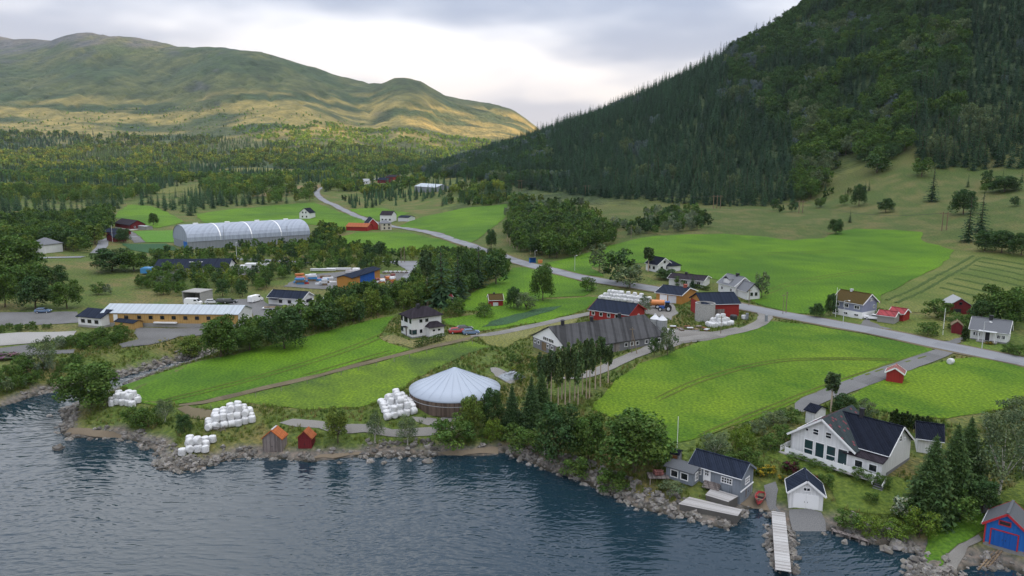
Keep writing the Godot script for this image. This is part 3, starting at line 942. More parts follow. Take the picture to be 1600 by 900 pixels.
func ribbon(px: Array, width: float, called: String, label: String, material: Material, lift: float, step: float = 3.0, rag: float = 0.0, parent: Node = null) -> MeshInstance3D:
	var line := []
	for p in px:
		line.append(g2(p[0], p[1]))
	var cl := smooth_line(line, step)
	var st := SurfaceTool.new()
	st.begin(Mesh.PRIMITIVE_TRIANGLES)
	var m := 4
	var rows := []
	for k in cl.size():
		var d: Vector2 = (cl[mini(k + 1, cl.size() - 1)] - cl[maxi(k - 1, 0)]).normalized()
		var s := Vector2(-d.y, d.x)
		var row := []
		for j in m + 1:
			var t := j / float(m) - 0.5
			var e := 1.0
			if rag > 0.0 and (j == 0 or j == m):
				e = 1.0 + rag * n3.get_noise_2d(cl[k].x * 6.0 + j * 37.0, cl[k].y * 6.0)
			if rag > 0.0:
				e *= clampf(0.35 + minf(k, cl.size() - 1 - k) * step / 5.0, 0.0, 1.0)
			var q: Vector2 = cl[k] + s * t * width * e
			row.append(Vector3(q.x, hgt(q.x, q.y) + lift + q.y * 0.0002, -q.y))
		rows.append(row)
	for k in range(0, cl.size() - 1):
		var d: Vector2 = (cl[k + 1] - cl[k]).normalized()
		var s := Vector2(-d.y, d.x) * (width * 0.5 + 0.8)
		clear_areas.append(PackedVector2Array([cl[k] + s, cl[k + 1] + s, cl[k + 1] - s, cl[k] - s]))
	for k in rows.size() - 1:
		for j in m:
			var v := 0.95 + 0.35 * n3.get_noise_2d(rows[k][j].x * 1.5, rows[k][j].z * 1.5) + 0.1 * n1.get_noise_2d(rows[k][j].x * 4.0, rows[k][j].z * 4.0)
			st.set_color(Color(v, v, v))
			quad(st, rows[k][j], rows[k + 1][j], rows[k + 1][j + 1], rows[k][j + 1])
	st.generate_normals()
	var o := put(st.commit(), called, material, parent)
	if parent == null:
		structure(o, label)
	return o

func build_roads() -> void:
	ribbon([[640, 270], [585, 280], [540, 286], [508, 292], [495, 299], [500, 309], [515, 318], [540, 330], [575, 345], [610, 354], [650, 360], [700, 372], [745, 388], [795, 405], [845, 419], [900, 432], [955, 442], [1010, 450], [1060, 459], [1110, 470], [1160, 480], [1210, 490], [1260, 499], [1310, 508], [1360, 517], [1410, 527], [1460, 538], [1510, 548], [1560, 558], [1600, 566], [1700, 590]], 7.9,
		"road_verge", "worn gravel verge along the main road", M["dirt"], 0.12, 4.0, 0.25)
	ribbon([[640, 270], [585, 280], [540, 286], [508, 292], [495, 299], [500, 309], [515, 318], [540, 330], [575, 345], [610, 354], [650, 360], [700, 372], [745, 388], [795, 405], [845, 419], [900, 432], [955, 442], [1010, 450], [1060, 459], [1110, 470], [1160, 480], [1210, 490], [1260, 499], [1310, 508], [1360, 517], [1410, 527], [1460, 538], [1510, 548], [1560, 558], [1600, 566], [1700, 590]], 6.2,
		"road", "grey asphalt main road winding down the valley", M["asphalt"], 0.16, 4.0)
	ribbon([[1485, 546], [1462, 555], [1420, 570], [1380, 584], [1330, 603], [1285, 620], [1258, 634], [1248, 644]], 4.2, "road", "narrow grey side road running down past the red shed", M["yard"], 0.13, 2.5, 0.12)
	ribbon([[1190, 486], [1196, 494], [1190, 504], [1165, 515], [1120, 524], [1080, 529], [1040, 535], [1010, 548], [975, 562], [940, 578], [905, 590], [880, 592]], 3.6, "farm_track", "pale gravel farm track looping round the barn", M["gravel"], 0.14, 2.0, 0.2)
	drape([[1035, 512], [1060, 516], [1110, 519], [1150, 512], [1165, 518], [1120, 530], [1060, 540], [1040, 548], [1028, 540]], "farmyard", "pale gravel farmyard beside the silos", M["gravel"], 0.11, 2.0, Color(0.70, 0.69, 0.67), Color(1.12, 1.12, 1.12))
	drape([[1000, 470], [1050, 470], [1060, 490], [1050, 500], [1010, 492], [975, 478]], "farmyard", "gravel yard between bale stack and barns", M["gravel"], 0.11, 2.5, Color(0.70, 0.69, 0.67), Color(1.12, 1.12, 1.12))
	ribbon([[1035, 478], [990, 482], [940, 487], [905, 494], [860, 504], [800, 517], [760, 524], [735, 526]], 3.4, "farm_track", "gravel track from the barns to the white house", M["gravel"], 0.14, 2.5, 0.2)
	ribbon([[740, 527], [700, 537], [640, 551], [560, 571], [470, 594], [380, 615], [320, 629], [280, 634]], 2.4, "farm_track", "narrow earth track crossing the shore field", M["dirt"], 0.12, 2.5, 0.3)
	ribbon([[500, 668], [530, 672], [570, 670], [610, 677], [650, 676], [690, 673], [715, 668]], 2.2, "gravel_path", "gravel path along the shore below the tank", M["gravel"], 0.1, 1.5, 0.3)
	drape([[645, 652], [680, 654], [712, 650], [728, 654], [700, 662], [668, 664], [650, 660]], "gravel_path", "short gravel patch in front of the round tank", M["gravel"], 0.06, 1.0, Color(0.70, 0.69, 0.67), Color(1.12, 1.12, 1.12))
	ribbon([[800, 600], [790, 590], [770, 575]], 3.0, "gravel_path", "gravel path between tank and tarpaulin heap", M["gravel"], 0.1, 1.5, 0.3)
	drape([[440, 660], [455, 656], [490, 656], [512, 662], [505, 670], [480, 668], [455, 666]], "gravel_yard", "gravel patch behind the two sheds", M["gravel"], 0.06, 1.5, Color(0.70, 0.69, 0.67), Color(1.12, 1.12, 1.12))
	drape([[290, 634], [320, 640], [350, 644], [325, 655], [295, 652], [275, 640]], "mud_patch", "trampled mud beside the long bale stack", M["dirt"], 0.06, 1.5, Color(0.70, 0.69, 0.67), Color(1.12, 1.12, 1.12))
	for tr in [[[470, 588], [540, 568], [610, 548]], [[245, 628], [330, 607], [430, 580], [540, 545], [600, 520]], [[1448, 552], [1380, 572], [1290, 602], [1200, 636], [1130, 664], [1090, 682]], [[1400, 562], [1300, 560], [1200, 565], [1100, 590], [1020, 625]], [[1180, 462], [1240, 440], [1330, 425], [1420, 415]], [[960, 400], [1060, 392], [1180, 396], [1300, 392]]]:
		for off in [0.0, 1.0]:
			var line := []
			for e in tr:
				line.append([e[0] + off * 9.0, e[1] + off * 2.6])
			ribbon(line, 0.5, "wheel_track", "faint wheel track pressed into the field grass", M["track_grass"], 0.13, 3.0, 0.5)
	# left works area
	drape([[-60, 490], [0, 489], [60, 487], [122, 488], [122, 505], [60, 508], [0, 509], [-60, 510]], "asphalt_yard", "open asphalt yard left of the long ochre building", M["yard"], 0.1, 3.0, Color(0.70, 0.69, 0.67), Color(1.12, 1.12, 1.12))
	drape([[-60, 525], [0, 522], [60, 519], [125, 517], [110, 528], [50, 537], [0, 541], [-60, 545]], "concrete_slab", "pale concrete slab below the asphalt yard", M["concrete"], 0.1, 3.0, Color(0.70, 0.69, 0.67), Color(1.12, 1.12, 1.12))
	drape([[-60, 548], [0, 545], [40, 540], [70, 548], [120, 547], [115, 553], [50, 556], [0, 560], [-60, 562]], "asphalt_yard", "lower asphalt strip near the stream mouth", M["yard"], 0.1, 3.0, Color(0.70, 0.69, 0.67), Color(1.12, 1.12, 1.12))
	drape([[210, 512], [270, 514], [318, 512], [330, 520], [280, 527], [230, 540], [190, 545], [185, 538], [215, 530]], "gravel_yard", "gravel yard below the long ochre building", M["yard"], 0.1, 3.0, Color(0.70, 0.69, 0.67), Color(1.12, 1.12, 1.12))
	drape([[330, 470], [410, 466], [420, 478], [500, 470], [515, 478], [500, 490], [440, 497], [395, 498], [388, 480]], "asphalt_yard", "asphalt yard around the white workshop", M["yard"], 0.1, 3.0, Color(0.70, 0.69, 0.67), Color(1.12, 1.12, 1.12))
	drape([[440, 448], [480, 430], [540, 424], [600, 430], [640, 425], [655, 430], [640, 445], [615, 455], [570, 452], [500, 452]], "gravel_yard", "storage yard behind the ochre warehouse", M["yard"], 0.1, 3.0, Color(0.70, 0.69, 0.67), Color(1.12, 1.12, 1.12))
	drape([[595, 409], [620, 408], [668, 408], [660, 416], [655, 428], [640, 442], [610, 454], [588, 452], [625, 438], [640, 424], [620, 414]], "access_road", "grey asphalt access road curving to the warehouse", M["asphalt"], 0.13, 3.0, Color(0.70, 0.69, 0.67), Color(1.12, 1.12, 1.12))
	ribbon([[-40, 408], [40, 404], [80, 403], [130, 402]], 5.0, "road", "grey village road among trees at the left", M["asphalt"], 0.15, 4.0)
	ribbon([[355, 405], [390, 406], [430, 408], [480, 412]], 5.0, "road", "grey road passing behind the dark blue roof", M["asphalt"], 0.15, 4.0)
	ribbon([[150, 396], [160, 385], [163, 376], [180, 372], [215, 370]], 5.0, "road", "short grey lane beside the log buildings", M["asphalt"], 0.15, 4.0)
	drape([[352, 415], [380, 414], [415, 416], [405, 426], [380, 430], [355, 428]], "asphalt_yard", "small asphalt yard with a white lorry", M["yard"], 0.12, 3.0, Color(0.70, 0.69, 0.67), Color(1.12, 1.12, 1.12))
	drape([[196, 366], [206, 362], [228, 379], [210, 380]], "asphalt_yard", "grey parking strip beside the sports pitch", M["yard"], 0.15, 5.0, Color(0.70, 0.69, 0.67), Color(1.12, 1.12, 1.12))
	drape([[1345, 503], [1356, 498], [1362, 503], [1378, 511], [1392, 514], [1370, 517], [1345, 511]], "driveway", "grey driveway beside the grey-blue house", M["yard"], 0.12, 1.5, Color(0.70, 0.69, 0.67), Color(1.12, 1.12, 1.12))
	drape([[1470, 535], [1495, 530], [1508, 527], [1500, 536], [1490, 540]], "driveway", "grey driveway of the small white house", M["yard"], 0.13, 1.5, Color(0.70, 0.69, 0.67), Color(1.12, 1.12, 1.12))
	drape([[1512, 786], [1535, 783], [1560, 790], [1565, 800], [1535, 803]], "driveway", "grey gravel drive behind the blue boathouse", M["yard"], 0.09, 1.5, Color(0.70, 0.69, 0.67), Color(1.12, 1.12, 1.12))
	drape([[1476, 884], [1480, 868], [1500, 853], [1530, 838], [1536, 846], [1515, 858], [1500, 876], [1490, 892]], "gravel_path", "grey gravel path along the stone edge by the blue boathouse", M["gravel"], 0.09, 1.0, Color(0.70, 0.69, 0.67), Color(1.12, 1.12, 1.12))
	drape([[1192, 760], [1212, 752], [1216, 765], [1212, 793], [1222, 800], [1200, 800], [1196, 780]], "gravel_path", "grey gravel ramp leading to the jetty", M["yard"], 0.09, 1.0, Color(0.70, 0.69, 0.67), Color(1.12, 1.12, 1.12))
	drape([[1156, 788], [1172, 776], [1196, 782], [1202, 800], [1186, 798]], "beach", "small brown gravel beach below the red rowing boat", M["sand"], 0.05, 1.0, Color(0.70, 0.69, 0.67), Color(1.12, 1.12, 1.12))
	drape([[684, 708], [700, 704], [740, 702], [778, 699], [776, 709], [722, 711]], "beach", "narrow sandy beach between rock walls", M["sand"], 0.05, 1.0, Color(0.70, 0.69, 0.67), Color(1.12, 1.12, 1.12))
	drape([[486, 716], [500, 710], [540, 709], [565, 707], [560, 712], [520, 716]], "beach", "strip of brown sand below the red shed", M["sand"], 0.05, 1.0, Color(0.70, 0.69, 0.67), Color(1.12, 1.12, 1.12))
	drape([[100, 682], [112, 668], [140, 670], [180, 676], [200, 684], [150, 682]], "beach", "brown gravel beach at the point", M["sand"], 0.05, 1.0, Color(0.70, 0.69, 0.67), Color(1.12, 1.12, 1.12))

# ---------- clear ground (fields, roads, houses keep trees out) ----------
func index_clear() -> void:
	clear_grid.clear()
	for k in clear_areas.size():
		var lo := clear_areas[k][0]
		var hi := lo
		for p in clear_areas[k]:
			lo = lo.min(p)
			hi = hi.max(p)
		for i in range(int(floor(lo.x / 20.0)), int(floor(hi.x / 20.0)) + 1):
			for j in range(int(floor(lo.y / 20.0)), int(floor(hi.y / 20.0)) + 1):
				var key := Vector2i(i, j)
				if not clear_grid.has(key):
					clear_grid[key] = PackedInt32Array()
				clear_grid[key].append(k)

func is_clear(p: Vector2) -> bool:
	var key := Vector2i(int(floor(p.x / 20.0)), int(floor(p.y / 20.0)))
	if not clear_grid.has(key):
		return true
	for k in clear_grid[key]:
		if Geometry2D.is_point_in_polygon(p, clear_areas[k]):
			return false
	return true

# ---------- tree shapes: unit height 1, base at the origin ----------
func leaf_mat(called: String) -> StandardMaterial3D:
	var m := StandardMaterial3D.new()
	m.resource_name = called
	m.vertex_color_use_as_albedo = true
	m.albedo_color = Color.WHITE
	m.roughness = 0.75
	m.metallic_specular = 0.3
	m.backlight_enabled = true
	m.backlight = Color(0.5, 0.6, 0.3)
	M[called] = m
	return m

func shade_of(c: Color, r: RandomNumberGenerator, v: float) -> Color:
	var k := 1.0 + r.randf_range(-v, v)
	var w := r.randf_range(-v, v) * 0.35
	return Color(c.r * k * (1.0 + w), c.g * k, c.b * k * (1.0 - w))

func leaf(st: SurfaceTool, p: Vector3, n: Vector3, s: float, r: RandomNumberGenerator) -> void:
	var z := (n + Vector3(r.randfn(0, 0.5), r.randfn(0, 0.5), r.randfn(0, 0.5))).normalized()
	var x := z.cross(Vector3(r.randf() - 0.5, r.randf() - 0.5, r.randf() - 0.5)).normalized()
	var y := z.cross(x)
	var b := z * s * 0.25
	tri(st, p - x * s * 0.55 - b, p + y * s * 0.5, p + x * s * 0.55 - b)
	tri(st, p - x * s * 0.55 - b, p + x * s * 0.5 - b, p - y * s * 0.55)

# crown of leaf clumps on lobes; wide = crown width over height
func broad_crown(seed_n: int, wide: float, low: float, lobes: int, leaves: int, size: float, c: Color, vary: float = 0.3, droop: float = 0.0, tall: float = 1.0) -> ArrayMesh:
	var r := RandomNumberGenerator.new()
	r.seed = seed_n
	var st := mb()
	var mid := (1.0 + low) * 0.5
	var hy := (1.0 - low) * 0.5
	var centers := []
	for k in lobes:
		var t := TAU * (k * 0.618034 + r.randf() * 0.15)
		var y := lerpf(-0.72, 0.78, (k + 0.5) / lobes)
		var rad := sqrt(maxf(0.0, 1.0 - y * y)) * r.randf_range(0.42, 0.72)
		if y < -0.3:
			rad *= 1.05
		var lr := r.randf_range(0.30, 0.48) * (1.0 - 0.25 * maxf(y, 0.0))
		centers.append([Vector3(cos(t) * rad * wide * 0.5, mid + y * hy, sin(t) * rad * wide * 0.5), lr, shade_of(c, r, vary * 0.7)])
	centers.append([Vector3(0, mid, 0), 0.6, c])
	var per := leaves / centers.size()
	for e in centers:
		for k in per:
			var d := Vector3(r.randfn(), r.randfn(), r.randfn()).normalized()
			if d.y < -0.4 and r.randf() < 0.5:
				d.y = -d.y
			var rr: float = e[1] * pow(r.randf(), 0.38)
			var p: Vector3 = e[0] + Vector3(d.x * rr * wide * 0.5, d.y * rr * hy * tall, d.z * rr * wide * 0.5)
			p.y -= droop * Vector2(p.x, p.z).length() * r.randf()
			p.y = clampf(p.y, low * 0.7, 1.02)
			st.set_color(shade_of(e[2], r, vary))
			leaf(st, p, d, size * r.randf_range(0.6, 1.35), r)
	return done(st)

func broad_trunk(seed_n: int, wide: float, low: float, radius: float, lean: float = 0.03) -> ArrayMesh:
	var r := RandomNumberGenerator.new()
	r.seed = seed_n
	var st := mb()
	var top := Vector3(r.randf_range(-lean, lean), maxf(low + 0.12, 0.25), r.randf_range(-lean, lean))
	tube(st, Vector3(0, -0.04, 0), top, radius, radius * 0.6, 7, false)
	for k in 6:
		var t := TAU * (k / 6.0 + r.randf() * 0.1)
		var e := Vector3(cos(t) * wide * 0.28, r.randf_range(0.55, 0.85), sin(t) * wide * 0.28)
		tube(st, top - Vector3(0, r.randf() * 0.08, 0), e, radius * 0.5, radius * 0.12, 5, false)
	return done(st)

func spruce_crown(seed_n: int, wide: float, low: float, levels: int, branches: int, c: Color, vary: float = 0.3, segs: int = 3) -> ArrayMesh:
	var r := RandomNumberGenerator.new()
	r.seed = seed_n
	var st := mb()
	for i in levels:
		var t := (i + 0.3) / levels
		var y := lerpf(low, 0.97, t)
		var L := wide * 0.5 * pow(1.0 - t, 0.85) * r.randf_range(0.88, 1.08) + 0.012
		var nb := maxi(4, int(branches * (1.0 - 0.5 * t)))
		var off := r.randf() * TAU
		for k in nb:
			var a := off + TAU * (k + r.randf_range(-0.3, 0.3)) / nb
			var d := Vector3(cos(a), 0, sin(a))
			var s := Vector3(-d.z, 0, d.x)
			var l := L * r.randf_range(0.7, 1.12)
			var drop := l * r.randf_range(0.28, 0.5)
			var prev := Vector3(0, y, 0)
			var yy := y + r.randf_range(-0.5, 0.5) / levels
			for q in segs:
				var f := (q + 1.0) / segs
				var p := d * l * f + Vector3(0, yy - drop * f * (1.35 - 0.45 * f), 0)
				var w := l * 0.30 * (1.1 - 0.75 * f) + 0.006
				var hang := Vector3(0, -w * r.randf_range(0.5, 1.0), 0)
				st.set_color(shade_of(c, r, vary))
				tri(st, prev, p + s * w + hang, p)
				tri(st, prev, p, p - s * w + hang)
				if segs > 2:
					st.set_color(shade_of(c, r, vary))
					tri(st, p + s * w * 0.4 + hang * 1.6, p + d * w * 0.9, p - s * w * 0.4 + hang * 1.6)
				prev = p
	st.set_color(c)
	for k in 3:
		var a := TAU * k / 3.0
		tri(st, Vector3(cos(a), 0, sin(a)) * 0.012 + Vector3(0, 0.93, 0), Vector3(0, 1.0, 0), Vector3(cos(a + 2.1), 0, sin(a + 2.1)) * 0.012 + Vector3(0, 0.93, 0))
	return done(st)

# a spruce seen from far away: ragged skirts under a pointed top
func spire(seed_n: int, wide: float, c: Color) -> ArrayMesh:
	var r := RandomNumberGenerator.new()
	r.seed = seed_n
	var st := mb()
	for i in 7:
		var t := i / 7.0
		var y := lerpf(0.06, 0.88, t)
		var rad := wide * 0.5 * pow(1.0 - t, 0.8)
		var top := y + 0.26 - 0.08 * t
		var off := r.randf() * TAU
		var ring := []
		for k in 10:
			var a := off + TAU * k / 10.0
			var q := rad * (r.randf_range(0.9, 1.15) if k % 2 == 0 else r.randf_range(0.5, 0.72))
			ring.append(Vector3(cos(a) * q, y + (0.0 if k % 2 == 0 else 0.03), sin(a) * q))
		for k in 10:
			st.set_color(shade_of(c, r, 0.3))
			tri(st, ring[k], Vector3(0, minf(top, 1.0), 0), ring[(k + 1) % 10])
	return done(st)

func stem(radius: float, top: float, n: int = 6) -> ArrayMesh:
	var st := mb()
	tube(st, Vector3(0, -0.04, 0), Vector3(0, top, 0), radius, radius * 0.35, n, false)
	return done(st)

# a tree kind: [crown meshes], [trunk meshes], bark
var kinds := {}

func make_kinds() -> void:
	leaf_mat("leaves")
	mat("bark", Color(0.10, 0.075, 0.055), 0.95)
	mat("birch_bark", Color(0.45, 0.42, 0.38), 0.9)
	mat("pine_bark", Color(0.46, 0.36, 0.28), 0.9)
	var green := Color(0.080, 0.138, 0.030)
	var dark := Color(0.054, 0.100, 0.032)
	var yellow := Color(0.130, 0.180, 0.036)
	var grey := Color(0.12, 0.16, 0.08)
	var needle := Color(0.036, 0.072, 0.031)
	var lime := Color(0.11, 0.17, 0.025)
	# name: wide, low, lobes, leaves, leaf size, colour
	var b := [
		["round", 0.95, 0.10, 18, 4600, 0.038, green, 3], ["dark_round", 0.95, 0.08, 17, 4400, 0.038, dark, 2], ["yellow_round", 0.85, 0.10, 16, 3600, 0.038, yellow, 2],
		["willow", 0.80, 0.15, 14, 2600, 0.028, grey, 2], ["shrub", 1.25, 0.02, 11, 1300, 0.060, green, 3], ["lime_shrub", 1.3, 0.02, 11, 1300, 0.060, lime, 2], ["grey_shrub", 1.2, 0.02, 10, 1300, 0.055, grey, 2]]
	for e in b:
		var cr := []
		var tr := []
		for k in e[7]:
			cr.append(broad_crown(100 + k * 7 + hash(e[0]) % 50, e[1], e[2], e[3], e[4], e[5], e[6], 0.32, 0.25 if e[0] == "willow" else 0.0))
			tr.append(broad_trunk(200 + k, e[1], e[2], 0.022))
		kinds[e[0]] = [cr, tr, "birch_bark" if e[0] == "willow" else "bark"]
	# middle distance: fewer, larger leaf clumps
	for e in [["mid_round", 0.95, 0.10, 13, 800, 0.062, green, 3], ["mid_dark", 0.95, 0.08, 12, 800, 0.064, dark, 2], ["mid_yellow", 0.85, 0.10, 12, 750, 0.062, yellow, 2], ["mid_grey", 0.8, 0.1, 12, 750, 0.058, grey, 2]]:
		var cr := []
		var tr := []
		for k in e[7]:
			cr.append(broad_crown(300 + k * 5 + hash(e[0]) % 50, e[1], e[2], e[3], e[4], e[5], e[6], 0.34))
			tr.append(stem(0.02, 0.6))
		kinds[e[0]] = [cr, tr, "bark"]
	kinds["spruce"] = [[spruce_crown(1, 0.52, 0.02, 36, 22, Color(0.062, 0.108, 0.034), 0.3, 4), spruce_crown(2, 0.46, 0.02, 38, 20, Color(0.052, 0.094, 0.034), 0.3, 4)], [stem(0.016, 0.95), stem(0.016, 0.95)], "bark"]
	kinds["mid_spruce"] = [[spruce_crown(3, 0.38, 0.04, 15, 10, needle, 0.35, 2), spruce_crown(4, 0.34, 0.04, 16, 10, needle * 0.9, 0.35, 2), spruce_crown(5, 0.42, 0.04, 14, 10, needle * 1.15, 0.35, 2)], [stem(0.014, 0.9), stem(0.014, 0.9), stem(0.014, 0.9)], "bark"]
	kinds["thuja"] = [[broad_crown(61, 0.42, 0.0, 14, 1300, 0.05, Color(0.035, 0.06, 0.015))], [stem(0.02, 0.6)], "bark"]
	kinds["pine"] = [[broad_crown(71, 0.30, 0.42, 14, 1000, 0.045, Color(0.085, 0.13, 0.05), 0.35), broad_crown(72, 0.32, 0.34, 14, 1100, 0.045, Color(0.095, 0.14, 0.05), 0.35), broad_crown(73, 0.28, 0.48, 13, 900, 0.045, Color(0.09, 0.135, 0.055), 0.35)], [stem(0.018, 0.95), stem(0.017, 0.95), stem(0.016, 0.95)], "pine_bark"]
	# far: for whole woods
	kinds["far_spruce"] = [[spire(6, 0.30, needle), spire(7, 0.26, needle * 0.8), spire(8, 0.34, needle * 1.3)], [], "bark"]
	kinds["far_round"] = [[broad_crown(81, 1.0, 0.02, 9, 170, 0.14, green, 0.35), broad_crown(82, 0.9, 0.02, 9, 170, 0.14, green * 0.8, 0.35), broad_crown(83, 0.95, 0.02, 9, 170, 0.14, yellow * 0.85, 0.35)], [], "bark"]

func tree(kind: String, called: String, label: String, category: String, at: Vector3, h: float, group: String = "", sx: float = 1.0, dead: bool = false) -> Node3D:
	var k: Array = kinds[kind]
	var n := rng.randi() % (k[0] as Array).size()
	var t := thing(called, label, category, at, rng.randf() * TAU, group)
	t.scale = Vector3(h * sx, h, h * sx)
	put(k[0][n], "crown", M["leaves"], t)
	if (k[1] as Array).size() > 0:
		put(k[1][n], "trunk", M[k[2]], t)
	return t

# a tree whose base and top are read off the picture
func tree_px(kind: String, u: float, vb: float, vt: float, wpx: float, called: String, label: String, category: String = "tree", group: String = "") -> void:
	var p := ground(u, vb)
	var depth := -p.z * cos(PITCH) + (H - p.y) * sin(PITCH)
	var h := (vb - vt) * depth / F * 1.02
	var me: ArrayMesh = kinds[kind][0][0]
	var own := me.get_aabb().size
	var sx := 1.0
	if wpx > 0.0:
		sx = (wpx / (vb - vt)) / (maxf(own.x, own.z) / own.y) * 1.05
	tree(kind, called, label, category, p, h, group, sx)

var wild := []   # every wood tree: [position, height, far kind, near kind, zone, pixels]

func zone(px: Array, spacing: float, h0: float, h1: float, mix: Array, zi: int, thin: float = 0.0, keep_clear: bool = true) -> void:
	var poly := PackedVector2Array()
	var lo := Vector2(1e9, 1e9)
	var hi := -lo
	for p in px:
		poly.append(Vector2(p[0], p[1]))
		var g := g2(p[0], p[1])
		lo = lo.min(g)
		hi = hi.max(g)
	lo -= Vector2(60, 40)
	hi += Vector2(60, 60)
	grow(poly, lo, hi, spacing, h0, h1, mix, zi, thin, keep_clear)

func grow(poly: PackedVector2Array, lo: Vector2, hi: Vector2, spacing: float, h0: float, h1: float, mix: Array, zi: int, thin: float, keep_clear: bool) -> void:
	var nx := int((hi.x - lo.x) / spacing)
	var nz := int((hi.y - lo.y) / spacing)
	for k in nz:
		for i in nx:
			var x := lo.x + (i + 0.5 + rng.randf_range(-0.45, 0.45)) * spacing
			var Z := lo.y + (k + 0.5 + rng.randf_range(-0.45, 0.45)) * spacing
			if Z < 30.0:
				continue
			var p := at_ground(x, Z)
			var q := pix(p)
			if not Geometry2D.is_point_in_polygon(q, poly):
				continue
			if Z < 285.0 and shore_sd(x, Z) < 2.0:
				continue
			var n := n1.get_noise_2d(x * 1.2 + 300.0, Z * 1.2)
			if thin > 0.0 and n < thin - 0.5:
				continue
			if keep_clear and not is_clear(Vector2(x, Z)):
				continue
			var roll := rng.randf() + n * 0.5
			var kind: String = mix[0] if roll < 0.5 else mix[1] if roll < 0.8 else mix[2]
			var h := rng.randf_range(h0, h1) * (1.0 + n * 0.3) * (rng.randf_range(0.65, 1.2) if zi == 4 else 1.0)
			wild.append([p, h, kind, zi, h * F / Z])

const FAR_OF := {"mid_round": "far_round", "mid_dark": "far_round", "mid_yellow": "far_round", "mid_grey": "far_round", "mid_spruce": "far_spruce", "shrub": "far_round", "pine": "far_spruce"}

func build_trees() -> void:
	index_clear()
	make_kinds()
	plant_near()
	plant_wild()
	plant_grass()

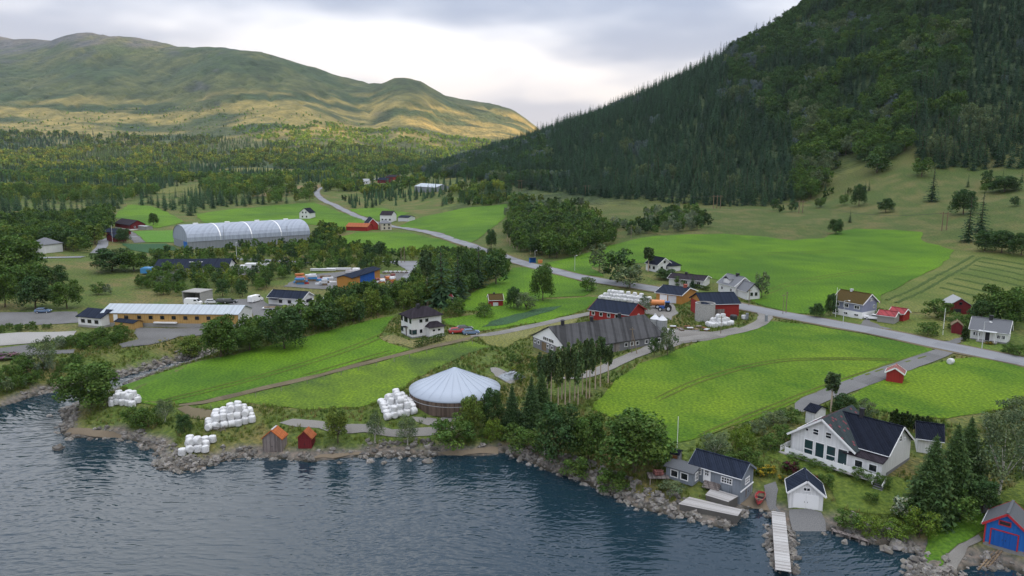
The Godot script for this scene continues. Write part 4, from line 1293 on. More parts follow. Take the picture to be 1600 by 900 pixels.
func plant_wild() -> void:
	var zl := [
		["in the thicket below the sports hall", "thicket trees below the sports hall"],
		["in the stream wood by the warehouse", "trees along the stream"],
		["above the left asphalt yard", "trees at the left edge"],
		["in the valley wood", "trees of the valley wood"],
		["on the steep wooded hillside", "trees on the wooded hillside"],
		["above the hill field", "trees above the hill field"],
		["on the rough pasture", "trees on the rough pasture"],
		["on the stream bank", "bushes on the stream bank"],
		["in the shore scrub", "shore scrub"],
		["on the far mountain slope", "trees of the far slope"]]
	var broad := ["mid_round", "mid_dark", "mid_yellow"]
	zone([[225, 440], [232, 405], [255, 396], [300, 398], [350, 396], [365, 380], [430, 378], [490, 372], [500, 352], [550, 365], [590, 385], [600, 402], [640, 400], [740, 400], [700, 410], [610, 420], [585, 425], [500, 424], [440, 440], [400, 460], [350, 470], [300, 455]], 5.5, 3.2, 5.6, broad, 0)
	zone([[495, 520], [505, 490], [500, 478], [560, 470], [620, 468], [650, 445], [668, 405], [720, 400], [790, 405], [795, 425], [745, 452], [715, 470], [690, 478], [650, 482], [600, 494], [540, 510]], 4.0, 4.5, 7.0, broad, 1)
	zone([[330, 548], [420, 530], [500, 505], [560, 500], [590, 496], [500, 520], [400, 545], [340, 558]], 4.0, 5.0, 9.0, broad, 1)
	zone([[-60, 470], [0, 470], [90, 478], [125, 468], [160, 440], [200, 420], [150, 405], [60, 412], [0, 412], [-60, 415]], 5.5, 6.0, 10.0, ["mid_round", "mid_dark", "shrub"], 2, 0.52)
	zone([[-60, 400], [0, 398], [60, 396], [150, 396], [165, 372], [175, 345], [160, 340], [60, 352], [0, 352], [-60, 354]], 7.0, 8.0, 12.0, broad, 2)
	zone([[130, 480], [200, 470], [290, 470], [285, 450], [230, 440], [200, 445], [150, 460]], 4.0, 2.5, 5.0, ["shrub", "mid_grey", "mid_round"], 2, 0.45)
	zone([[-100, 345], [0, 332], [60, 345], [170, 338], [200, 318], [300, 344], [310, 330], [420, 320], [500, 316], [500, 300], [560, 300], [640, 275], [690, 262], [690, 248], [560, 246], [400, 246], [200, 244], [0, 244], [-100, 244]], 11.5, 9.0, 15.0, ["mid_round", "mid_yellow", "mid_spruce"], 3, 0.42)
	zone([[-100, 250], [200, 250], [400, 252], [690, 250], [690, 238], [560, 232], [450, 225], [330, 216], [200, 212], [0, 208], [-100, 206]], 15.0, 11.0, 18.0, ["mid_spruce", "mid_round", "mid_yellow"], 3, 0.38)
	zone([[560, 335], [640, 325], [720, 322], [790, 318], [800, 300], [760, 285], [690, 275], [640, 280], [580, 290], [540, 297], [530, 312]], 9.0, 6.0, 10.0, broad, 3, 0.5)
	# the spruce mountain
	var face := PackedVector2Array()
	for p in [[660, 275], [690, 277], [740, 281], [790, 290], [850, 300], [930, 308], [1010, 314], [1100, 322], [1180, 324], [1240, 318], [1275, 312], [1290, 285], [1300, 258], [1330, 245], [1360, 262], [1400, 250], [1430, 225], [1440, 262], [1500, 268], [1560, 264], [1700, 262], [2100, 240], [2300, -1500], [1300, -600], [1200, -60], [900, 150], [690, 200]]:
		face.append(Vector2(p[0], p[1]))
	grow(face, Vector2(-180, 420), Vector2(900, 1250), 5.8, 12.0, 19.0, ["mid_spruce", "mid_spruce", "mid_spruce"], 4, 0.0, false)
	# broadleaf patch high on the mountain and along its lower edge
	for w in wild:
		if w[3] == 4:
			var q := pix(w[0])
			var n := n1.get_noise_2d(w[0].x * 1.5, w[0].z * 1.5)
			var patch: bool = q.x > 1140.0 and q.x < 1510.0 and q.y < 205.0 and q.y > -160.0 and (q.x - 1140.0) > (q.y - 60.0) * 0.9 - 60.0
			if (patch and n > -0.18) or n > 0.44 or (q.y > 225.0 and n > 0.12 and q.x < 860.0) or (q.x > 1240.0 and q.x < 1420.0 and q.y > 190.0):
				w[2] = "mid_round" if n < 0.3 else "mid_grey"
				w[1] *= 0.72
	for w in wild:
		if w[3] == 3 and n2.get_noise_2d(w[0].x * 2.2, w[0].z * 1.6) > 0.08:
			w[2] = "mid_spruce"
			w[1] *= 1.2
	zone([[790, 385], [800, 345], [850, 340], [920, 350], [960, 372], [950, 388], [920, 400], [860, 405], [820, 400]], 5.0, 7.0, 11.0, ["mid_round", "pine", "mid_dark"], 5)
	zone([[960, 352], [1000, 345], [1100, 345], [1110, 360], [1060, 364], [1000, 368], [960, 378]], 6.0, 4.0, 7.0, ["mid_round", "mid_dark", "mid_grey"], 5, 0.45)
	zone([[640, 320], [720, 308], [800, 310], [900, 322], [1000, 330], [1100, 335], [1110, 345], [960, 345], [880, 340], [800, 345], [720, 318]], 7.0, 4.0, 7.0, ["mid_round", "mid_dark", "mid_grey"], 6, 0.42)
	zone([[1200, 325], [1300, 260], [1420, 230], [1440, 270], [1600, 270], [1600, 380], [1520, 372], [1440, 350], [1300, 350], [1200, 360]], 14.0, 4.0, 8.0, ["mid_round", "mid_dark", "mid_spruce"], 6, 0.58)
	zone([[-60, 600], [0, 575], [100, 566], [180, 553], [300, 535], [330, 545], [300, 556], [200, 580], [120, 598], [60, 612], [0, 628], [-60, 635]], 2.6, 1.4, 3.6, ["shrub", "shrub", "mid_grey"], 7, 0.4)
	zone([[70, 540], [110, 535], [140, 528], [190, 520], [215, 530], [180, 545], [130, 548], [90, 546]], 2.6, 1.4, 3.4, ["shrub", "shrub", "mid_grey"], 7)
	zone([[340, 485], [400, 500], [470, 500], [500, 495], [470, 515], [400, 520], [350, 512]], 3.0, 1.5, 3.5, ["shrub", "shrub", "mid_yellow"], 7, 0.4)
	zone([[-60, 518], [60, 512], [80, 513], [75, 518], [0, 521], [-60, 523]], 2.4, 1.2, 2.0, ["shrub", "shrub", "shrub"], 7)
	zone([[700, 695], [740, 680], [800, 678], [830, 690], [880, 730], [960, 750], [1000, 765], [980, 772], [900, 740], [830, 708], [780, 696]], 2.2, 1.0, 2.2, ["shrub", "shrub", "shrub"], 8)
	zone([[770, 590], [800, 560], [830, 560], [860, 575], [840, 600], [800, 605]], 2.5, 0.8, 1.8, ["shrub", "shrub", "mid_yellow"], 8, 0.4)
	zone([[350, 200], [500, 190], [650, 205], [800, 225], [850, 222], [690, 250], [600, 248], [450, 236]], 12.0, 6.0, 10.0, ["mid_round", "mid_yellow", "mid_round"], 9, 0.42)
	zone([[-60, 225], [330, 225], [640, 235], [600, 200], [420, 165], [200, 170], [0, 175], [-60, 175]], 20.0, 4.0, 7.0, ["mid_round", "mid_dark", "mid_round"], 9, 0.62)
	# the trees that show largest become trees of their own, the rest are woods
	var count := {}
	wild.sort_custom(func(a, b): return a[4] > b[4])
	var woods := {}
	var names := {"mid_round": "broadleaf_tree", "mid_dark": "dark_broadleaf_tree", "mid_yellow": "yellow_green_tree", "mid_grey": "grey_green_tree", "mid_spruce": "spruce_tree", "shrub": "shrub", "pine": "pine_tree"}
	var looks := {"mid_round": "green broadleaf tree", "mid_dark": "dark green broadleaf tree", "mid_yellow": "yellow-green broadleaf tree", "mid_grey": "grey-green leafy tree", "mid_spruce": "dark pointed spruce", "shrub": "leafy shrub", "pine": "slender pine with bare trunk"}
	var cats := {"mid_spruce": "spruce", "shrub": "shrub", "pine": "pine"}
	for w in wild:
		var q := pix(w[0])
		var seen := q.x > -5.0 and q.x < 1605.0 and q.y > 0.0
		var c: int = count.get(w[2], 0)
		if seen and c < 150 and w[4] > 7.0:
			count[w[2]] = c + 1
			var strip: String = ["far left", "left", "left of centre", "in the centre", "right of centre", "right", "far right"][clampi(int(q.x / 1600.0 * 7.0), 0, 6)]
			var how: String = "low" if w[1] < 4.0 else "mid-height" if w[1] < 7.5 else "tall" if w[1] < 13.0 else "very tall"
			tree(w[2], names[w[2]], how + " " + looks[w[2]] + " " + zl[w[3]][0] + ", " + strip, cats.get(w[2], "tree"), w[0], w[1], how + " " + looks[w[2]] + "s, " + zl[w[3]][1], rng.randf_range(0.85, 1.2))
			continue
		var fk: String = FAR_OF[w[2]]
		if w[4] > 15.0:
			fk = w[2]
		var key: String = fk + ":" + str(w[3]) + ":" + str(rng.randi() % (kinds[fk][0] as Array).size())
		if not woods.has(key):
			woods[key] = []
		woods[key].append(w)
	for key in woods:
		var fk: String = key.split(":")[0]
		var zi := int(key.split(":")[1])
		var vi := int(key.split(":")[2])
		var mm := MultiMesh.new()
		mm.transform_format = MultiMesh.TRANSFORM_3D
		mm.use_colors = true
		mm.mesh = kinds[fk][0][vi]
		var list: Array = woods[key]
		mm.instance_count = list.size()
		for k in list.size():
			var w: Array = list[k]
			var s := rng.randf_range(0.85, 1.2)
			var b := Basis(Vector3.UP, rng.randf() * TAU).scaled(Vector3(w[1] * s, w[1], w[1] * s))
			mm.set_instance_transform(k, Transform3D(b, w[0] - Vector3(0, 0.02 * w[1], 0)))
			var v := rng.randf_range(0.75, 1.3)
			var tint := Color(v, v, v)
			if w[2] == "mid_dark":
				tint = Color(v * 0.7, v * 0.75, v * 0.85)
			elif w[2] == "mid_yellow":
				tint = Color(v * 1.35, v * 1.15, v)
			elif w[2] == "mid_grey":
				tint = Color(v * 1.3, v * 1.2, v * 1.6)
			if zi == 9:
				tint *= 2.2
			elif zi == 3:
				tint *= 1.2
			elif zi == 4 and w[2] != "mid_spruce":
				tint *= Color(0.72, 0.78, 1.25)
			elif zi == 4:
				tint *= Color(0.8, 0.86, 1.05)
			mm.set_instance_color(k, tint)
		var o := MultiMeshInstance3D.new()
		o.name = numbered("spruce_forest" if fk.contains("spruce") or fk == "pine" else "broadleaf_forest")
		o.multimesh = mm
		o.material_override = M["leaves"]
		add_child(o)
		stuff(o, ("massed spruces " if fk.contains("spruce") or fk == "pine" else "massed broadleaf trees ") + zl[zi][0], "forest")

func plant_grass() -> void:
	# rough grass and weeds, too fine to count
	var meshes := []
	for v in 3:
		var r := RandomNumberGenerator.new()
		r.seed = 500 + v
		var st := mb()
		for k in 14:
			var a := r.randf() * TAU
			var b := Vector3(cos(a), 0, sin(a)) * r.randf_range(0.0, 0.5)
			var d := Vector3(cos(a), 0, sin(a)) * r.randf_range(0.05, 0.35) + Vector3(0, r.randf_range(0.45, 1.0), 0)
			var s := Vector3(-sin(a), 0, cos(a)) * 0.08
			st.set_color(shade_of([Color(0.13, 0.17, 0.035), Color(0.21, 0.19, 0.07), Color(0.085, 0.135, 0.03)][v], r, 0.35))
			tri(st, b - s, b + d, b + s)
		meshes.append(done(st))
	var lists := [[], [], []]
	var areas := [Rect2(-110, 85, 210, 130)]
	for rc in areas:
		var nx := int(rc.size.x / 0.85)
		var nz := int(rc.size.y / 0.85)
		for k in nz:
			for i in nx:
				var x: float = rc.position.x + (i + rng.randf()) * 0.85
				var Z: float = rc.position.y + (k + rng.randf()) * 0.85
				var n := n3.get_noise_2d(x * 1.5, Z * 1.5)
				if n < -0.25 or absf(x) > Z * 0.75 + 8.0:
					continue
				var sd := shore_sd(x, Z)
				if sd < 3.2 + n * 3.0 or not is_clear(Vector2(x, Z)):
					continue
				lists[0 if n < 0.08 else 1 if n < 0.25 else 2].append(Transform3D(Basis(Vector3.UP, rng.randf() * TAU).scaled(Vector3.ONE * rng.randf_range(0.4, 1.0)), at_ground(x, Z)))
	for v in 3:
		var mm := MultiMesh.new()
		mm.transform_format = MultiMesh.TRANSFORM_3D
		mm.mesh = meshes[v]
		mm.instance_count = lists[v].size()
		for k in lists[v].size():
			mm.set_instance_transform(k, lists[v][k])
		var o := MultiMeshInstance3D.new()
		o.name = numbered("rough_grass")
		o.multimesh = mm
		o.material_override = M["leaves"]
		add_child(o)
		stuff(o, ["green rough grass on unmown ground", "dry yellow tall grass on unmown ground", "dark green weeds on unmown ground"][v], "grass")

# ---------- buildings ----------
# a building plot from three ground corners in the picture: A near corner, B and C the ends of its two visible walls
func plot(A: Array, B: Array, C: Array, level: float = -99.0) -> Dictionary:
	var a := ground(A[0], A[1])
	var b := ground(B[0], B[1])
	var c := ground(C[0], C[1])
	if level > -90.0:
		var e := []
		for q in [A, B, C]:
			var g := on_plane(q[0], q[1], level)
			e.append(Vector3(g.x, level, -g.y))
		a = e[0]
		b = e[1]
		c = e[2]
	var ab := Vector2(b.x - a.x, b.z - a.z)
	var ac := Vector2(c.x - a.x, c.z - a.z)
	var ux := ab.normalized()
	var zz := Vector2(-ux.y, ux.x)   # x cross y, seen from above
	var s := 1.0 if ac.dot(zz) > 0.0 else -1.0
	var W := absf(ac.dot(zz))
	var L := ab.length()
	var mid := Vector2(a.x, a.z) + ux * L * 0.5 + zz * s * W * 0.5
	var y := (hgt(a.x, -a.z) * 2.0 + hgt(b.x, -b.z) + hgt(c.x, -c.z)) / 4.0
	if level > -90.0:
		y = level
	return {"pos": Vector3(mid.x, y, mid.y), "yaw": atan2(-ux.y, ux.x), "L": L, "W": W, "s": s}

func face(h: Dictionary, f: String) -> Array:   # [origin, direction, outward, length]
	var L: float = h.L
	var W: float = h.W
	var s: float = h.s
	var A := Vector3(-L / 2, 0, -s * W / 2)
	match f:
		"ab": return [A, Vector3.RIGHT, Vector3(0, 0, -s), L]
		"ac": return [A, Vector3(0, 0, s), Vector3.LEFT, W]
		"bd": return [Vector3(L / 2, 0, -s * W / 2), Vector3(0, 0, s), Vector3.RIGHT, W]
	return [Vector3(-L / 2, 0, s * W / 2), Vector3.RIGHT, Vector3(0, 0, s), L]

func house(called: String, label: String, category: String, A: Array, B: Array, C: Array, o: Dictionary) -> Dictionary:
	var h := plot(A, B, C, o.get("level", -99.0))
	if o.has("W"):
		var was: float = h.W
		h.W = o.W
		var back := Vector3(0, 0, h.s * (o.W - was) * 0.5).rotated(Vector3.UP, h.yaw)
		h.pos += back
	if o.has("lift"):
		h.pos.y += o.lift
	var t := thing(called, label, category, h.pos, h.yaw, o.get("group", ""))
	h["node"] = t
	h["o"] = o
	var L: float = h.L
	var W: float = h.W
	var e: float = o.eave
	var r: float = o.rise
	var along_x: bool = o.get("ridge", "ab") == "ab"
	var foot: float = o.get("foot", -1.4)
	var wall: Material = M[o.wall]
	var st := mb()
	bx(st, Vector3(0, (e + foot) / 2, 0), Vector3(L, e - foot, W))
	var gst := mb() if o.has("gable") else st
	var hip: bool = o.get("hip", false)
	if not hip and not o.has("flat"):
		var gx := L / 2 if along_x else W / 2
		var gw := W / 2 if along_x else L / 2
		for sd in ([-1.0] if o.has("roof_short") else [-1.0, 1.0]):
			var p := [Vector3(sd * gx, e, -gw), Vector3(sd * gx, e, gw), Vector3(sd * gx, e + r, 0)]
			var q := [Vector3(sd * (gx - 0.1), e, -gw), Vector3(sd * (gx - 0.1), e, gw), Vector3(sd * (gx - 0.1), e + r, 0)]
			if o.has("gable"):
				var down: float = o.get("gable_down", 0.0)
				p = [Vector3(sd * (gx + 0.03), e, -gw), Vector3(sd * (gx + 0.03), e, gw), Vector3(sd * (gx + 0.03), e + r, 0)]
				if down > 0.0:
					var d0 := Vector3(sd * (gx + 0.03), e - down, -gw)
					var d1 := Vector3(sd * (gx + 0.03), e - down, gw)
					var box := [p[0], p[1], d1, d0]
					if not along_x:
						for k in 4:
							box[k] = Vector3(box[k].z, box[k].y, box[k].x)
					quad(gst, box[0], box[1], box[2], box[3])
			if not along_x:
				for k in 3:
					p[k] = Vector3(p[k].z, p[k].y, p[k].x)
					q[k] = Vector3(q[k].z, q[k].y, q[k].x)
			tri(gst, p[0], p[1], p[2])
			tri(gst, q[2], q[1], q[0])
			if o.has("gable"):
				part(gst, "gable_cladding", M[o.gable], t)
				gst = mb()
	part(st, "wall", wall, t)
	if o.has("base"):
		var bs := mb()
		var bh: float = o.get("base_h", 0.5)
		bx(bs, Vector3(0, (bh + foot) / 2, 0), Vector3(L + 0.06, bh - foot, W + 0.06))
		part(bs, "plinth", M[o.base], t)
	# roof
	var ov: float = o.get("over", 0.35)
	var th: float = o.get("thick", 0.16)
	var rs := mb()
	var lift := 0.03
	if o.has("flat"):
		bx(rs, Vector3(0, e + 0.12, 0), Vector3(L + 2 * ov, 0.24, W + 2 * ov))
		h["roof"] = part(rs, "roof", M[o.roof], t)
		return h
	var rl := (L if along_x else W) / 2 + ov
	var rw := (W if along_x else L) / 2
	var sl := r / rw
	var we := rw + ov
	var ye := e - ov * sl + lift
	var yr := e + r + lift
	if hip:
		var ri: float = maxf(0.3, rl - we * o.get("hip_run", 0.95))
		var c := [Vector3(-rl, ye, -we), Vector3(rl, ye, -we), Vector3(rl, ye, we), Vector3(-rl, ye, we), Vector3(-ri, yr, 0), Vector3(ri, yr, 0)]
		if not along_x:
			for k in 6:
				c[k] = Vector3(c[k].z, c[k].y, -c[k].x)
		var dn := Vector3(0, -th, 0)
		quad(rs, c[0], c[1], c[5], c[4])
		quad(rs, c[2], c[3], c[4], c[5])
		tri(rs, c[1], c[2], c[5])
		tri(rs, c[3], c[0], c[4])
		for k in 4:
			quad(rs, c[k] + dn, c[(k + 1) % 4] + dn, c[(k + 1) % 4], c[k])
		quad(rs, c[3] + dn, c[2] + dn, c[1] + dn, c[0] + dn)
	else:
		var cut := -rl
		var end: float = rl - o.get("roof_short", 0.0)
		for sd in [-1.0, 1.0]:
			var q := [Vector3(cut, yr, 0), Vector3(end, yr, 0), Vector3(end, ye, sd * we), Vector3(cut, ye, sd * we)]
			if not along_x:
				for k in 4:
					q[k] = Vector3(q[k].z, q[k].y, -q[k].x)
			var up := Vector3(0, th, 0)
			quad(rs, q[0] + up, q[1] + up, q[2] + up, q[3] + up)
			quad(rs, q[0], q[3], q[2], q[1])
			quad(rs, q[3], q[3] + up, q[2] + up, q[2])
			quad(rs, q[0], q[0] + up, q[3] + up, q[3])
			quad(rs, q[1], q[2], q[2] + up, q[1] + up)
	h["roof"] = part(rs, "roof", M[o.roof], t)
	if o.has("trim") and not hip:
		var cs := mb()
		var c0 := Vector3(-rl, yr + th + 0.02, 0)
		var c1 := Vector3(rl - o.get("roof_short", 0.0), yr + th + 0.02, 0)
		if not along_x:
			c0 = Vector3(0, c0.y, rl)
			c1 = Vector3(0, c1.y, -rl)
		beam(cs, c0, c1, 0.3, 0.08)
		part(cs, "ridge_cap", M[o.roof], h.roof)
		for sd in [-1.0, 1.0]:
			var gt := mb()
			var g0 := Vector3(-rl, ye + 0.02, sd * (we + 0.06))
			var g1 := Vector3(rl - o.get("roof_short", 0.0), ye + 0.02, sd * (we + 0.06))
			if not along_x:
				g0 = Vector3(g0.z, g0.y, rl)
				g1 = Vector3(g1.z, g1.y, -rl)
			tube(gt, g0, g1, 0.07, 0.07, 6)
			part(gt, "gutter", M["pale_grey"], h.roof)
		for g in ([-1.0] if o.has("roof_short") else [-1.0, 1.0]):
			for sd in [-1.0, 1.0]:
				var bs := mb()
				var p0 := Vector3(g * (rl + 0.03), yr + 0.02, 0)
				var p1 := Vector3(g * (rl + 0.03), ye + 0.02, sd * (we + 0.02))
				if not along_x:
					p0 = Vector3(p0.z, p0.y, -p0.x)
					p1 = Vector3(p1.z, p1.y, -p1.x)
				beam(bs, p0, p1, 0.06, 0.26)
				part(bs, "bargeboard", M[o.trim], h.roof)
	h["yr"] = yr
	return h

# a chimney on the ridge at fraction t along it
func chimney(h: Dictionary, t: float, material: String, size: float = 0.7, tall: float = 0.9, off: float = 0.0) -> void:
	var along_x: bool = h.o.get("ridge", "ab") == "ab"
	var len: float = h.L if along_x else h.W
	var x := (t - 0.5) * len
	var p := Vector3(x, h.yr + tall * 0.5 - 0.35, off) if along_x else Vector3(off, h.yr + tall * 0.5 - 0.35, x)
	var st := mb()
	bx(st, p, Vector3(size, tall + 0.5, size))
	bx(st, p + Vector3(0, tall * 0.5 + 0.29, 0), Vector3(size * 1.25, 0.1, size * 1.25))
	part(st, "chimney", M[material], h.roof)

func facing(f: Array) -> Basis:
	# local x along the wall, y up, z outward
	var x: Vector3 = f[1]
	var z: Vector3 = f[2]
	if x.cross(Vector3.UP).dot(z) < 0.0:
		x = -x
	return Basis(x, Vector3.UP, z)

func window(h: Dictionary, fc: String, t: float, y: float, w: float, hh: float, frame: String = "white_trim", bars: int = 1, rows: int = 0, glass: String = "glass", proud: float = 0.0) -> void:
	var f := face(h, fc)
	var b := facing(f)
	var c: Vector3 = f[0] + f[1] * (t * f[3]) + Vector3(0, y + hh * 0.5, 0) + f[2] * (0.02 + proud)
	var st := mb()
	var g := 0.11
	for sd in [-1.0, 1.0]:
		bx(st, c + b * Vector3(sd * (w * 0.5 + g * 0.4), 0, 0.03), Vector3(g, hh + 2 * g, 0.09), b)
		bx(st, c + b * Vector3(0, sd * (hh * 0.5 + g * 0.4), 0.03), Vector3(w, g, 0.09), b)
	for k in bars:
		bx(st, c + b * Vector3(((k + 1.0) / (bars + 1) - 0.5) * w, 0, 0.02), Vector3(0.07, hh, 0.06), b)
	for k in rows:
		bx(st, c + b * Vector3(0, ((k + 1.0) / (rows + 1) - 0.5) * hh, 0.02), Vector3(w, 0.06, 0.055), b)
	var o := part(st, "window", M[frame], h.node)
	var ps := mb()
	bx(ps, c, Vector3(w, hh, 0.03), b)
	part(ps, "pane", M[glass], o)

func windows(h: Dictionary, fc: String, ts: Array, y: float, w: float, hh: float, frame: String = "white_trim", bars: int = 1, rows: int = 0, glass: String = "glass", proud: float = 0.0) -> void:
	for t in ts:
		window(h, fc, t, y, w, hh, frame, bars, rows, glass, proud)

func door(h: Dictionary, fc: String, t: float, y: float, w: float, hh: float, material: String, trim: String = "", leaves: int = 1) -> void:
	var f := face(h, fc)
	var b := facing(f)
	var c: Vector3 = f[0] + f[1] * (t * f[3]) + Vector3(0, y + hh * 0.5, 0) + f[2] * 0.03
	for k in leaves:
		var st := mb()
		var lw := w / leaves
		bx(st, c + b * Vector3((k + 0.5 - leaves * 0.5) * lw, 0, 0), Vector3(lw - 0.03, hh, 0.07), b)
		var d := part(st, "door", M[material], h.node)
		var hs := mb()
		bx(hs, c + b * Vector3((k + 0.5 - leaves * 0.5) * lw + lw * (0.38 if k == 0 else -0.38), -0.05, 0.06), Vector3(0.06, 0.14, 0.06), b)
		part(hs, "handle", M["dark_trim"], d)
	if trim != "":
		var ts := mb()
		for sd in [-1.0, 1.0]:
			bx(ts, c + b * Vector3(sd * (w * 0.5 + 0.07), 0.03, 0.02), Vector3(0.14, hh + 0.14, 0.1), b)
		bx(ts, c + b * Vector3(0, hh * 0.5 + 0.07, 0.02), Vector3(w, 0.14, 0.1), b)
		part(ts, "door_frame", M[trim], h.node)

func keep_off(h: Dictionary, m: float = 1.0) -> void:
	var p := PackedVector2Array()
	for c in [[-1, -1], [1, -1], [1, 1], [-1, 1]]:
		var q: Vector3 = Vector3(c[0] * (h.L / 2 + m), 0, c[1] * (h.W / 2 + m)).rotated(Vector3.UP, h.yaw) + h.pos
		p.append(Vector2(q.x, -q.z))
	clear_areas.append(p)

func slab(h: Dictionary, called: String, material: String, c: Vector3, s: Vector3) -> MeshInstance3D:
	var st := mb()
	bx(st, c, s)
	return part(st, called, M[material], h.node)

func build_buildings() -> void:
	near_buildings()
	farm_buildings()
	far_buildings()

func near_buildings() -> void:
	# white boathouse
	var h := house("boathouse", "white boathouse with dark roof standing at the jetty", "boathouse", [1232, 794], [1285, 799], [1228, 768], {"eave": 2.3, "rise": 1.75, "ridge": "ac", "wall": "white_wall", "roof": "slate_roof", "trim": "white_trim", "over": 0.3})
	keep_off(h)
	door(h, "ab", 0.5, 0.05, 3.3, 2.05, "white_trim", "", 2)
	window(h, "ab", 0.5, 2.65, 0.8, 0.42, "white_trim", 1)
	# main cottage on the shore
	var c := house("cottage", "grey shore cottage with dark roof and white small-paned windows", "cottage", [1156, 783], [1078, 759], [1180, 768], {"level": 1.0, "eave": 3.5, "rise": 1.35, "wall": "grey_wall", "roof": "slate_roof", "trim": "grey_wall", "over": 0.3})
	keep_off(c)
	window(c, "ab", 0.27, 2.1, 1.5, 0.75, "white_trim", 3, 1)
	door(c, "ab", 0.66, 1.45, 0.85, 1.95, "white_trim", "white_trim", 1)
	window(c, "ab", 0.66, 2.4, 0.55, 0.8, "white_trim", 1, 1, "glass", 0.06)
	window(c, "ab", 0.82, 2.3, 0.5, 0.7, "white_trim", 1, 1)
	window(c, "ac", 0.5, 2.0, 1.3, 0.75, "white_trim", 3, 1)
	slab(c, "white_ledge", "white_trim", Vector3(-c.L / 2 - 0.06, 1.35, 0), Vector3(0.12, 0.14, c.W))
	door(c, "ac", 0.62, 0.0, 1.3, 1.25, "grey_wall", "weathered_wood", 2)
	var a := house("cottage_annex", "low grey annex on posts left of the shore cottage", "annex", [1081, 771], [1040, 758], [1098, 761], {"level": 1.0, "eave": 3.0, "rise": 0.35, "wall": "grey_wall", "roof": "felt_roof", "over": 0.3, "foot": 1.1})
	keep_off(a)
	windows(a, "ab", [0.3, 0.68], 1.75, 1.05, 0.95, "white_trim", 0)
	window(a, "ac", 0.4, 1.7, 0.7, 1.05, "white_trim", 1, 1)
	for k in 3:
		for j in 2:
			var st := mb()
			tube(st, Vector3((k - 1) * a.L * 0.42, -1.0, (j - 0.5) * a.W * 0.8), Vector3((k - 1) * a.L * 0.42, 1.12, (j - 0.5) * a.W * 0.8), 0.09, 0.09, 6)
			part(st, "post", M["weathered_wood"], a.node)
	var s := house("tool_shed", "small dark grey open shed behind the shore cottage", "shed", [1060, 730], [1047, 727], [1075, 725], {"eave": 1.9, "rise": 0.4, "wall": "barn_grey_wall", "roof": "black_roof", "over": 0.15})
	door(s, "ab", 0.5, 0.0, 0.7, 1.7, "rust", "timber")
	# terrace between the cottage and the water: boards on a low frame
	terrace("terrace", "raised board terrace in front of the shore cottage", [1102, 773], [1138, 784], [1154, 775], [1112, 762], 2.0)
	terrace("quay_deck", "long pale board deck on the stone quay below the cottage", [1060, 787], [1153, 806], [1160, 796], [1077, 776], 1.35)
	steps()
	# big white house
	var w := house("white_house", "large white house with black tiled roof and glazed veranda", "house", [1384, 744], [1243, 700], [1436, 723], {"eave": 3.3, "rise": 2.95, "wall": "white_wall", "roof": "black_roof", "trim": "white_trim", "over": 0.4, "base": "plinth", "base_h": 0.45, "roof_short": 5.2})
	keep_off(w)
	var L: float = w.L
	var W: float = w.W
	var s_: float = w.s
	# cross wing with a front gable over the glazed room, roof of green and red tiles
	var x0 := L / 2 - 9.6
	var x1 := L / 2
	var xm := (x0 + x1) / 2
	var zf := -s_ * (W / 2 + 1.7)
	var zb := s_ * (W / 2 - 0.5)
	var gs := mb()
	var gy := 3.0
	var gr := 3.4
	bx(gs, Vector3(xm + 0.9, gy / 2 - 0.2, (zf + -s_ * W / 2) / 2), Vector3(x1 - x0 - 1.8, gy + 0.4, absf(zf + s_ * W / 2)))
	tri(gs, Vector3(x0, gy, zf), Vector3(xm, gy + gr, zf), Vector3(x1, gy, zf))
	tri(gs, Vector3(x0, gy, zf + s_ * 0.12), Vector3(x1, gy, zf + s_ * 0.12), Vector3(xm, gy + gr, zf + s_ * 0.12))
	bx(gs, Vector3(xm, gy - 0.1, zf + s_ * 0.9), Vector3(x1 - x0, 0.25, 1.85))
	tri(gs, Vector3(x0, gy, zb - s_ * 0.3), Vector3(xm, gy + gr, zb - s_ * 0.3), Vector3(x1, gy, zb - s_ * 0.3))
	part(gs, "cross_gable", M["white_wall"], w.node)
	var dx := (x1 - x0) / 2
	for sd in [-1.0, 1.0]:
		var rs := mb()
		var ov := 0.45
		var q := [Vector3(xm, gy + gr + 0.05, zf - s_ * ov), Vector3(xm, gy + gr + 0.05, zb), Vector3(xm + sd * (dx + ov), gy - ov * gr / dx + 0.05, zb), Vector3(xm + sd * (dx + ov), gy - ov * gr / dx + 0.05, zf - s_ * ov)]
		var up := Vector3(0, 0.16, 0)
		quad(rs, q[0] + up, q[1] + up, q[2] + up, q[3] + up)
		quad(rs, q[0], q[3], q[2], q[1])
		quad(rs, q[3], q[3] + up, q[2] + up, q[2])
		quad(rs, q[0], q[0] + up, q[3] + up, q[3])
		var ro := part(rs, "wing_roof", M["tile_green"] , w.node)
		var bs := mb()
		beam(bs, q[0] + Vector3(0, 0.06, -s_ * 0.04), q[3] + Vector3(0, 0.06, -s_ * 0.04), 0.06, 0.3)
		part(bs, "bargeboard", M["white_trim"], ro)
		# single red tiles among the green ones
		var tr := RandomNumberGenerator.new()
		tr.seed = 12
		for k in 34:
			var u := tr.randf_range(0.02, 0.93)
			var v := tr.randf_range(0.03, 0.93)
			v = roundf(v * 16.0) / 16.0 + 0.02
			var p: Vector3 = q[0].lerp(q[3], v).lerp(q[1].lerp(q[2], v), u) + up + Vector3(0, 0.015, 0)
			var ts := mb()
			bx(ts, p, Vector3(0.36, 0.03, 0.34), Basis(Vector3(0, 0, 1), sd * -atan2(gr, dx)))
			part(ts, "red_tile", M["tile_red"], ro)
	# tall glazed panels along the front
	var fz := zf - s_ * 0.02
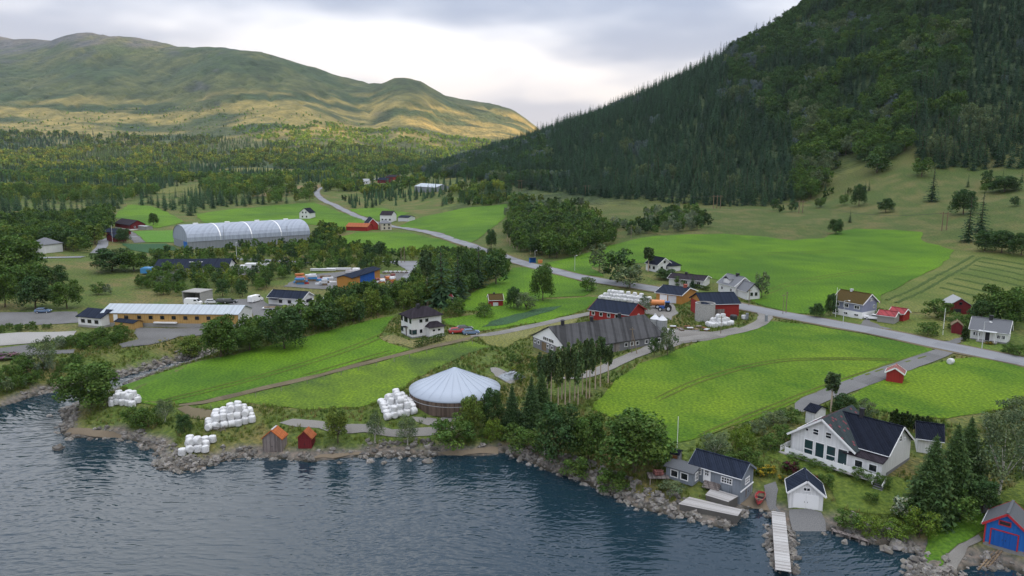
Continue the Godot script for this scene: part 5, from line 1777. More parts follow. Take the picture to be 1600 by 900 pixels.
	for k in 6:
		var px := x1 - 2.9 - k * 1.72
		var st := mb()
		var zz := fz if px > x0 else -s_ * (W / 2 + 0.03)
		for e in [-0.72, 0.72]:
			bx(st, Vector3(px + e, 1.55, zz), Vector3(0.16, 2.5, 0.12))
		bx(st, Vector3(px, 2.74, zz), Vector3(1.44, 0.14, 0.12))
		bx(st, Vector3(px, 0.4, zz), Vector3(1.44, 0.14, 0.12))
		if k % 2 == 0:
			bx(st, Vector3(px, 1.25, zz), Vector3(1.44, 0.12, 0.12))
		var wo := part(st, "window", M["white_trim"], w.node)
		var ps := mb()
		bx(ps, Vector3(px, 1.57, zz), Vector3(1.4, 2.25, 0.05))
		part(ps, "pane", M["tinted_glass"], wo)
	for e in [[xm + 0.95, 0.75], [xm - 1.0, 0.75], [xm + 2.3, 0.35]]:
		var st := mb()
		var wy := gy + 1.25
		bx(st, Vector3(e[0], wy, zf - s_ * 0.03), Vector3(e[1] + 0.2, 0.95 if e[1] > 0.5 else 0.5, 0.06))
		var wo := part(st, "window", M["white_trim"], w.node)
		var ps := mb()
		for g in [-0.22, 0.22]:
			bx(ps, Vector3(e[0], wy + (g if e[1] > 0.5 else 0.0), zf - s_ * 0.05), Vector3(e[1], 0.33, 0.06))
			if e[1] < 0.5:
				break
		part(ps, "pane", M["glass"], wo)
	# open corner of the veranda, its post and the balustrade
	var vs := mb()
	bx(vs, Vector3(x1 - 0.12, 1.35, zf + s_ * 0.1), Vector3(0.2, 3.0, 0.2))
	part(vs, "post", M["white_trim"], w.node)
	var rail := -s_ * (W / 2 + 2.9)
	var fs := mb()
	bx(fs, Vector3(x1 - 6.2, 0.0, rail + s_ * 0.7), Vector3(14.4, 0.14, 2.4))
	part(fs, "veranda_floor", M["old_deck"], w.node)
	for k in 9:
		var st := mb()
		var cx := x1 + 0.2 - k * 1.5
		bx(st, Vector3(cx - 0.72, 0.5, rail), Vector3(1.4, 0.95, 0.05))
		bx(st, Vector3(cx, 0.55, rail), Vector3(0.1, 1.1, 0.1))
		part(st, "balustrade_panel", M["white_trim"], w.node)
	var sp := mb()
	bx(sp, Vector3(x1 + 1.0, 0.5, rail + s_ * 1.6), Vector3(0.05, 0.95, 3.2))
	part(sp, "balustrade_panel", M["white_trim"], w.node)
	for k in 4:
		var st := mb()
		bx(st, Vector3(x1 - 14.0, -0.1 - k * 0.22, rail - s_ * (0.3 * k - 0.2)), Vector3(1.3, 0.1, 0.32))
		part(st, "step", M["barn_grey_wall"], w.node)
	for e in [-0.7, 0.7]:
		var st := mb()
		beam(st, Vector3(x1 - 14.0 + e, 0.75, rail + s_ * 0.3), Vector3(x1 - 14.0 + e, -0.1, rail - s_ * 1.0), 0.06, 0.5)
		part(st, "stair_rail", M["white_trim"], w.node)
	# lean-to at the right end of the front
	var ls := mb()
	var lz := -s_ * (W / 2 + 0.85)
	bx(ls, Vector3(-L / 2 + 2.6, 0.55, lz), Vector3(5.2, 3.5, 1.7))
	part(ls, "lean_to", M["white_wall"], w.node)
	var lr := mb()
	var q0 := Vector3(-L / 2 - 0.25, 2.95, -s_ * (W / 2 - 0.3))
	var q1 := Vector3(-L / 2 + 5.4, 2.95, -s_ * (W / 2 - 0.3))
	var q2 := Vector3(-L / 2 + 5.4, 2.32, -s_ * (W / 2 + 2.0))
	var q3 := Vector3(-L / 2 - 0.25, 2.32, -s_ * (W / 2 + 2.0))
	for d in [Vector3.ZERO, Vector3(0, 0.12, 0)]:
		quad(lr, q0 + d, q1 + d, q2 + d, q3 + d)
	quad(lr, q3, q3 + Vector3(0, 0.12, 0), q2 + Vector3(0, 0.12, 0), q2)
	part(lr, "lean_to_roof", M["brown_roof"], w.node)
	for e in [-L / 2 + 1.2, -L / 2 + 3.2]:
		var st := mb()
		bx(st, Vector3(e, 1.3, -s_ * (W / 2 + 1.72)), Vector3(1.25, 1.15, 0.06))
		var wo := part(st, "window", M["white_trim"], w.node)
		var ps := mb()
		bx(ps, Vector3(e, 1.3, -s_ * (W / 2 + 1.74)), Vector3(1.0, 0.9, 0.06))
		part(ps, "pane", M["glass"], wo)
	window(w, "ac", 0.5, 4.1, 0.7, 0.8, "white_trim", 0, 1)
	window(w, "ac", 0.3, 3.9, 0.3, 0.3, "white_trim", 0)
	window(w, "ac", 0.68, 3.9, 0.3, 0.3, "white_trim", 0)
	chimney(w, 0.42, "dark_trim", 0.55, 1.4)
	var g := house("garage", "small dark-roofed building tucked left behind the white house", "garage", [1272, 664], [1258, 660], [1290, 657], {"eave": 2.2, "rise": 0.7, "wall": "white_wall", "roof": "black_roof", "over": 0.3})
	keep_off(g)
	var g2_ := house("garage", "dark-roofed garage half hidden behind the tall spruces", "garage", [1470, 712], [1432, 706], [1490, 700], {"eave": 2.4, "rise": 1.7, "wall": "white_wall", "roof": "black_roof", "trim": "dark_trim", "over": 0.3})
	keep_off(g2_)
	# blue boathouse
	var b := house("boathouse", "bright blue boathouse with red trim and grey roof", "boathouse", [1536, 850], [1601, 870], [1567, 826], {"eave": 2.75, "rise": 1.75, "ridge": "ac", "wall": "blue_wall", "roof": "felt_roof", "trim": "red_trim", "over": 0.3, "base": "plinth", "base_h": 0.25})
	keep_off(b)
	door(b, "ab", 0.48, 0.1, 2.7, 2.0, "blue_door", "red_trim", 2)
	window(b, "ab", 0.46, 3.0, 1.1, 0.45, "red_trim", 0, 0, "dark_trim")
	for e in [0.01, 0.99]:
		var f := face(b, "ab")
		slab(b, "corner_board", "red_trim", f[0] + f[1] * (e * f[3]) + f[2] * 0.03 + Vector3(0, 1.4, 0), Vector3(0.16, 2.6, 0.1))
	# shore sheds
	var o := house("shed", "weathered grey board shed with orange tiled roof at the water", "shed", [441, 706], [411, 706], [451, 693], {"eave": 2.1, "rise": 1.35, "ridge": "ac", "wall": "weathered_wood", "roof": "orange_roof", "over": 0.2})
	keep_off(o)
	door(o, "ab", 0.5, 0.0, 1.6, 1.7, "weathered_wood", "", 2)
	# ridge tiles whitened with mortar
	for k in 9:
		slab(o, "ridge_tile", "pale_grey", Vector3(0, 3.66, (k - 4) * o.W * 0.1), Vector3(0.28, 0.09, o.W * 0.055))
	var r := house("shed", "dark red board shed with rusty tiled roof at the water", "shed", [487, 701], [466, 701], [497, 690], {"eave": 1.75, "rise": 1.1, "ridge": "ac", "wall": "dark_red_wall", "roof": "rust_roof", "over": 0.25})
	keep_off(r)
	door(r, "ab", 0.5, 0.0, 1.3, 1.4, "dark_red_wall", "", 2)
	var rf := house("shed", "small red shed with patched metal roof beside the side road", "shed", [1410, 600], [1384, 596], [1429, 596], {"eave": 2.0, "rise": 0.95, "ridge": "ac", "wall": "red_wall", "roof": "pink_sheet_roof", "trim": "white_trim", "over": 0.25})
	keep_off(rf)
	var ss := mb()
	var an := atan2(0.95, rf.L / 2)
	bx(ss, Vector3(-rf.L * 0.2, 2.73, -rf.W * 0.12), Vector3(0.9, 0.05, 1.5), Basis(Vector3(0, 0, 1), an))
	part(ss, "roof_patch", M["solar"], rf.roof)

func steps() -> void:
	var p := ground(1110, 769)
	var q := ground(1104, 756)
	var t := thing("steps", "broad wooden steps up to the cottage door", "steps", p, 0.0)
	t.rotation.y = -0.55
	for k in 4:
		var st := mb()
		bx(st, Vector3(0, 0.6 + 0.17 * k, -0.32 * k), Vector3(2.4, 0.16, 0.36))
		part(st, "tread", M["weathered_wood"], t)

# a deck of boards over a four-cornered plot
func terrace(called: String, label: String, a: Array, b: Array, c: Array, d: Array, top: float) -> void:
	var P := []
	for e in [a, b, c, d]:
		P.append(on_plane(e[0], e[1], top))
	var t := thing(called, label, "deck", Vector3(P[0].x, top, -P[0].y))
	var n := maxi(4, int((P[3] - P[0]).length() / 0.28))
	for k in n:
		var e0: Vector2 = P[0].lerp(P[3], k / float(n))
		var e1: Vector2 = P[1].lerp(P[2], k / float(n))
		var f0: Vector2 = P[0].lerp(P[3], (k + 0.9) / n)
		var f1: Vector2 = P[1].lerp(P[2], (k + 0.9) / n)
		var st := mb()
		var v := []
		for g in [e0, e1, f1, f0]:
			v.append(Vector3(g.x, top + (k % 3) * 0.006, -g.y) - t.position)
		var dn := Vector3(0, -0.06, 0)
		quad(st, v[3], v[2], v[1], v[0])
		quad(st, v[0], v[1], v[1] + dn, v[0] + dn)
		quad(st, v[1], v[2], v[2] + dn, v[1] + dn)
		quad(st, v[3], v[0], v[0] + dn, v[3] + dn)
		part(st, "board", M[["old_deck", "old_deck_pale", "old_deck", "old_deck_dark"][(k * 7 + k / 3) % 4]], t)
	var bs := mb()
	for k in 4:
		var m: Vector2 = (P[0] + P[1] + P[2] + P[3]) / 4.0
		var g0: Vector2 = P[k].lerp(m, 0.04)
		var g1: Vector2 = P[(k + 1) % 4].lerp(m, 0.04)
		quad(bs, Vector3(g0.x, top - 0.07, -g0.y) - t.position, Vector3(g1.x, top - 0.07, -g1.y) - t.position, Vector3(g1.x, -0.8, -g1.y) - t.position, Vector3(g0.x, -0.8, -g0.y) - t.position)
	part(bs, "foundation", M["quay_stone"], t)
	clear_areas.append(PackedVector2Array([P[0], P[1], P[2], P[3]]))

func farm_buildings() -> void:
	var h := house("barn", "long grey livestock barn with huge weathered sheet roof", "barn", [886, 564], [1035, 534], [798, 547], {"eave": 2.5, "rise": 3.6, "wall": "barn_grey_wall", "gable": "white_trim", "gable_down": 0.35, "roof": "asbestos_roof", "over": 0.4})
	keep_off(h)
	windows(h, "ab", [0.05, 0.12, 0.2, 0.27, 0.36, 0.42, 0.6, 0.66, 0.72, 0.82, 0.88, 0.96], 1.1, 0.8, 0.8, "white_trim", 0)
	door(h, "ab", 0.5, 0.0, 1.6, 2.1, "weathered_wood")
	windows(h, "ac", [0.08, 0.18, 0.42, 0.54, 0.82, 0.93], 1.0, 0.75, 0.75, "white_trim", 0)
	windows(h, "ac", [0.40, 0.45, 0.50, 0.56, 0.61, 0.66], 2.55, 0.65, 0.75, "white_trim", 0)
	door(h, "ac", 0.28, 0.0, 1.8, 2.1, "weathered_wood")
	door(h, "ac", 0.66, 0.0, 2.0, 1.9, "timber")
	for t in [0.13, 0.43, 0.73]:
		var x: float = (t - 0.5) * h.L
		var st := mb()
		tube(st, Vector3(x, h.yr - 0.2, 0), Vector3(x, h.yr + 1.1, 0), 0.45, 0.45, 10)
		tube(st, Vector3(x, h.yr + 1.15, 0), Vector3(x, h.yr + 1.35, 0), 0.6, 0.2, 10)
		part(st, "roof_vent", M["dark_trim"], h.roof)
	var r := house("barn", "low red barn with dark roof behind the grey barn", "barn", [982, 507], [921, 499], [1021, 497], {"eave": 2.6, "rise": 2.1, "wall": "red_wall", "roof": "slate_roof", "over": 0.4, "trim": "red_wall"})
	keep_off(r)
	windows(r, "ab", [0.3, 0.5, 0.7, 0.9], 1.2, 0.8, 0.9, "white_trim", 0)
	window(r, "ac", 0.6, 1.1, 0.7, 0.7, "white_trim", 0)
	var b := house("barn", "big red barn with orange upper gable and dark roof", "barn", [1098, 498], [1154, 494], [1055, 487], {"eave": 3.9, "rise": 2.1, "wall": "red_wall", "gable": "orange_wall", "roof": "slate_roof", "over": 0.4, "trim": "slate_roof"})
	keep_off(b)
	door(b, "ab", 0.45, 0.0, 3.0, 2.4, "weathered_wood")
	# concrete silo against its corner
	var sp := ground(1101, 500)
	var s := thing("silo", "round pale concrete silo at the corner of the red barn", "silo", sp)
	var st := mb()
	lathe(st, [[2.6, -1.0], [2.6, 4.6], [2.35, 4.6], [2.35, 1.0]], 28)
	part(st, "wall", M["silo_concrete"], s)
	var hs := mb()
	lathe(hs, [[2.32, 4.58], [2.32, 4.68], [2.64, 4.68], [2.64, 4.5], [2.6, 4.5]], 28)
	part(hs, "rim", M["concrete"], s)
	for e in [[1023, 521], [1034, 523]]:
		var p := ground(e[0], e[1])
		var g := thing("feed_silo", "shiny steel feed silo with conical top, " + ("farther" if e[0] < 1030 else "nearer") + " of the pair beside the grey barn", "silo", p, 0.0, "steel feed silos")
		var m1 := mb()
		lathe(m1, [[1.25, 0.0], [1.25, 3.9]], 20)
		part(m1, "tank", M["steel"], g)
		var m2 := mb()
		lathe(m2, [[1.32, 3.86], [0.25, 4.8], [0.25, 5.05], [0.0, 5.1]], 20)
		part(m2, "cone_roof", M["pale_grey"], g)
		for k in 4:
			var m3 := mb()
			lathe(m3, [[1.255, 0.7 + k * 0.85], [1.29, 0.73 + k * 0.85], [1.255, 0.76 + k * 0.85]], 20)
			part(m3, "ring", M["steel"], g)
	var c := house("garage", "ochre-walled machine house with dark roof behind the tractor", "garage", [1064, 476], [1025, 471], [1086, 465], {"eave": 2.6, "rise": 1.5, "wall": "orange_wall", "roof": "slate_roof", "trim": "white_trim", "over": 0.4})
	keep_off(c)
	chimney(c, 0.15, "brick_red", 0.9, 1.0)
	door(c, "ab", 0.35, 0.0, 2.6, 2.2, "pale_grey")
	door(c, "ab", 0.7, 0.0, 2.4, 2.2, "white_trim")
	var f1 := house("farmhouse", "white farmhouse with grey roof and front dormer", "house", [1147, 463], [1122, 455], [1163, 456], {"eave": 3.0, "rise": 2.4, "wall": "white_wall", "roof": "grey_tile_roof", "over": 0.35, "trim": "white_trim"})
	keep_off(f1)
	chimney(f1, 0.4, "dark_trim", 0.8, 0.9)
	windows(f1, "ab", [0.2, 0.75], 1.1, 0.9, 0.9, "white_trim", 1)
	windows(f1, "ac", [0.35, 0.65], 1.0, 0.7, 0.9, "dark_trim", 1)
	window(f1, "ac", 0.5, 3.3, 0.7, 0.8, "dark_trim", 1)
	var ds := mb()
	var dz: float = -f1.s * f1.W * 0.28
	bx(ds, Vector3(f1.L * 0.05, 3.7, dz), Vector3(2.6, 1.8, 2.6))
	part(ds, "dormer", M["white_wall"], f1.node)
	var dr := mb()
	for sd in [-1.0, 1.0]:
		bx(dr, Vector3(f1.L * 0.05 + sd * 0.75, 5.0, dz), Vector3(1.9, 0.14, 3.0), Basis(Vector3(0, 0, 1), -sd * 0.6))
	part(dr, "dormer_roof", M["grey_tile_roof"], f1.node)
	var f2 := house("house_wing", "lower white gabled wing right of the farmhouse", "house", [1167, 469], [1150, 462], [1181, 465], {"eave": 2.6, "rise": 2.1, "wall": "white_wall", "roof": "grey_tile_roof", "over": 0.35, "trim": "dark_trim"})
	keep_off(f2)
	windows(f2, "ac", [0.35, 0.7], 1.2, 0.6, 0.8, "dark_trim", 0)
	var f3 := house("bungalow", "low bungalow with reddish brown roof behind the hedge", "house", [1098, 450], [1045, 446], [1108, 443], {"eave": 2.3, "rise": 1.0, "wall": "white_wall", "roof": "brown_roof", "over": 0.5, "trim": "white_trim"})
	keep_off(f3)
	windows(f3, "ab", [0.12, 0.3, 0.5, 0.75], 0.9, 1.1, 0.9, "white_trim", 1)
	chimney(f3, 0.6, "dark_trim", 0.7, 0.8)
	var f4 := house("white_house", "white gabled house with dark roof below the hill field", "house", [1027, 426], [1009, 422], [1044, 422], {"eave": 2.7, "rise": 2.2, "wall": "white_wall", "roof": "black_roof", "over": 0.35, "trim": "white_trim"})
	keep_off(f4)
	windows(f4, "ac", [0.3, 0.7], 1.0, 0.8, 0.9, "dark_trim", 0)
	window(f4, "ac", 0.5, 3.2, 0.7, 0.7, "dark_trim", 0)
	windows(f4, "ab", [0.3, 0.7], 1.0, 0.9, 0.9, "dark_trim", 0)
	var f5 := house("garage", "white garage with dark hipped roof beside the gabled house", "garage", [1046, 425], [1063, 423], [1044, 420], {"eave": 2.3, "rise": 1.5, "wall": "white_wall", "roof": "black_roof", "over": 0.4, "hip": true, "W": 6.0})
	keep_off(f5)
	# grey-blue house and its garage
	var v := house("house", "grey-violet house with white lower storey and mossy brown roof", "house", [1346, 499], [1301, 490], [1365, 493], {"eave": 4.0, "rise": 2.2, "wall": "violet_wall", "roof": "moss_roof", "over": 0.4, "trim": "white_trim", "base": "white_trim", "base_h": 1.75})
	keep_off(v)
	windows(v, "ab", [0.18, 0.55, 0.87], 2.5, 1.3, 0.8, "white_trim", 1)
	windows(v, "ab", [0.18, 0.55, 0.87], 0.6, 1.1, 0.5, "white_trim", 1, 0, "glass", 0.03)
	window(v, "ac", 0.78, 2.5, 0.5, 0.7, "white_trim", 0)
	windows(v, "ac", [0.52, 0.62], 4.5, 0.35, 0.6, "white_trim", 0)
	chimney(v, 0.65, "pale_grey", 0.6, 0.7)
	var vg := house("garage", "pale green garage with faded red sheet roof", "garage", [1397, 507], [1370, 503], [1407, 503], {"eave": 1.9, "rise": 0.9, "wall": "concrete", "roof": "red_sheet_roof", "over": 0.25, "trim": "white_trim"})
	keep_off(vg)
	var vs := house("shed", "red shed with red sheet roof behind the pale garage", "shed", [1411, 503], [1388, 499], [1419, 499], {"eave": 2.0, "rise": 1.0, "wall": "red_wall", "roof": "red_sheet_roof", "over": 0.2, "trim": "white_trim"})
	keep_off(vs)
	var rb := house("barn", "dark red barn with pale sheet roof beside the mown field", "barn", [1516, 491], [1483, 491], [1527, 483], {"eave": 2.3, "rise": 1.7, "ridge": "ac", "wall": "dark_red_wall", "roof": "pale_roof", "over": 0.2})
	keep_off(rb)
	door(rb, "ab", 0.65, 0.0, 2.0, 1.3, "dark_trim")
	window(rb, "ab", 0.5, 2.5, 0.5, 0.5, "dark_trim", 0)
	var ws := house("house", "small white house with grey slate roof and porch by the road", "house", [1573, 539], [1515, 530], [1591, 534], {"eave": 2.8, "rise": 2.2, "wall": "white_wall", "roof": "grey_tile_roof", "over": 0.35, "trim": "white_trim", "base": "plinth", "base_h": 0.4})
	keep_off(ws)
	windows(ws, "ab", [0.12, 0.22], 1.1, 0.8, 0.8, "white_trim", 1)
	windows(ws, "ab", [0.78, 0.86], 1.2, 0.8, 0.8, "white_trim", 1)
	door(ws, "ab", 0.53, 0.3, 0.9, 2.0, "dark_trim", "white_trim")
	windows(ws, "ac", [0.4, 0.75], 1.3, 0.5, 0.7, "white_trim", 0)
	chimney(ws, 0.52, "dark_trim", 0.7, 0.9)
	var pz: float = -ws.s * (ws.W / 2 + 0.7)
	slab(ws, "porch_roof", "pale_grey", Vector3(ws.L * 0.02, 2.6, pz), Vector3(3.6, 0.12, 1.6))
	slab(ws, "porch_floor", "concrete", Vector3(ws.L * 0.02, 0.2, pz), Vector3(4.0, 0.3, 1.7))
	for e in [-1.6, 1.6]:
		slab(ws, "porch_post", "white_trim", Vector3(ws.L * 0.02 + e, 1.45, pz - ws.s * 0.6), Vector3(0.12, 2.25, 0.12))
	var ds2 := house("shed", "dark red shed half hidden in bushes left of the small white house", "shed", [1503, 523], [1486, 521], [1509, 518], {"eave": 2.0, "rise": 1.0, "wall": "dark_red_wall", "roof": "timber", "over": 0.2, "ridge": "ac"})
	keep_off(ds2)
	# square white house
	var q := house("white_house", "square two-storey white house with dark hipped roof", "house", [644, 529], [690, 522], [618, 522], {"eave": 5.5, "rise": 1.7, "wall": "white_wall", "roof": "brown_roof", "over": 0.5, "hip": true, "base": "plinth", "base_h": 0.3, "hip_run": 0.8})
	keep_off(q)
	windows(q, "ac", [0.12, 0.45, 0.6, 0.9], 3.8, 0.75, 1.1, "dark_trim", 0)
	windows(q, "ac", [0.12, 0.9], 1.0, 1.0, 1.0, "dark_trim", 1, 0, "tinted_glass")
	windows(q, "ab", [0.3, 0.5], 3.9, 0.6, 0.6, "dark_trim", 0)
	window(q, "ab", 0.08, 1.0, 1.1, 1.0, "dark_trim", 1, 0, "tinted_glass")
	window(q, "ab", 0.3, 1.2, 0.5, 0.7, "dark_trim", 0)
	door(q, "ac", 0.5, 0.2, 0.9, 2.0, "weathered_wood", "white_trim")
	slab(q, "porch_roof", "brown_roof", Vector3(-q.L / 2 - 0.5, 2.5, -q.s * q.W / 2 + q.s * q.W * 0.5), Vector3(1.0, 0.12, 1.5))
	var chs := mb()
	bx(chs, Vector3(-q.L * 0.12, 7.4, 0.3), Vector3(0.8, 1.3, 0.8))
	part(chs, "chimney", M["dark_trim"], q.roof)
	var az: float = -q.s * (q.W / 2 + 0.9)
	slab(q, "annex", "white_wall", Vector3(q.L * 0.22, 0.7, az), Vector3(q.L * 0.5, 3.8, 1.9))
	var ar := mb()
	var ac := Vector3(q.L * 0.22, 2.62, az)
	var hw: float = q.L * 0.25 + 0.4
	var zz := 1.4
	quad(ar, ac + Vector3(-hw, 0, -q.s * zz), ac + Vector3(hw, 0, -q.s * zz), ac + Vector3(hw - 1.4, 1.1, q.s * 0.9), ac + Vector3(-hw + 1.4, 1.1, q.s * 0.9))
	tri(ar, ac + Vector3(-hw, 0, -q.s * zz), ac + Vector3(-hw + 1.4, 1.1, q.s * 0.9), ac + Vector3(-hw, 0, q.s * zz * 0.65))
	tri(ar, ac + Vector3(hw, 0, -q.s * zz), ac + Vector3(hw, 0, q.s * zz * 0.65), ac + Vector3(hw - 1.4, 1.1, q.s * 0.9))
	quad(ar, ac + Vector3(-hw, -0.12, -q.s * zz), ac + Vector3(-hw, 0, -q.s * zz), ac + Vector3(hw, 0, -q.s * zz), ac + Vector3(hw, -0.12, -q.s * zz))
	part(ar, "annex_roof", M["brown_roof"], q.node)
	for e in [0.12, 0.3]:
		var wst := mb()
		bx(wst, Vector3(q.L * e, 1.75, az - q.s * 0.96), Vector3(0.7, 0.45, 0.06))
		part(wst, "window", M["glass"], q.node)
	var cab := house("cabin", "little red cabin with mossy roof among bushes", "cabin", [765, 479], [786, 478], [755, 474], {"eave": 1.9, "rise": 1.3, "wall": "red_wall", "roof": "moss_roof", "over": 0.25, "trim": "white_trim"})
	keep_off(cab)
	chimney(cab, 0.4, "dark_trim", 0.5, 0.6)
	window(cab, "ac", 0.5, 0.8, 0.6, 0.8, "white_trim", 1)
	door(cab, "ab", 0.45, 0.0, 1.6, 1.2, "pale_grey")
	var ou := house("outhouse", "tiny white and red outhouse under the tall trees", "outhouse", [702, 475], [696, 474], [706, 473], {"eave": 1.7, "rise": 0.8, "ridge": "ac", "wall": "white_wall", "roof": "red_sheet_roof", "over": 0.15, "trim": "white_trim"})
	door(ou, "ab", 0.5, 0.0, 0.6, 1.5, "red_trim")

func far_buildings() -> void:
	var h := house("workshop_building", "long ochre building with ribbed pale metal roof", "building", [373, 512], [161, 510], [388, 502], {"eave": 3.7, "rise": 1.6, "wall": "ochre_wall", "roof": "metal_roof", "gable": "white_wall", "gable_down": 3.7, "over": 0.3, "base": "concrete", "base_h": 1.0, "W": 9.0})
	keep_off(h)
	windows(h, "ab", [0.13, 0.215, 0.3, 0.385, 0.47, 0.555, 0.64, 0.725, 0.82], 2.2, 0.9, 0.75, "dark_trim", 0)
	door(h, "ab", 0.9, 1.1, 1.2, 2.2, "white_trim")
	door(h, "ab", 0.97, 1.1, 0.9, 2.0, "rust")
	door(h, "ac", 0.5, 0.3, 1.2, 3.0, "pale_grey")
	slab(h, "loading_edge", "white_trim", Vector3(h.L * 0.03, 1.25, -h.s * (h.W / 2 + 0.35)), Vector3(6.5, 0.35, 0.6))
	var ob := house("office_block", "white office end with blue-grey roof joined to the ochre building", "building", [159, 513], [123, 510], [166, 505], {"eave": 2.9, "rise": 1.5, "wall": "white_wall", "roof": "slate_roof", "over": 0.4, "W": 7.5, "base": "concrete", "base_h": 0.6})
	keep_off(ob)
	windows(ob, "ab", [0.2, 0.5, 0.78], 1.3, 1.1, 0.8, "dark_trim", 0)
	var sh := house("shed", "small lean shed in front of the ochre building", "shed", [209, 515], [180, 512], [214, 510], {"eave": 1.7, "rise": 0.5, "wall": "ochre_wall", "roof": "slate_roof", "over": 0.2, "W": 3.0})
	keep_off(sh)
	# open concrete garage
	var gp := plot([318, 473], [291, 472], [342, 470])
	var g := thing("open_garage", "open-fronted grey concrete garage above the ochre building", "garage", gp.pos, gp.yaw)
	var gh := {"node": g, "L": gp.L, "W": 6.0, "s": gp.s}
	slab(gh, "side_wall", "silo_concrete", Vector3(-gp.L / 2, 1.4, 0), Vector3(0.3, 4.0, 6.0))
	slab(gh, "side_wall", "silo_concrete", Vector3(gp.L / 2, 1.4, 0), Vector3(0.3, 4.0, 6.0))
	slab(gh, "back_wall", "silo_concrete", Vector3(0, 1.4, gp.s * 2.85), Vector3(gp.L - 0.32, 4.0, 0.3))
	slab(gh, "roof", "concrete", Vector3(0, 3.5, 0), Vector3(gp.L + 0.5, 0.3, 6.4))
	var w := house("workshop", "white workshop with dark blue roof in the asphalt yard", "workshop", [473, 480], [420, 477], [498, 474], {"eave": 2.6, "rise": 1.6, "wall": "white_wall", "roof": "slate_roof", "over": 0.4, "trim": "white_trim", "base": "plinth", "base_h": 0.3})
	keep_off(w)
	windows(w, "ab", [0.38, 0.64], 1.0, 1.0, 0.8, "dark_trim", 1)
	door(w, "ab", 0.1, 0.1, 1.0, 2.0, "dark_trim")
	windows(w, "ac", [0.4, 0.5, 0.62, 0.74], 1.1, 0.7, 0.8, "dark_trim", 0)
	slab(w, "porch_roof", "slate_roof", Vector3(w.L * 0.3, 2.2, -w.s * (w.W / 2 + 0.8)), Vector3(3.0, 0.14, 1.8))
	var o := house("warehouse", "ochre warehouse with blue doors and nearly flat dark roof", "warehouse", [550, 453], [594, 437], [527, 452], {"eave": 4.2, "rise": 0.7, "wall": "orange_wall", "roof": "slate_roof", "over": 0.5})
	keep_off(o)
	for k in 4:
		door(o, "ab", 0.34 + k * 0.13, 0.05, o.L * 0.125, 3.9, "blue_door")
	var b := house("school_building", "low building with long dark blue roof among trees", "building", [356, 428], [242, 430], [359, 420], {"eave": 2.7, "rise": 2.6, "wall": "white_wall", "roof": "slate_roof", "over": 0.5, "W": 11.0})
	keep_off(b)
	windows(b, "ab", [0.1, 0.2], 1.0, 1.4, 1.0, "dark_trim", 1)
	for t in [0.3, 0.43]:
		slab(b, "skylight", "white_trim", Vector3((0.5 - t) * -b.L + b.L * 0.1, 4.0 + 0.5, -b.s * 2.4), Vector3(1.4, 0.1, 0.9))
	slab(b, "low_wing", "crate_blue", Vector3(b.L / 2 + 3.0, 1.4, -b.s * 1.5), Vector3(6.0, 2.0, 5.0))
	sports_hall()
	var lg := house("log_house", "dark red log building with dark roof beside the sports pitch", "building", [204, 360], [180, 356], [215, 357], {"eave": 3.4, "rise": 2.6, "wall": "dark_red_wall", "roof": "brown_roof", "over": 0.5, "base": "white_trim", "base_h": 0.8})
	keep_off(lg)
	windows(lg, "ac", [0.3, 0.7], 1.6, 0.8, 0.9, "white_trim", 0)
	var l2 := house("shed", "small red shed with blue-black roof below the log building", "shed", [178, 378], [167, 376], [188, 375], {"eave": 2.3, "rise": 1.8, "ridge": "ac", "wall": "dark_red_wall", "roof": "slate_roof", "over": 0.3})
	keep_off(l2)
	var l3 := house("shed", "dark blue-roofed shed left of the log building", "shed", [182, 369], [160, 368], [186, 365], {"eave": 2.0, "rise": 1.6, "wall": "dark_red_wall", "roof": "slate_roof", "over": 0.4})
	keep_off(l3)
	var lw := house("shed", "pale concrete shed right of the log building", "shed", [229, 359], [216, 359], [230, 356], {"eave": 2.2, "rise": 0.3, "wall": "concrete", "roof": "pale_roof", "over": 0.2, "W": 4.0})
	keep_off(lw)
	var lh := house("white_house", "white house with pale hipped roof among the left trees", "house", [70, 396], [46, 394], [76, 391], {"eave": 4.2, "rise": 2.6, "wall": "white_wall", "roof": "grey_tile_roof", "over": 0.4, "hip": true})
	keep_off(lh)
	windows(lh, "ab", [0.25, 0.6], 2.6, 0.9, 1.0, "dark_trim", 0)
	# the red farm in the middle distance
	var rb := house("barn", "distant red barn with blue roof on the farm beside the road", "barn", [591, 359], [575, 359], [583, 353], {"eave": 3.8, "rise": 3.6, "ridge": "ac", "wall": "red_wall", "roof": "slate_roof", "over": 0.3, "trim": "white_trim", "W": 18.0})
	keep_off(rb)
	var ro := house("barn", "distant low red barn with orange roof", "barn", [574, 361], [541, 360], [575, 355], {"eave": 2.6, "rise": 2.0, "wall": "red_wall", "roof": "rust_roof", "over": 0.4, "W": 9.0})
	keep_off(ro)
	var cw := house("cream_house", "distant cream house in front of the red barn farm", "house", [596, 360], [612, 359], [592, 357], {"eave": 4.6, "rise": 1.8, "wall": "cream_wall", "roof": "grey_tile_roof", "over": 0.3, "W": 8.0, "hip": true})
	keep_off(cw)
	windows(cw, "ab", [0.3, 0.75], 3.0, 0.9, 1.0, "dark_trim", 0)
	windows(cw, "ab", [0.3, 0.75], 0.8, 0.9, 1.0, "dark_trim", 0)
	var wh := house("white_house", "distant white house behind the cream one", "house", [594, 347], [612, 347], [594, 344], {"eave": 5.0, "rise": 2.6, "wall": "white_wall", "roof": "brown_roof", "over": 0.3, "W": 9.0})
	keep_off(wh)
	windows(wh, "ab", [0.2, 0.5, 0.85], 1.2, 1.0, 1.0, "dark_trim", 0)
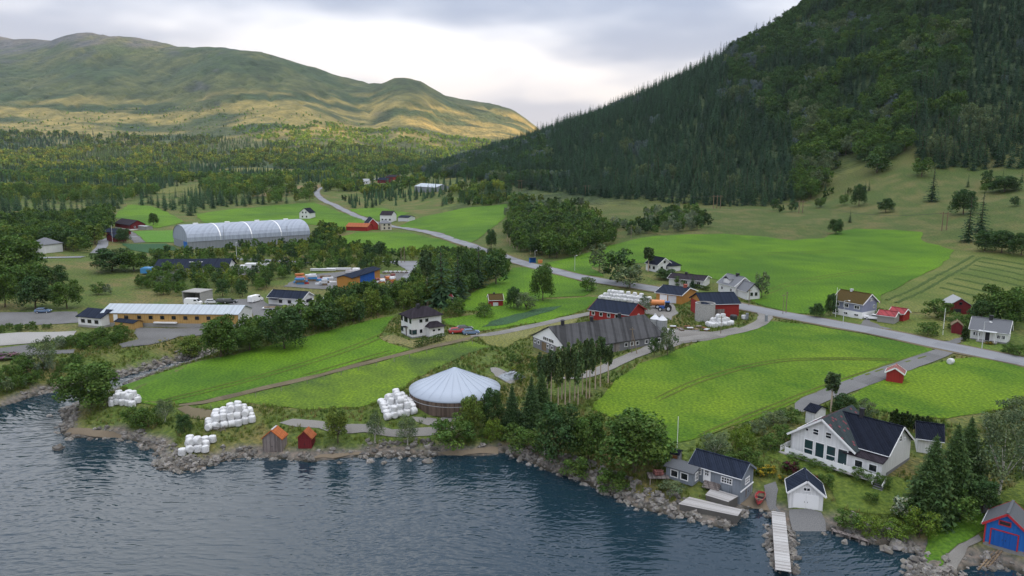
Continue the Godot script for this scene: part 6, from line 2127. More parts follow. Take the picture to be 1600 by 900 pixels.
	var sb := house("shed", "distant grey farm shed with white door by the road", "shed", [622, 346], [638, 346], [622, 343], {"eave": 2.8, "rise": 1.2, "wall": "pale_grey", "roof": "slate_roof", "over": 0.3, "W": 8.0})
	keep_off(sb)
	var wg := house("white_house", "white gabled house alone in the green field behind the hall", "house", [484, 342], [468, 342], [487, 339], {"eave": 4.4, "rise": 3.4, "ridge": "ac", "wall": "white_wall", "roof": "black_roof", "over": 0.3, "W": 9.0})
	keep_off(wg)
	windows(wg, "ab", [0.3, 0.7], 1.0, 0.9, 1.1, "dark_trim", 0)
	windows(wg, "ab", [0.35, 0.65], 4.2, 0.8, 1.1, "dark_trim", 0)
	var fb := house("barn", "far grey barn with white roof on the hillside", "barn", [648, 300], [681, 300], [650, 297], {"eave": 5.5, "rise": 3.0, "wall": "hall_wall", "roof": "metal_roof", "over": 0.4, "W": 16.0})
	keep_off(fb)
	for e in [["white house beside the distant road bend", 543, 294, 560, "white_wall", "slate_roof"], ["second white house beside the distant road bend", 566, 288, 576, "white_wall", "pale_roof"], ["far dark red house above the distant road", 590, 286, 606, "dark_red_wall", "slate_roof"], ["farthest red house above the distant road", 603, 281, 618, "red_wall", "brown_roof"]]:
		var fh := house("house", e[0], "house", [e[1], e[2]], [e[3], e[2]], [e[1], e[2] - 2], {"eave": 4.0, "rise": 3.0, "wall": e[4], "roof": e[5], "over": 0.5, "W": 9.0})
		keep_off(fh, 4.0)
		windows(fh, "ab", [0.3, 0.7], 1.5, 1.4, 1.4, "dark_trim", 0)
	var rc := house("cabin", "far red cabin in a clearing of the left wood", "cabin", [101, 312], [117, 312], [101, 310], {"eave": 3.4, "rise": 3.0, "wall": "red_wall", "roof": "brown_roof", "over": 0.5, "W": 9.0})
	keep_off(rc, 8.0)

func sports_hall() -> void:
	var h := plot([296, 390], [486, 380], [284, 384])
	h.W = 27.0
	var t := thing("sports_hall", "long grey barrel-roofed sports hall with blue entrance end", "sports hall", h.pos + Vector3(0, 0, 0), h.yaw)
	var back := Vector3(0, 0, h.s * 4.0).rotated(Vector3.UP, h.yaw)
	t.position += back
	h["node"] = t
	var L: float = h.L
	var W: float = h.W
	var st := mb()
	bx(st, Vector3(0, 1.2, 0), Vector3(L, 5.6, W))
	part(st, "wall", M["hall_wall"], t)
	var n := 14
	var arc := []
	for k in n + 1:
		var a := PI * k / n
		arc.append(Vector3(0, 3.9 + 7.6 * pow(sin(a), 0.85), -cos(a) * (W / 2 + 0.2)))
	for b in 4:
		var rs := mb()
		var xa := -L / 2 + L * b / 4.0 - (0.3 if b == 0 else 0.0)
		var xb := -L / 2 + L * (b + 1) / 4.0 + (0.3 if b == 3 else 0.0)
		for k in n:
			var p: Vector3 = arc[k]
			var q: Vector3 = arc[k + 1]
			quad(rs, Vector3(xa, p.y, p.z), Vector3(xa, q.y, q.z), Vector3(xb, q.y, q.z), Vector3(xb, p.y, p.z))
		var ro := part(rs, "roof_bay", M["hall_skin"], t)
		if b > 0:
			var ss := mb()
			for k in n:
				beam(ss, Vector3(xa, arc[k].y + 0.06, arc[k].z), Vector3(xa, arc[k + 1].y + 0.06, arc[k + 1].z), 0.5, 0.14)
			part(ss, "seam", M["white_trim"], ro)
		var vs := mb()
		bx(vs, Vector3((xa + xb) / 2, 11.6, 0), Vector3(2.2, 0.9, 1.4))
		part(vs, "roof_vent", M["white_trim"], ro)
	for e in [-1.0, 1.0]:
		var gs := mb()
		for k in n:
			tri(gs, Vector3(e * (L / 2 + 0.03), 3.9, 0), Vector3(e * (L / 2 + 0.03), arc[k].y, arc[k].z), Vector3(e * (L / 2 + 0.03), arc[k + 1].y, arc[k + 1].z))
		part(gs, "end_gable", M["hall_skin"], t)
	var f := face(h, "ac")
	var ds := mb()
	bx(ds, f[0] + f[1] * 5.0 + f[2] * 0.1 + Vector3(0, 1.9, 0), Vector3(0.15, 3.6, 6.0))
	part(ds, "entrance", M["blue_wall"], t)
	keep_off(h, 2.0)

# ---------- what stands outside the picture and shades it ----------
func build_flank() -> void:
	# the wooded mountain goes on to the right and behind the viewer; it keeps the evening sun off the shore
	var st := mb()
	var nx := 40
	var nz := 40
	var P := []
	for k in nz + 1:
		for i in nx + 1:
			var Z := lerpf(-1200.0, 620.0, k / float(nz))
			var x0 := maxf(190.0, Z * 1.05 + 90.0)
			var d := i * 40.0
			var h := 8.0 + 560.0 * smoothstep(0.0, 900.0, d) + n1.get_noise_2d(x0 + d, Z) * 14.0 * minf(1.0, d / 80.0)
			P.append(Vector3(x0 + d, h - (10.0 if i == 0 else 0.0), -Z))
	for k in nz:
		for i in nx:
			var o := k * (nx + 1) + i
			st.set_color(Color(0.03, 0.05, 0.025))
			quad(st, P[o], P[o + nx + 1], P[o + nx + 2], P[o + 1])
	var m := part(st, "wooded_hillside", M["hill"])
	structure(m, "continuation of the wooded hillside beyond the frame")
	# bank of cloud behind the mountain that leaves only a band of the far slope in the sun
	var cs := mb()
	var Q := []
	var R := []
	var cn := 46
	for k in cn + 1:
		for i in 21:
			var Z := lerpf(1200.0, 7200.0, k / float(cn))
			var x := 2000.0 + (Z - 1200.0) * 0.12 + i * 70.0
			var e := sin(PI * i / 20.0)
			var b := 905.0 + n2.get_noise_2d(x * 0.8, Z * 0.8) * 150.0 + n1.get_noise_2d(x * 0.3, Z * 0.3) * 60.0
			Q.append(Vector3(x, b - 60.0 * e + 80.0, -Z))
			R.append(Vector3(x, b + 120.0 + 460.0 * e, -Z))
	for k in cn:
		for i in 20:
			var o := k * 21 + i
			quad(cs, Q[o], Q[o + 1], Q[o + 22], Q[o + 21])
			quad(cs, R[o], R[o + 21], R[o + 22], R[o + 1])
		quad(cs, Q[k * 21], Q[k * 21 + 21], R[k * 21 + 21], R[k * 21])
		quad(cs, Q[k * 21 + 20], R[k * 21 + 20], R[k * 21 + 41], Q[k * 21 + 41])
	mat("cloud", Color(0.85, 0.86, 0.88), 1.0)
	var c := part(cs, "cloud", M["cloud"])
	structure(c, "bank of evening cloud behind the wooded mountain")

# ---------- trees and bushes one can point at ----------
func plant_near() -> void:
	var T := [
		["round", 142, 640, 566, 98, "broadleaf_tree", "broad round tree at the river mouth in front of white bales", "tree"],
		["shrub", 212, 666, 634, 40, "shrub", "rounded green shrub on the grassy point", "shrub"],
		["shrub", 232, 668, 636, 34, "shrub", "second green shrub on the grassy point, nearer the rocks", "shrub"],
		["willow", 258, 660, 622, 32, "willow_tree", "small grey-green willow on the point beside the mud patch", "tree"],
		["dark_round", 288, 677, 646, 25, "small_tree", "small dark tree in front of the long bale stack", "tree"],
		["yellow_round", 528, 692, 636, 46, "broadleaf_tree", "lone tree with bare trunk beside the dark red shed", "tree"],
		["willow", 586, 692, 642, 34, "birch_tree", "thin young birch with pale trunk below the bale heap", "tree"],
		["willow", 637, 694, 648, 40, "willow_tree", "grey-green willow in front of the bale heap", "tree"],
		["shrub", 708, 700, 650, 66, "shrub", "large leafy shrub above the sandy beach", "shrub"],
		["lime_shrub", 690, 676, 652, 24, "shrub", "pale lime shrub at the gravel path", "shrub"],
		["yellow_round", 737, 674, 616, 48, "broadleaf_tree", "yellow-green tree in front of the round tank", "tree"],
		["dark_round", 768, 666, 606, 40, "broadleaf_tree", "dark tree at the right edge of the round tank", "tree"],
		["lime_shrub", 772, 690, 655, 34, "shrub", "bright lime shrub on the shore slope", "shrub"],
		["spruce", 800, 670, 598, 46, "spruce_tree", "bluish young spruce right of the round tank", "spruce"],
		["spruce", 830, 668, 584, 50, "spruce_tree", "dark spruce left of the pine row", "spruce"],
		["spruce", 846, 650, 572, 42, "spruce_tree", "second dark spruce inside the pine row", "spruce"],
		["dark_round", 870, 722, 628, 78, "broadleaf_tree", "dense dark tree above the rock wall", "tree"],
		["round", 918, 722, 645, 64, "broadleaf_tree", "mid green tree between the dark tree and the great round one", "tree"],
		["round", 990, 738, 640, 128, "broadleaf_tree", "great round tree beside the shore cottage", "tree"],
		["shrub", 825, 705, 668, 60, "shrub", "low wide shrub above the start of the rock wall", "shrub"],
		["shrub", 800, 690, 664, 44, "shrub", "leafy shrub below the dark spruces", "shrub"],
		["shrub", 955, 765, 735, 56, "shrub", "dark shrub at the foot of the great round tree", "shrub"],
		["shrub", 900, 745, 712, 48, "shrub", "shrub on the bank below the dark tree", "shrub"],
		["grey_shrub", 1050, 770, 752, 40, "shrub", "grey shrub under the cottage annex", "shrub"],
		["willow", 1118, 716, 674, 54, "fruit_tree", "thin fruit tree behind the shore cottage", "tree"],
		["lime_shrub", 1158, 706, 662, 42, "fruit_tree", "pale leafy garden tree behind the cottage roof", "tree"],
		["shrub", 1135, 728, 704, 40, "shrub", "garden shrub close behind the cottage roof", "shrub"],
		["shrub", 1170, 728, 700, 40, "shrub", "garden shrub at the cottage's right end", "shrub"],
		["shrub", 1205, 702, 678, 36, "shrub", "garden shrub in the middle of the flower bed", "shrub"],
		["shrub", 1225, 690, 664, 40, "shrub", "round shrub left of the veranda corner", "shrub"],
		["grey_shrub", 1208, 665, 640, 40, "shrub", "grey-green bush at the end of the side road", "shrub"],
		["shrub", 1232, 660, 636, 36, "shrub", "bush beside the small garage roof", "shrub"],
		["grey_shrub", 1182, 678, 656, 34, "shrub", "grey-green bush on the meadow edge", "shrub"],
		["pine", 1298, 645, 580, 44, "pine_tree", "ragged dark pine behind the white house roof", "pine"],
		["dark_round", 1318, 645, 616, 44, "small_tree", "dark low tree beside the ragged pine", "tree"],
		["grey_shrub", 1352, 652, 624, 34, "fruit_tree", "grey-green fruit tree behind the black roof", "tree"],
		["spruce", 1452, 806, 672, 92, "spruce_tree", "largest spruce in front of the white house gable", "spruce"],
		["spruce", 1486, 785, 655, 80, "spruce_tree", "second tall spruce right behind the largest", "spruce"],
		["spruce", 1508, 760, 645, 74, "spruce_tree", "third spruce beside the grey willow", "spruce"],
		["willow", 1560, 772, 652, 92, "willow_tree", "tall grey-green willow with double trunk behind the lawn", "tree"],
		["willow", 1600, 735, 632, 84, "willow_tree", "grey-green willow at the right edge of the picture", "tree"],
		["round", 1640, 720, 620, 90, "broadleaf_tree", "broadleaf tree cut off by the right edge", "tree"],
		["grey_shrub", 1555, 672, 640, 50, "grey_tree", "pale bushy tree on the meadow edge", "tree"],
		["grey_shrub", 1590, 655, 618, 56, "grey_tree", "pale bushy tree at the right meadow corner", "tree"],
		["dark_round", 1535, 800, 745, 52, "dark_shrub", "dark shrub under the grey willow", "shrub"],
		["shrub", 1500, 812, 765, 58, "shrub", "leafy undergrowth bush beside the largest spruce", "shrub"],
		["lime_shrub", 1436, 840, 796, 60, "shrub", "large yellow-green leafy bush at the water's edge", "shrub"],
		["lime_shrub", 1400, 842, 812, 50, "shrub", "yellow-green bush on the stone bank", "shrub"],
		["lime_shrub", 1360, 838, 808, 48, "shrub", "yellow-green bush above the small landing stage", "shrub"],
		["shrub", 1325, 825, 798, 44, "shrub", "mixed bush beside the boathouse slip", "shrub"],
		["shrub", 1362, 784, 768, 24, "shrub", "small shrub alone on the mown lawn", "shrub"],
		["shrub", 1290, 760, 738, 30, "shrub", "small shrub behind the boathouse roof", "shrub"],
		["shrub", 1342, 750, 728, 26, "shrub", "bush beside the veranda steps", "shrub"],
		["shrub", 1363, 757, 737, 26, "shrub", "green bush under the lean-to windows", "shrub"],
		["shrub", 1381, 763, 741, 22, "shrub", "green bush at the house corner", "shrub"],
		["shrub", 1319, 742, 733, 22, "shrub", "bush before the veranda, nearest the steps", "shrub"],
		["shrub", 1295, 735, 726, 22, "shrub", "bush before the middle of the veranda", "shrub"],
		["shrub", 1272, 727, 718, 26, "shrub", "bush before the left part of the veranda", "shrub"],
		["shrub", 1246, 717, 708, 30, "shrub", "bush before the open veranda corner", "shrub"],
		["round", 345, 558, 494, 62, "broadleaf_tree", "tall tree in front of the long ochre building", "tree"],
		["dark_round", 445, 545, 482, 66, "broadleaf_tree", "round dark tree beside the stream field", "tree"],
		["yellow_round", 300, 562, 524, 44, "broadleaf_tree", "yellow-green tree on the stream bank", "tree"],
		["round", 390, 548, 508, 50, "broadleaf_tree", "low tree between the tall and the round dark tree", "tree"],
		["willow", 70, 575, 525, 44, "willow_tree", "thin willow on the left bank of the river mouth", "tree"],
		["round", 28, 440, 368, 78, "broadleaf_tree", "great round tree at the left edge of the picture", "tree"],
		["dark_round", 85, 450, 415, 46, "broadleaf_tree", "dark tree in the dry meadow at the left", "tree"],
		["round", 8, 480, 425, 50, "broadleaf_tree", "tree at the very left edge above the yard", "tree"],
		["dark_round", 55, 482, 432, 56, "broadleaf_tree", "dark tree behind the parked blue car", "tree"],
		["round", 105, 482, 438, 48, "broadleaf_tree", "tree right of the parked blue car", "tree"],
		["dark_round", 175, 424, 388, 66, "broadleaf_tree", "wide dark tree below the artificial pitch", "tree"],
		["round", 210, 424, 392, 50, "broadleaf_tree", "round tree left of the long dark blue roof", "tree"],
		["round", 240, 352, 333, 17, "broadleaf_tree", "single tree alone on the green slope by the log building", "tree"],
		["dark_round", 193, 379, 357, 22, "broadleaf_tree", "dark tree beside the small red shed and pitch", "tree"],
		["pine", 668, 478, 392, 40, "pine_tree", "tall pine left in the group above the white house", "pine"],
		["mid_spruce", 690, 478, 386, 62, "spruce_tree", "tallest broad conifer above the white house", "spruce"],
		["mid_spruce", 716, 468, 395, 46, "spruce_tree", "broad conifer right of the tallest one", "spruce"],
		["mid_spruce", 748, 450, 385, 34, "spruce_tree", "pointed spruce at the field corner by the road", "spruce"],
		["mid_dark", 775, 444, 393, 44, "broadleaf_tree", "dark tree at the road edge beside the pointed spruce", "tree"],
		["mid_dark", 728, 452, 388, 40, "broadleaf_tree", "dark tree between the conifers", "tree"],
		["shrub", 712, 492, 464, 36, "shrub", "dark rounded bush above the white house", "shrub"],
		["shrub", 757, 495, 474, 30, "shrub", "rounded bush left below the red cabin", "shrub"],
		["round", 848, 470, 414, 42, "broadleaf_tree", "tall tree alone in the field near the bale stack", "tree"],
		["dark_round", 803, 482, 448, 26, "broadleaf_tree", "dark tree right of the red cabin", "tree"],
		["grey_shrub", 822, 484, 456, 36, "grey_tree", "brownish bush right of the red cabin", "shrub"],
		["shrub", 918, 455, 432, 26, "shrub", "round bush beside the road near the bale stack", "shrub"],
		["mid_grey", 936, 426, 380, 34, "grey_tree", "tall grey-green tree at the road by the hill field", "tree"],
		["mid_dark", 965, 442, 390, 58, "broadleaf_tree", "large dark tree above the bale stack", "tree"],
		["mid_grey", 984, 450, 412, 52, "grey_tree", "grey-green tree just behind the bale stack", "tree"],
		["pine", 1013, 424, 386, 30, "pine_tree", "small pine beside the white gabled house", "pine"],
		["dark_round", 1040, 436, 420, 34, "shrub", "dark bush in front of the white gabled house", "shrub"],
		["shrub", 1062, 447, 432, 22, "shrub", "clipped round bush before the bungalow", "shrub"],
		["mid_spruce", 1082, 450, 430, 14, "spruce_tree", "small conifer before the bungalow", "spruce"],
		["mid_grey", 1190, 466, 424, 26, "grey_tree", "slender tree right of the white farmhouse", "tree"],
		["willow", 1008, 492, 460, 26, "fruit_tree", "thin fruit tree between red barn and bales", "tree"],
		["grey_shrub", 1043, 556, 510, 30, "grey_tree", "grey-green bush at the corner of the grey barn", "tree"],
		["mid_dark", 1022, 556, 526, 20, "small_tree", "dark bush left of the grey barn corner", "tree"],
		["round", 1562, 510, 446, 72, "broadleaf_tree", "large bright tree behind the small white house", "tree"],
		["dark_round", 1535, 512, 468, 46, "broadleaf_tree", "dark tree right of the pale-roofed barn", "tree"],
		["round", 1600, 500, 460, 50, "broadleaf_tree", "tree at the right edge above the small white house", "tree"],
		["shrub", 1465, 498, 466, 44, "shrub", "dense bush left of the pale-roofed barn", "shrub"],
		["shrub", 1500, 515, 490, 42, "shrub", "bush in front of the pale-roofed barn", "shrub"],
		["shrub", 1450, 525, 502, 34, "shrub", "bush beside the flagpole by the road", "shrub"],
		["shrub", 1575, 552, 536, 22, "shrub", "bush below the gable of the small white house", "shrub"],
		["shrub", 1592, 556, 538, 28, "shrub", "dark bush at the right edge by the road", "shrub"],
		["thuja", 1508, 533, 512, 13, "conical_shrub", "clipped conical shrub at the small white house corner", "shrub"],
		["dark_round", 1276, 496, 474, 22, "small_tree", "small dark round tree left of the grey-violet house", "tree"],
		["dark_round", 1298, 494, 458, 20, "shrub", "dark bush against the grey-violet house", "shrub"],
		["shrub", 1376, 498, 480, 20, "shrub", "bush behind the white car and garage", "shrub"],
		["dark_round", 1306, 366, 342, 24, "small_tree", "dark bush alone above the hill field edge", "tree"],
		["dark_round", 1384, 332, 310, 24, "small_tree", "dark bush alone on the rough pasture", "tree"],
		["dark_round", 1342, 322, 288, 24, "small_tree", "dark small tree on the pasture below the clearing", "tree"],
		["mid_spruce", 1456, 315, 262, 26, "spruce_tree", "lone spruce on the pasture below the forest", "spruce"],
		["mid_spruce", 1512, 378, 302, 28, "spruce_tree", "tall lone spruce beside the mown field", "spruce"],
		["mid_spruce", 1532, 362, 300, 30, "spruce_tree", "second lone spruce beside the mown field", "spruce"],
		["dark_round", 1505, 335, 296, 40, "broadleaf_tree", "dark tree left of the two lone spruces", "tree"],
		["dark_round", 1538, 392, 360, 36, "broadleaf_tree", "dark tree at the corner of the mown field", "tree"],
		["dark_round", 1565, 395, 360, 40, "broadleaf_tree", "dark tree in the row along the mown field", "tree"],
		["dark_round", 1595, 400, 364, 36, "broadleaf_tree", "last dark tree in the row along the mown field", "tree"],
		["dark_round", 1570, 300, 275, 46, "broadleaf_tree", "dark bush cluster on the upper right pasture", "tree"],
		["mid_round", 1440, 276, 246, 38, "broadleaf_tree", "round tree below the right forest edge", "tree"],
		["mid_dark", 1370, 270, 240, 44, "broadleaf_tree", "dark tree at the forest clearing", "tree"],
		["dark_round", 768, 388, 358, 18, "small_tree", "single tree beside the main road bend", "tree"],
	]
	for t in T:
		tree_px(t[0], t[1], t[2], t[3], t[4], t[5], t[6], t[7])
	var pines := [[845, 640, 556], [855, 630, 560], [861, 634, 552], [872, 632, 550], [878, 622, 548], [883, 630, 548], [890, 627, 545], [898, 624, 540], [903, 632, 550], [910, 614, 538], [916, 622, 545], [921, 622, 534], [930, 606, 540], [938, 602, 532], [950, 596, 545]]
	for k in pines.size():
		var p: Array = pines[k]
		tree_px("pine", p[0], p[1] + 2, p[2] - 8, 28, "pine_tree", "slender pine with bare trunk in the row below the grey barn", "pine", "pines in the row below the grey barn")
	for k in 7:
		tree_px("thuja", 1396 + k * 9, 668 + k * 1.5, 638 + k * 2 + (k % 2) * 3, 13, "thuja", "clipped dark conifer in the hedge behind the white house", "shrub", "hedge conifers behind the white house")
	# garden colour
	flower_shrub([1236, 738], 18, 34, Color(0.075, 0.014, 0.025), "purple_shrub", "deep purple rounded shrub behind the white boathouse")
	flower_shrub([1188, 742], 12, 30, Color(0.38, 0.27, 0.02), "yellow_flowers", "clump of yellow flowers right of the cottage")
	flower_shrub([1204, 738], 12, 22, Color(0.36, 0.27, 0.03), "yellow_flowers", "smaller clump of yellow flowers by the garden steps")
	flower_shrub([1222, 752], 10, 18, Color(0.34, 0.25, 0.03), "yellow_flowers", "yellow flowers against the boathouse wall")
	flower_shrub([1165, 730], 9, 26, Color(0.22, 0.09, 0.16), "pink_flowers", "pinkish flowers behind the cottage's right end")
	flower_shrub([1411, 812], 38, 46, Color(0.34, 0.38, 0.27), "flowering_shrub", "rounded bush topped with white flower heads")
	flower_shrub([1272, 748], 6, 18, Color(0.22, 0.06, 0.04), "red_shrub", "low reddish shrub beside the boathouse roof")
	flower_shrub([812, 676], 8, 44, Color(0.22, 0.10, 0.17), "fireweed", "strip of pink fireweed above the rock wall")
	flower_shrub([10, 560], 8, 50, Color(0.18, 0.09, 0.13), "fireweed", "faded pink fireweed at the left edge")
	flower_shrub([1545, 538], 5, 16, Color(0.25, 0.17, 0.03), "yellow_shrub", "low yellowish shrub under the small white house window")
	# hedge before the square white house
	hedge([649, 545], [693, 531], 1.7, "clipped dense hedge in front of the square white house")
	hedge([1075, 447], [1108, 455], 1.2, "long low hedge beside the bungalow")

func flower_shrub(at: Array, hpx: float, wpx: float, c: Color, called: String, label: String) -> void:
	var p := ground(at[0], at[1])
	var depth := -p.z * cos(PITCH) + (H - p.y) * sin(PITCH)
	var t := thing(called, label, "shrub", p, 0.3)
	var h := hpx * depth / F
	var w := wpx * depth / F
	t.scale = Vector3(w, h, w)
	put(broad_crown(hash(label) % 1000, 1.0, 0.0, 10, 700, 0.07, c, 0.35), "blossom", M["leaves"], t)
	put(broad_crown(hash(label) % 1000 + 1, 0.95, 0.0, 10, 500, 0.08, Color(0.05, 0.09, 0.02), 0.35), "foliage", M["leaves"], t)

func hedge(a: Array, b: Array, h: float, label: String) -> void:
	var p := ground(a[0], a[1])
	var q := ground(b[0], b[1])
	var t := thing("hedge", label, "hedge", p)
	var st := mb()
	var d := q - p
	var s := Vector3(-d.z, 0, d.x).normalized()
	var r := RandomNumberGenerator.new()
	r.seed = 99
	for k in int(d.length() * 130):
		var f := r.randf()
		var y := r.randf() * h
		var w := r.randf_range(-0.65, 0.65)
		if r.randf() < 0.6:
			if r.randf() < 0.5:
				w = signf(w) * 0.65
			else:
				y = h
		st.set_color(shade_of(Color(0.05, 0.085, 0.018), r, 0.35))
		var c := d * f + s * w
		c.y = d.y * f + y + r.randf_range(-0.06, 0.06)
		leaf(st, c, s * w + Vector3(0, y - h * 0.5, 0), r.randf_range(0.14, 0.3), r)
	part(st, "foliage", M["leaves"], t)

# ---------- small things ----------
func build_small() -> void:
	build_tank()
	build_bales()
	build_shore_works()
	build_rocks()
	build_poles()
	build_vehicles()
	build_yard_things()

func build_tank() -> void:
	var p := ground(711, 622)
	var t := thing("slurry_tank", "round slurry tank with wooden wall and pale conical cover", "tank", p)
	var R := 8.5
	var n := 72
	for k in n:
		var a := TAU * (k + 0.5) / n
		var st := mb()
		bx(st, Vector3(cos(a) * R, 0.75, sin(a) * R), Vector3(0.1, 2.9 + 0.04 * (k % 3), TAU * R / n * 0.96), Basis(Vector3.UP, -a))
		part(st, "stave", M["tank_boards"], t)
	var cs := SurfaceTool.new()
	cs.begin(Mesh.PRIMITIVE_TRIANGLES)
	cs.set_smooth_group(1)
	lathe(cs, [[R + 0.12, 1.85], [R + 0.16, 2.2], [R * 0.75, 3.1], [R * 0.5, 4.12], [R * 0.25, 5.15], [0.35, 6.0], [0.0, 6.08]], 64)
	var c := part(cs, "cover", M["tank_cloth"], t)
	for k in 24:
		var a := TAU * k / 24
		var st := mb()
		var d := Vector3(cos(a), 0, sin(a))
		beam(st, d * (R + 0.16) + Vector3(0, 2.22, 0), d * 0.4 + Vector3(0, 5.97, 0), 0.03, 0.03)
		part(st, "seam", M["seam"], c)
	var rs := mb()
	lathe(rs, [[R + 0.06, 1.0], [R + 0.1, 1.03], [R + 0.1, 1.1], [R + 0.06, 1.13]], 64)
	part(rs, "hoop", M["steel"], t)
	clear_areas.append(PackedVector2Array([Vector2(p.x - R, -p.z - R), Vector2(p.x + R, -p.z - R), Vector2(p.x + R, -p.z + R), Vector2(p.x - R, -p.z + R)]))

var bale_mesh: Array = []
var bale_net: Array = []

func bale(at: Vector3, lying: bool, label: String, group: String, r: RandomNumberGenerator) -> void:
	var v := r.randi() % bale_mesh.size()
	var o := put(bale_mesh[v], "hay_bale", M["bale_wrap"])
	var b := Basis(Vector3.UP, r.randf() * TAU)
	if lying:
		b = b * Basis(Vector3.RIGHT, PI / 2)
	b = b * Basis(Vector3(0, 0, 1), r.randf_range(-0.2, 0.2))
	o.transform = Transform3D(b, at)
	tag(o, label, "hay bale", group)

func build_bales() -> void:
	for v in 4:
		var st := SurfaceTool.new()
		st.begin(Mesh.PRIMITIVE_TRIANGLES)
		st.set_smooth_group(1)
		var w := 0.02 + v * 0.008
		lathe(st, [[0.0, -0.60], [0.36, -0.605], [0.54, -0.57], [0.63, -0.46], [0.65, -0.2 + 0.05 * v], [0.66, 0.15], [0.63, 0.45], [0.54, 0.565], [0.36, 0.60], [0.0, 0.585]], 16, w)
		bale_mesh.append(done(st))
	var r := RandomNumberGenerator.new()
	r.seed = 31
	stack([160, 638], [212, 639], 3, 2, "white wrapped bale in the stack behind the river-mouth tree", "bales behind the river-mouth tree", r)
	stack([322, 676], [407, 660], 4, 3, "white wrapped bale in the long stack beside the mud patch", "bales of the long stack", r)
	stack([279, 715], [350, 708], 3, 2, "white wrapped bale in the heap on the rocky point", "bales on the rocky point", r)
	stack([602, 660], [656, 648], 6, 3, "white wrapped bale in the heap beside the round tank", "bales beside the round tank", r)
	stack([934, 468], [1018, 478], 3, 3, "white wrapped bale in the big stack behind the barns", "bales behind the barns", r)
	stack([1112, 513], [1150, 508], 3, 3, "white wrapped bale in the stack below the concrete silo", "bales below the concrete silo", r)
	for e in [[1043, 521], [1050, 524], [1162, 499], [1485, 569]]:
		var p := ground(e[0], e[1])
		bale(p + Vector3(0, 0.62, 0), e[0] != 1162, "single white wrapped bale " + {1043: "behind the steel feed silos", 1050: "right of the steel feed silos", 1162: "at the corner of the red barn", 1485: "alone on the meadow by the road junction"}[e[0]], "", r)

func stack(a: Array, b: Array, rows: int, layers: int, label: String, group: String, r: RandomNumberGenerator) -> void:
	var p := ground(a[0], a[1])
	var q := ground(b[0], b[1])
	var d := Vector3(q.x - p.x, 0, q.z - p.z)
	var n := maxi(3, int(d.length() / 1.16))
	d = d.normalized()
	var s := Vector3(-d.z, 0, d.x)
	if s.z > 0.0:
		s = -s
	for l in layers:
		for k in rows - l:
			var cut := l if k % 2 == 0 else l
			for i in range(cut, n - cut):
				if l == layers - 1 and r.randf() < 0.2:
					continue
				if (i == cut or i == n - cut - 1) and r.randf() < 0.25:
					continue
				var c := p + d * ((i + 0.5) * 1.16 + r.randf_range(-0.14, 0.14) + l * 0.1) + s * ((k + l * 0.5 + 0.5) * 1.16 + r.randf_range(-0.14, 0.14))
				c.y = hgt(c.x, -c.z) + 0.55 + l * 0.92 + r.randf_range(-0.05, 0.05)
				bale(c, r.randf() < 0.4, label, group, r)
	var w := s * rows * 1.4
	var e := d * n * 1.3
	var poly := PackedVector2Array()
	for c in [p - s * 0.5, p + e - s * 0.5, p + e + w, p + w]:
		poly.append(Vector2(c.x, -c.z))
	clear_areas.append(poly)

func rock_mesh(seed_n: int) -> ArrayMesh:
	var r := FastNoiseLite.new()
	r.seed = seed_n
	r.frequency = 0.9
	var st := mb()
	var n := 8
	var m := 5
	var g := func(i: int, k: int) -> Vector3:
		var a := TAU * (i % n) / n
		var e := PI * k / m - PI / 2
		var d := Vector3(cos(a) * cos(e), sin(e), sin(a) * cos(e))
		return d * Vector3(1.0, 0.72, 0.85) * (1.0 + r.get_noise_3dv(d * 1.4) * 0.75)
	var rg := RandomNumberGenerator.new()
	rg.seed = seed_n
	var tone := rg.randf_range(0.10, 0.30)
	for k in m:
		for i in n:
			st.set_color(shade_of(Color(tone * 1.05, tone * 0.98, tone * rg.randf_range(0.82, 0.95)), rg, 0.12))
			quad(st, g.call(i, k), g.call(i, k + 1), g.call(i + 1, k + 1), g.call(i + 1, k))
	return done(st)

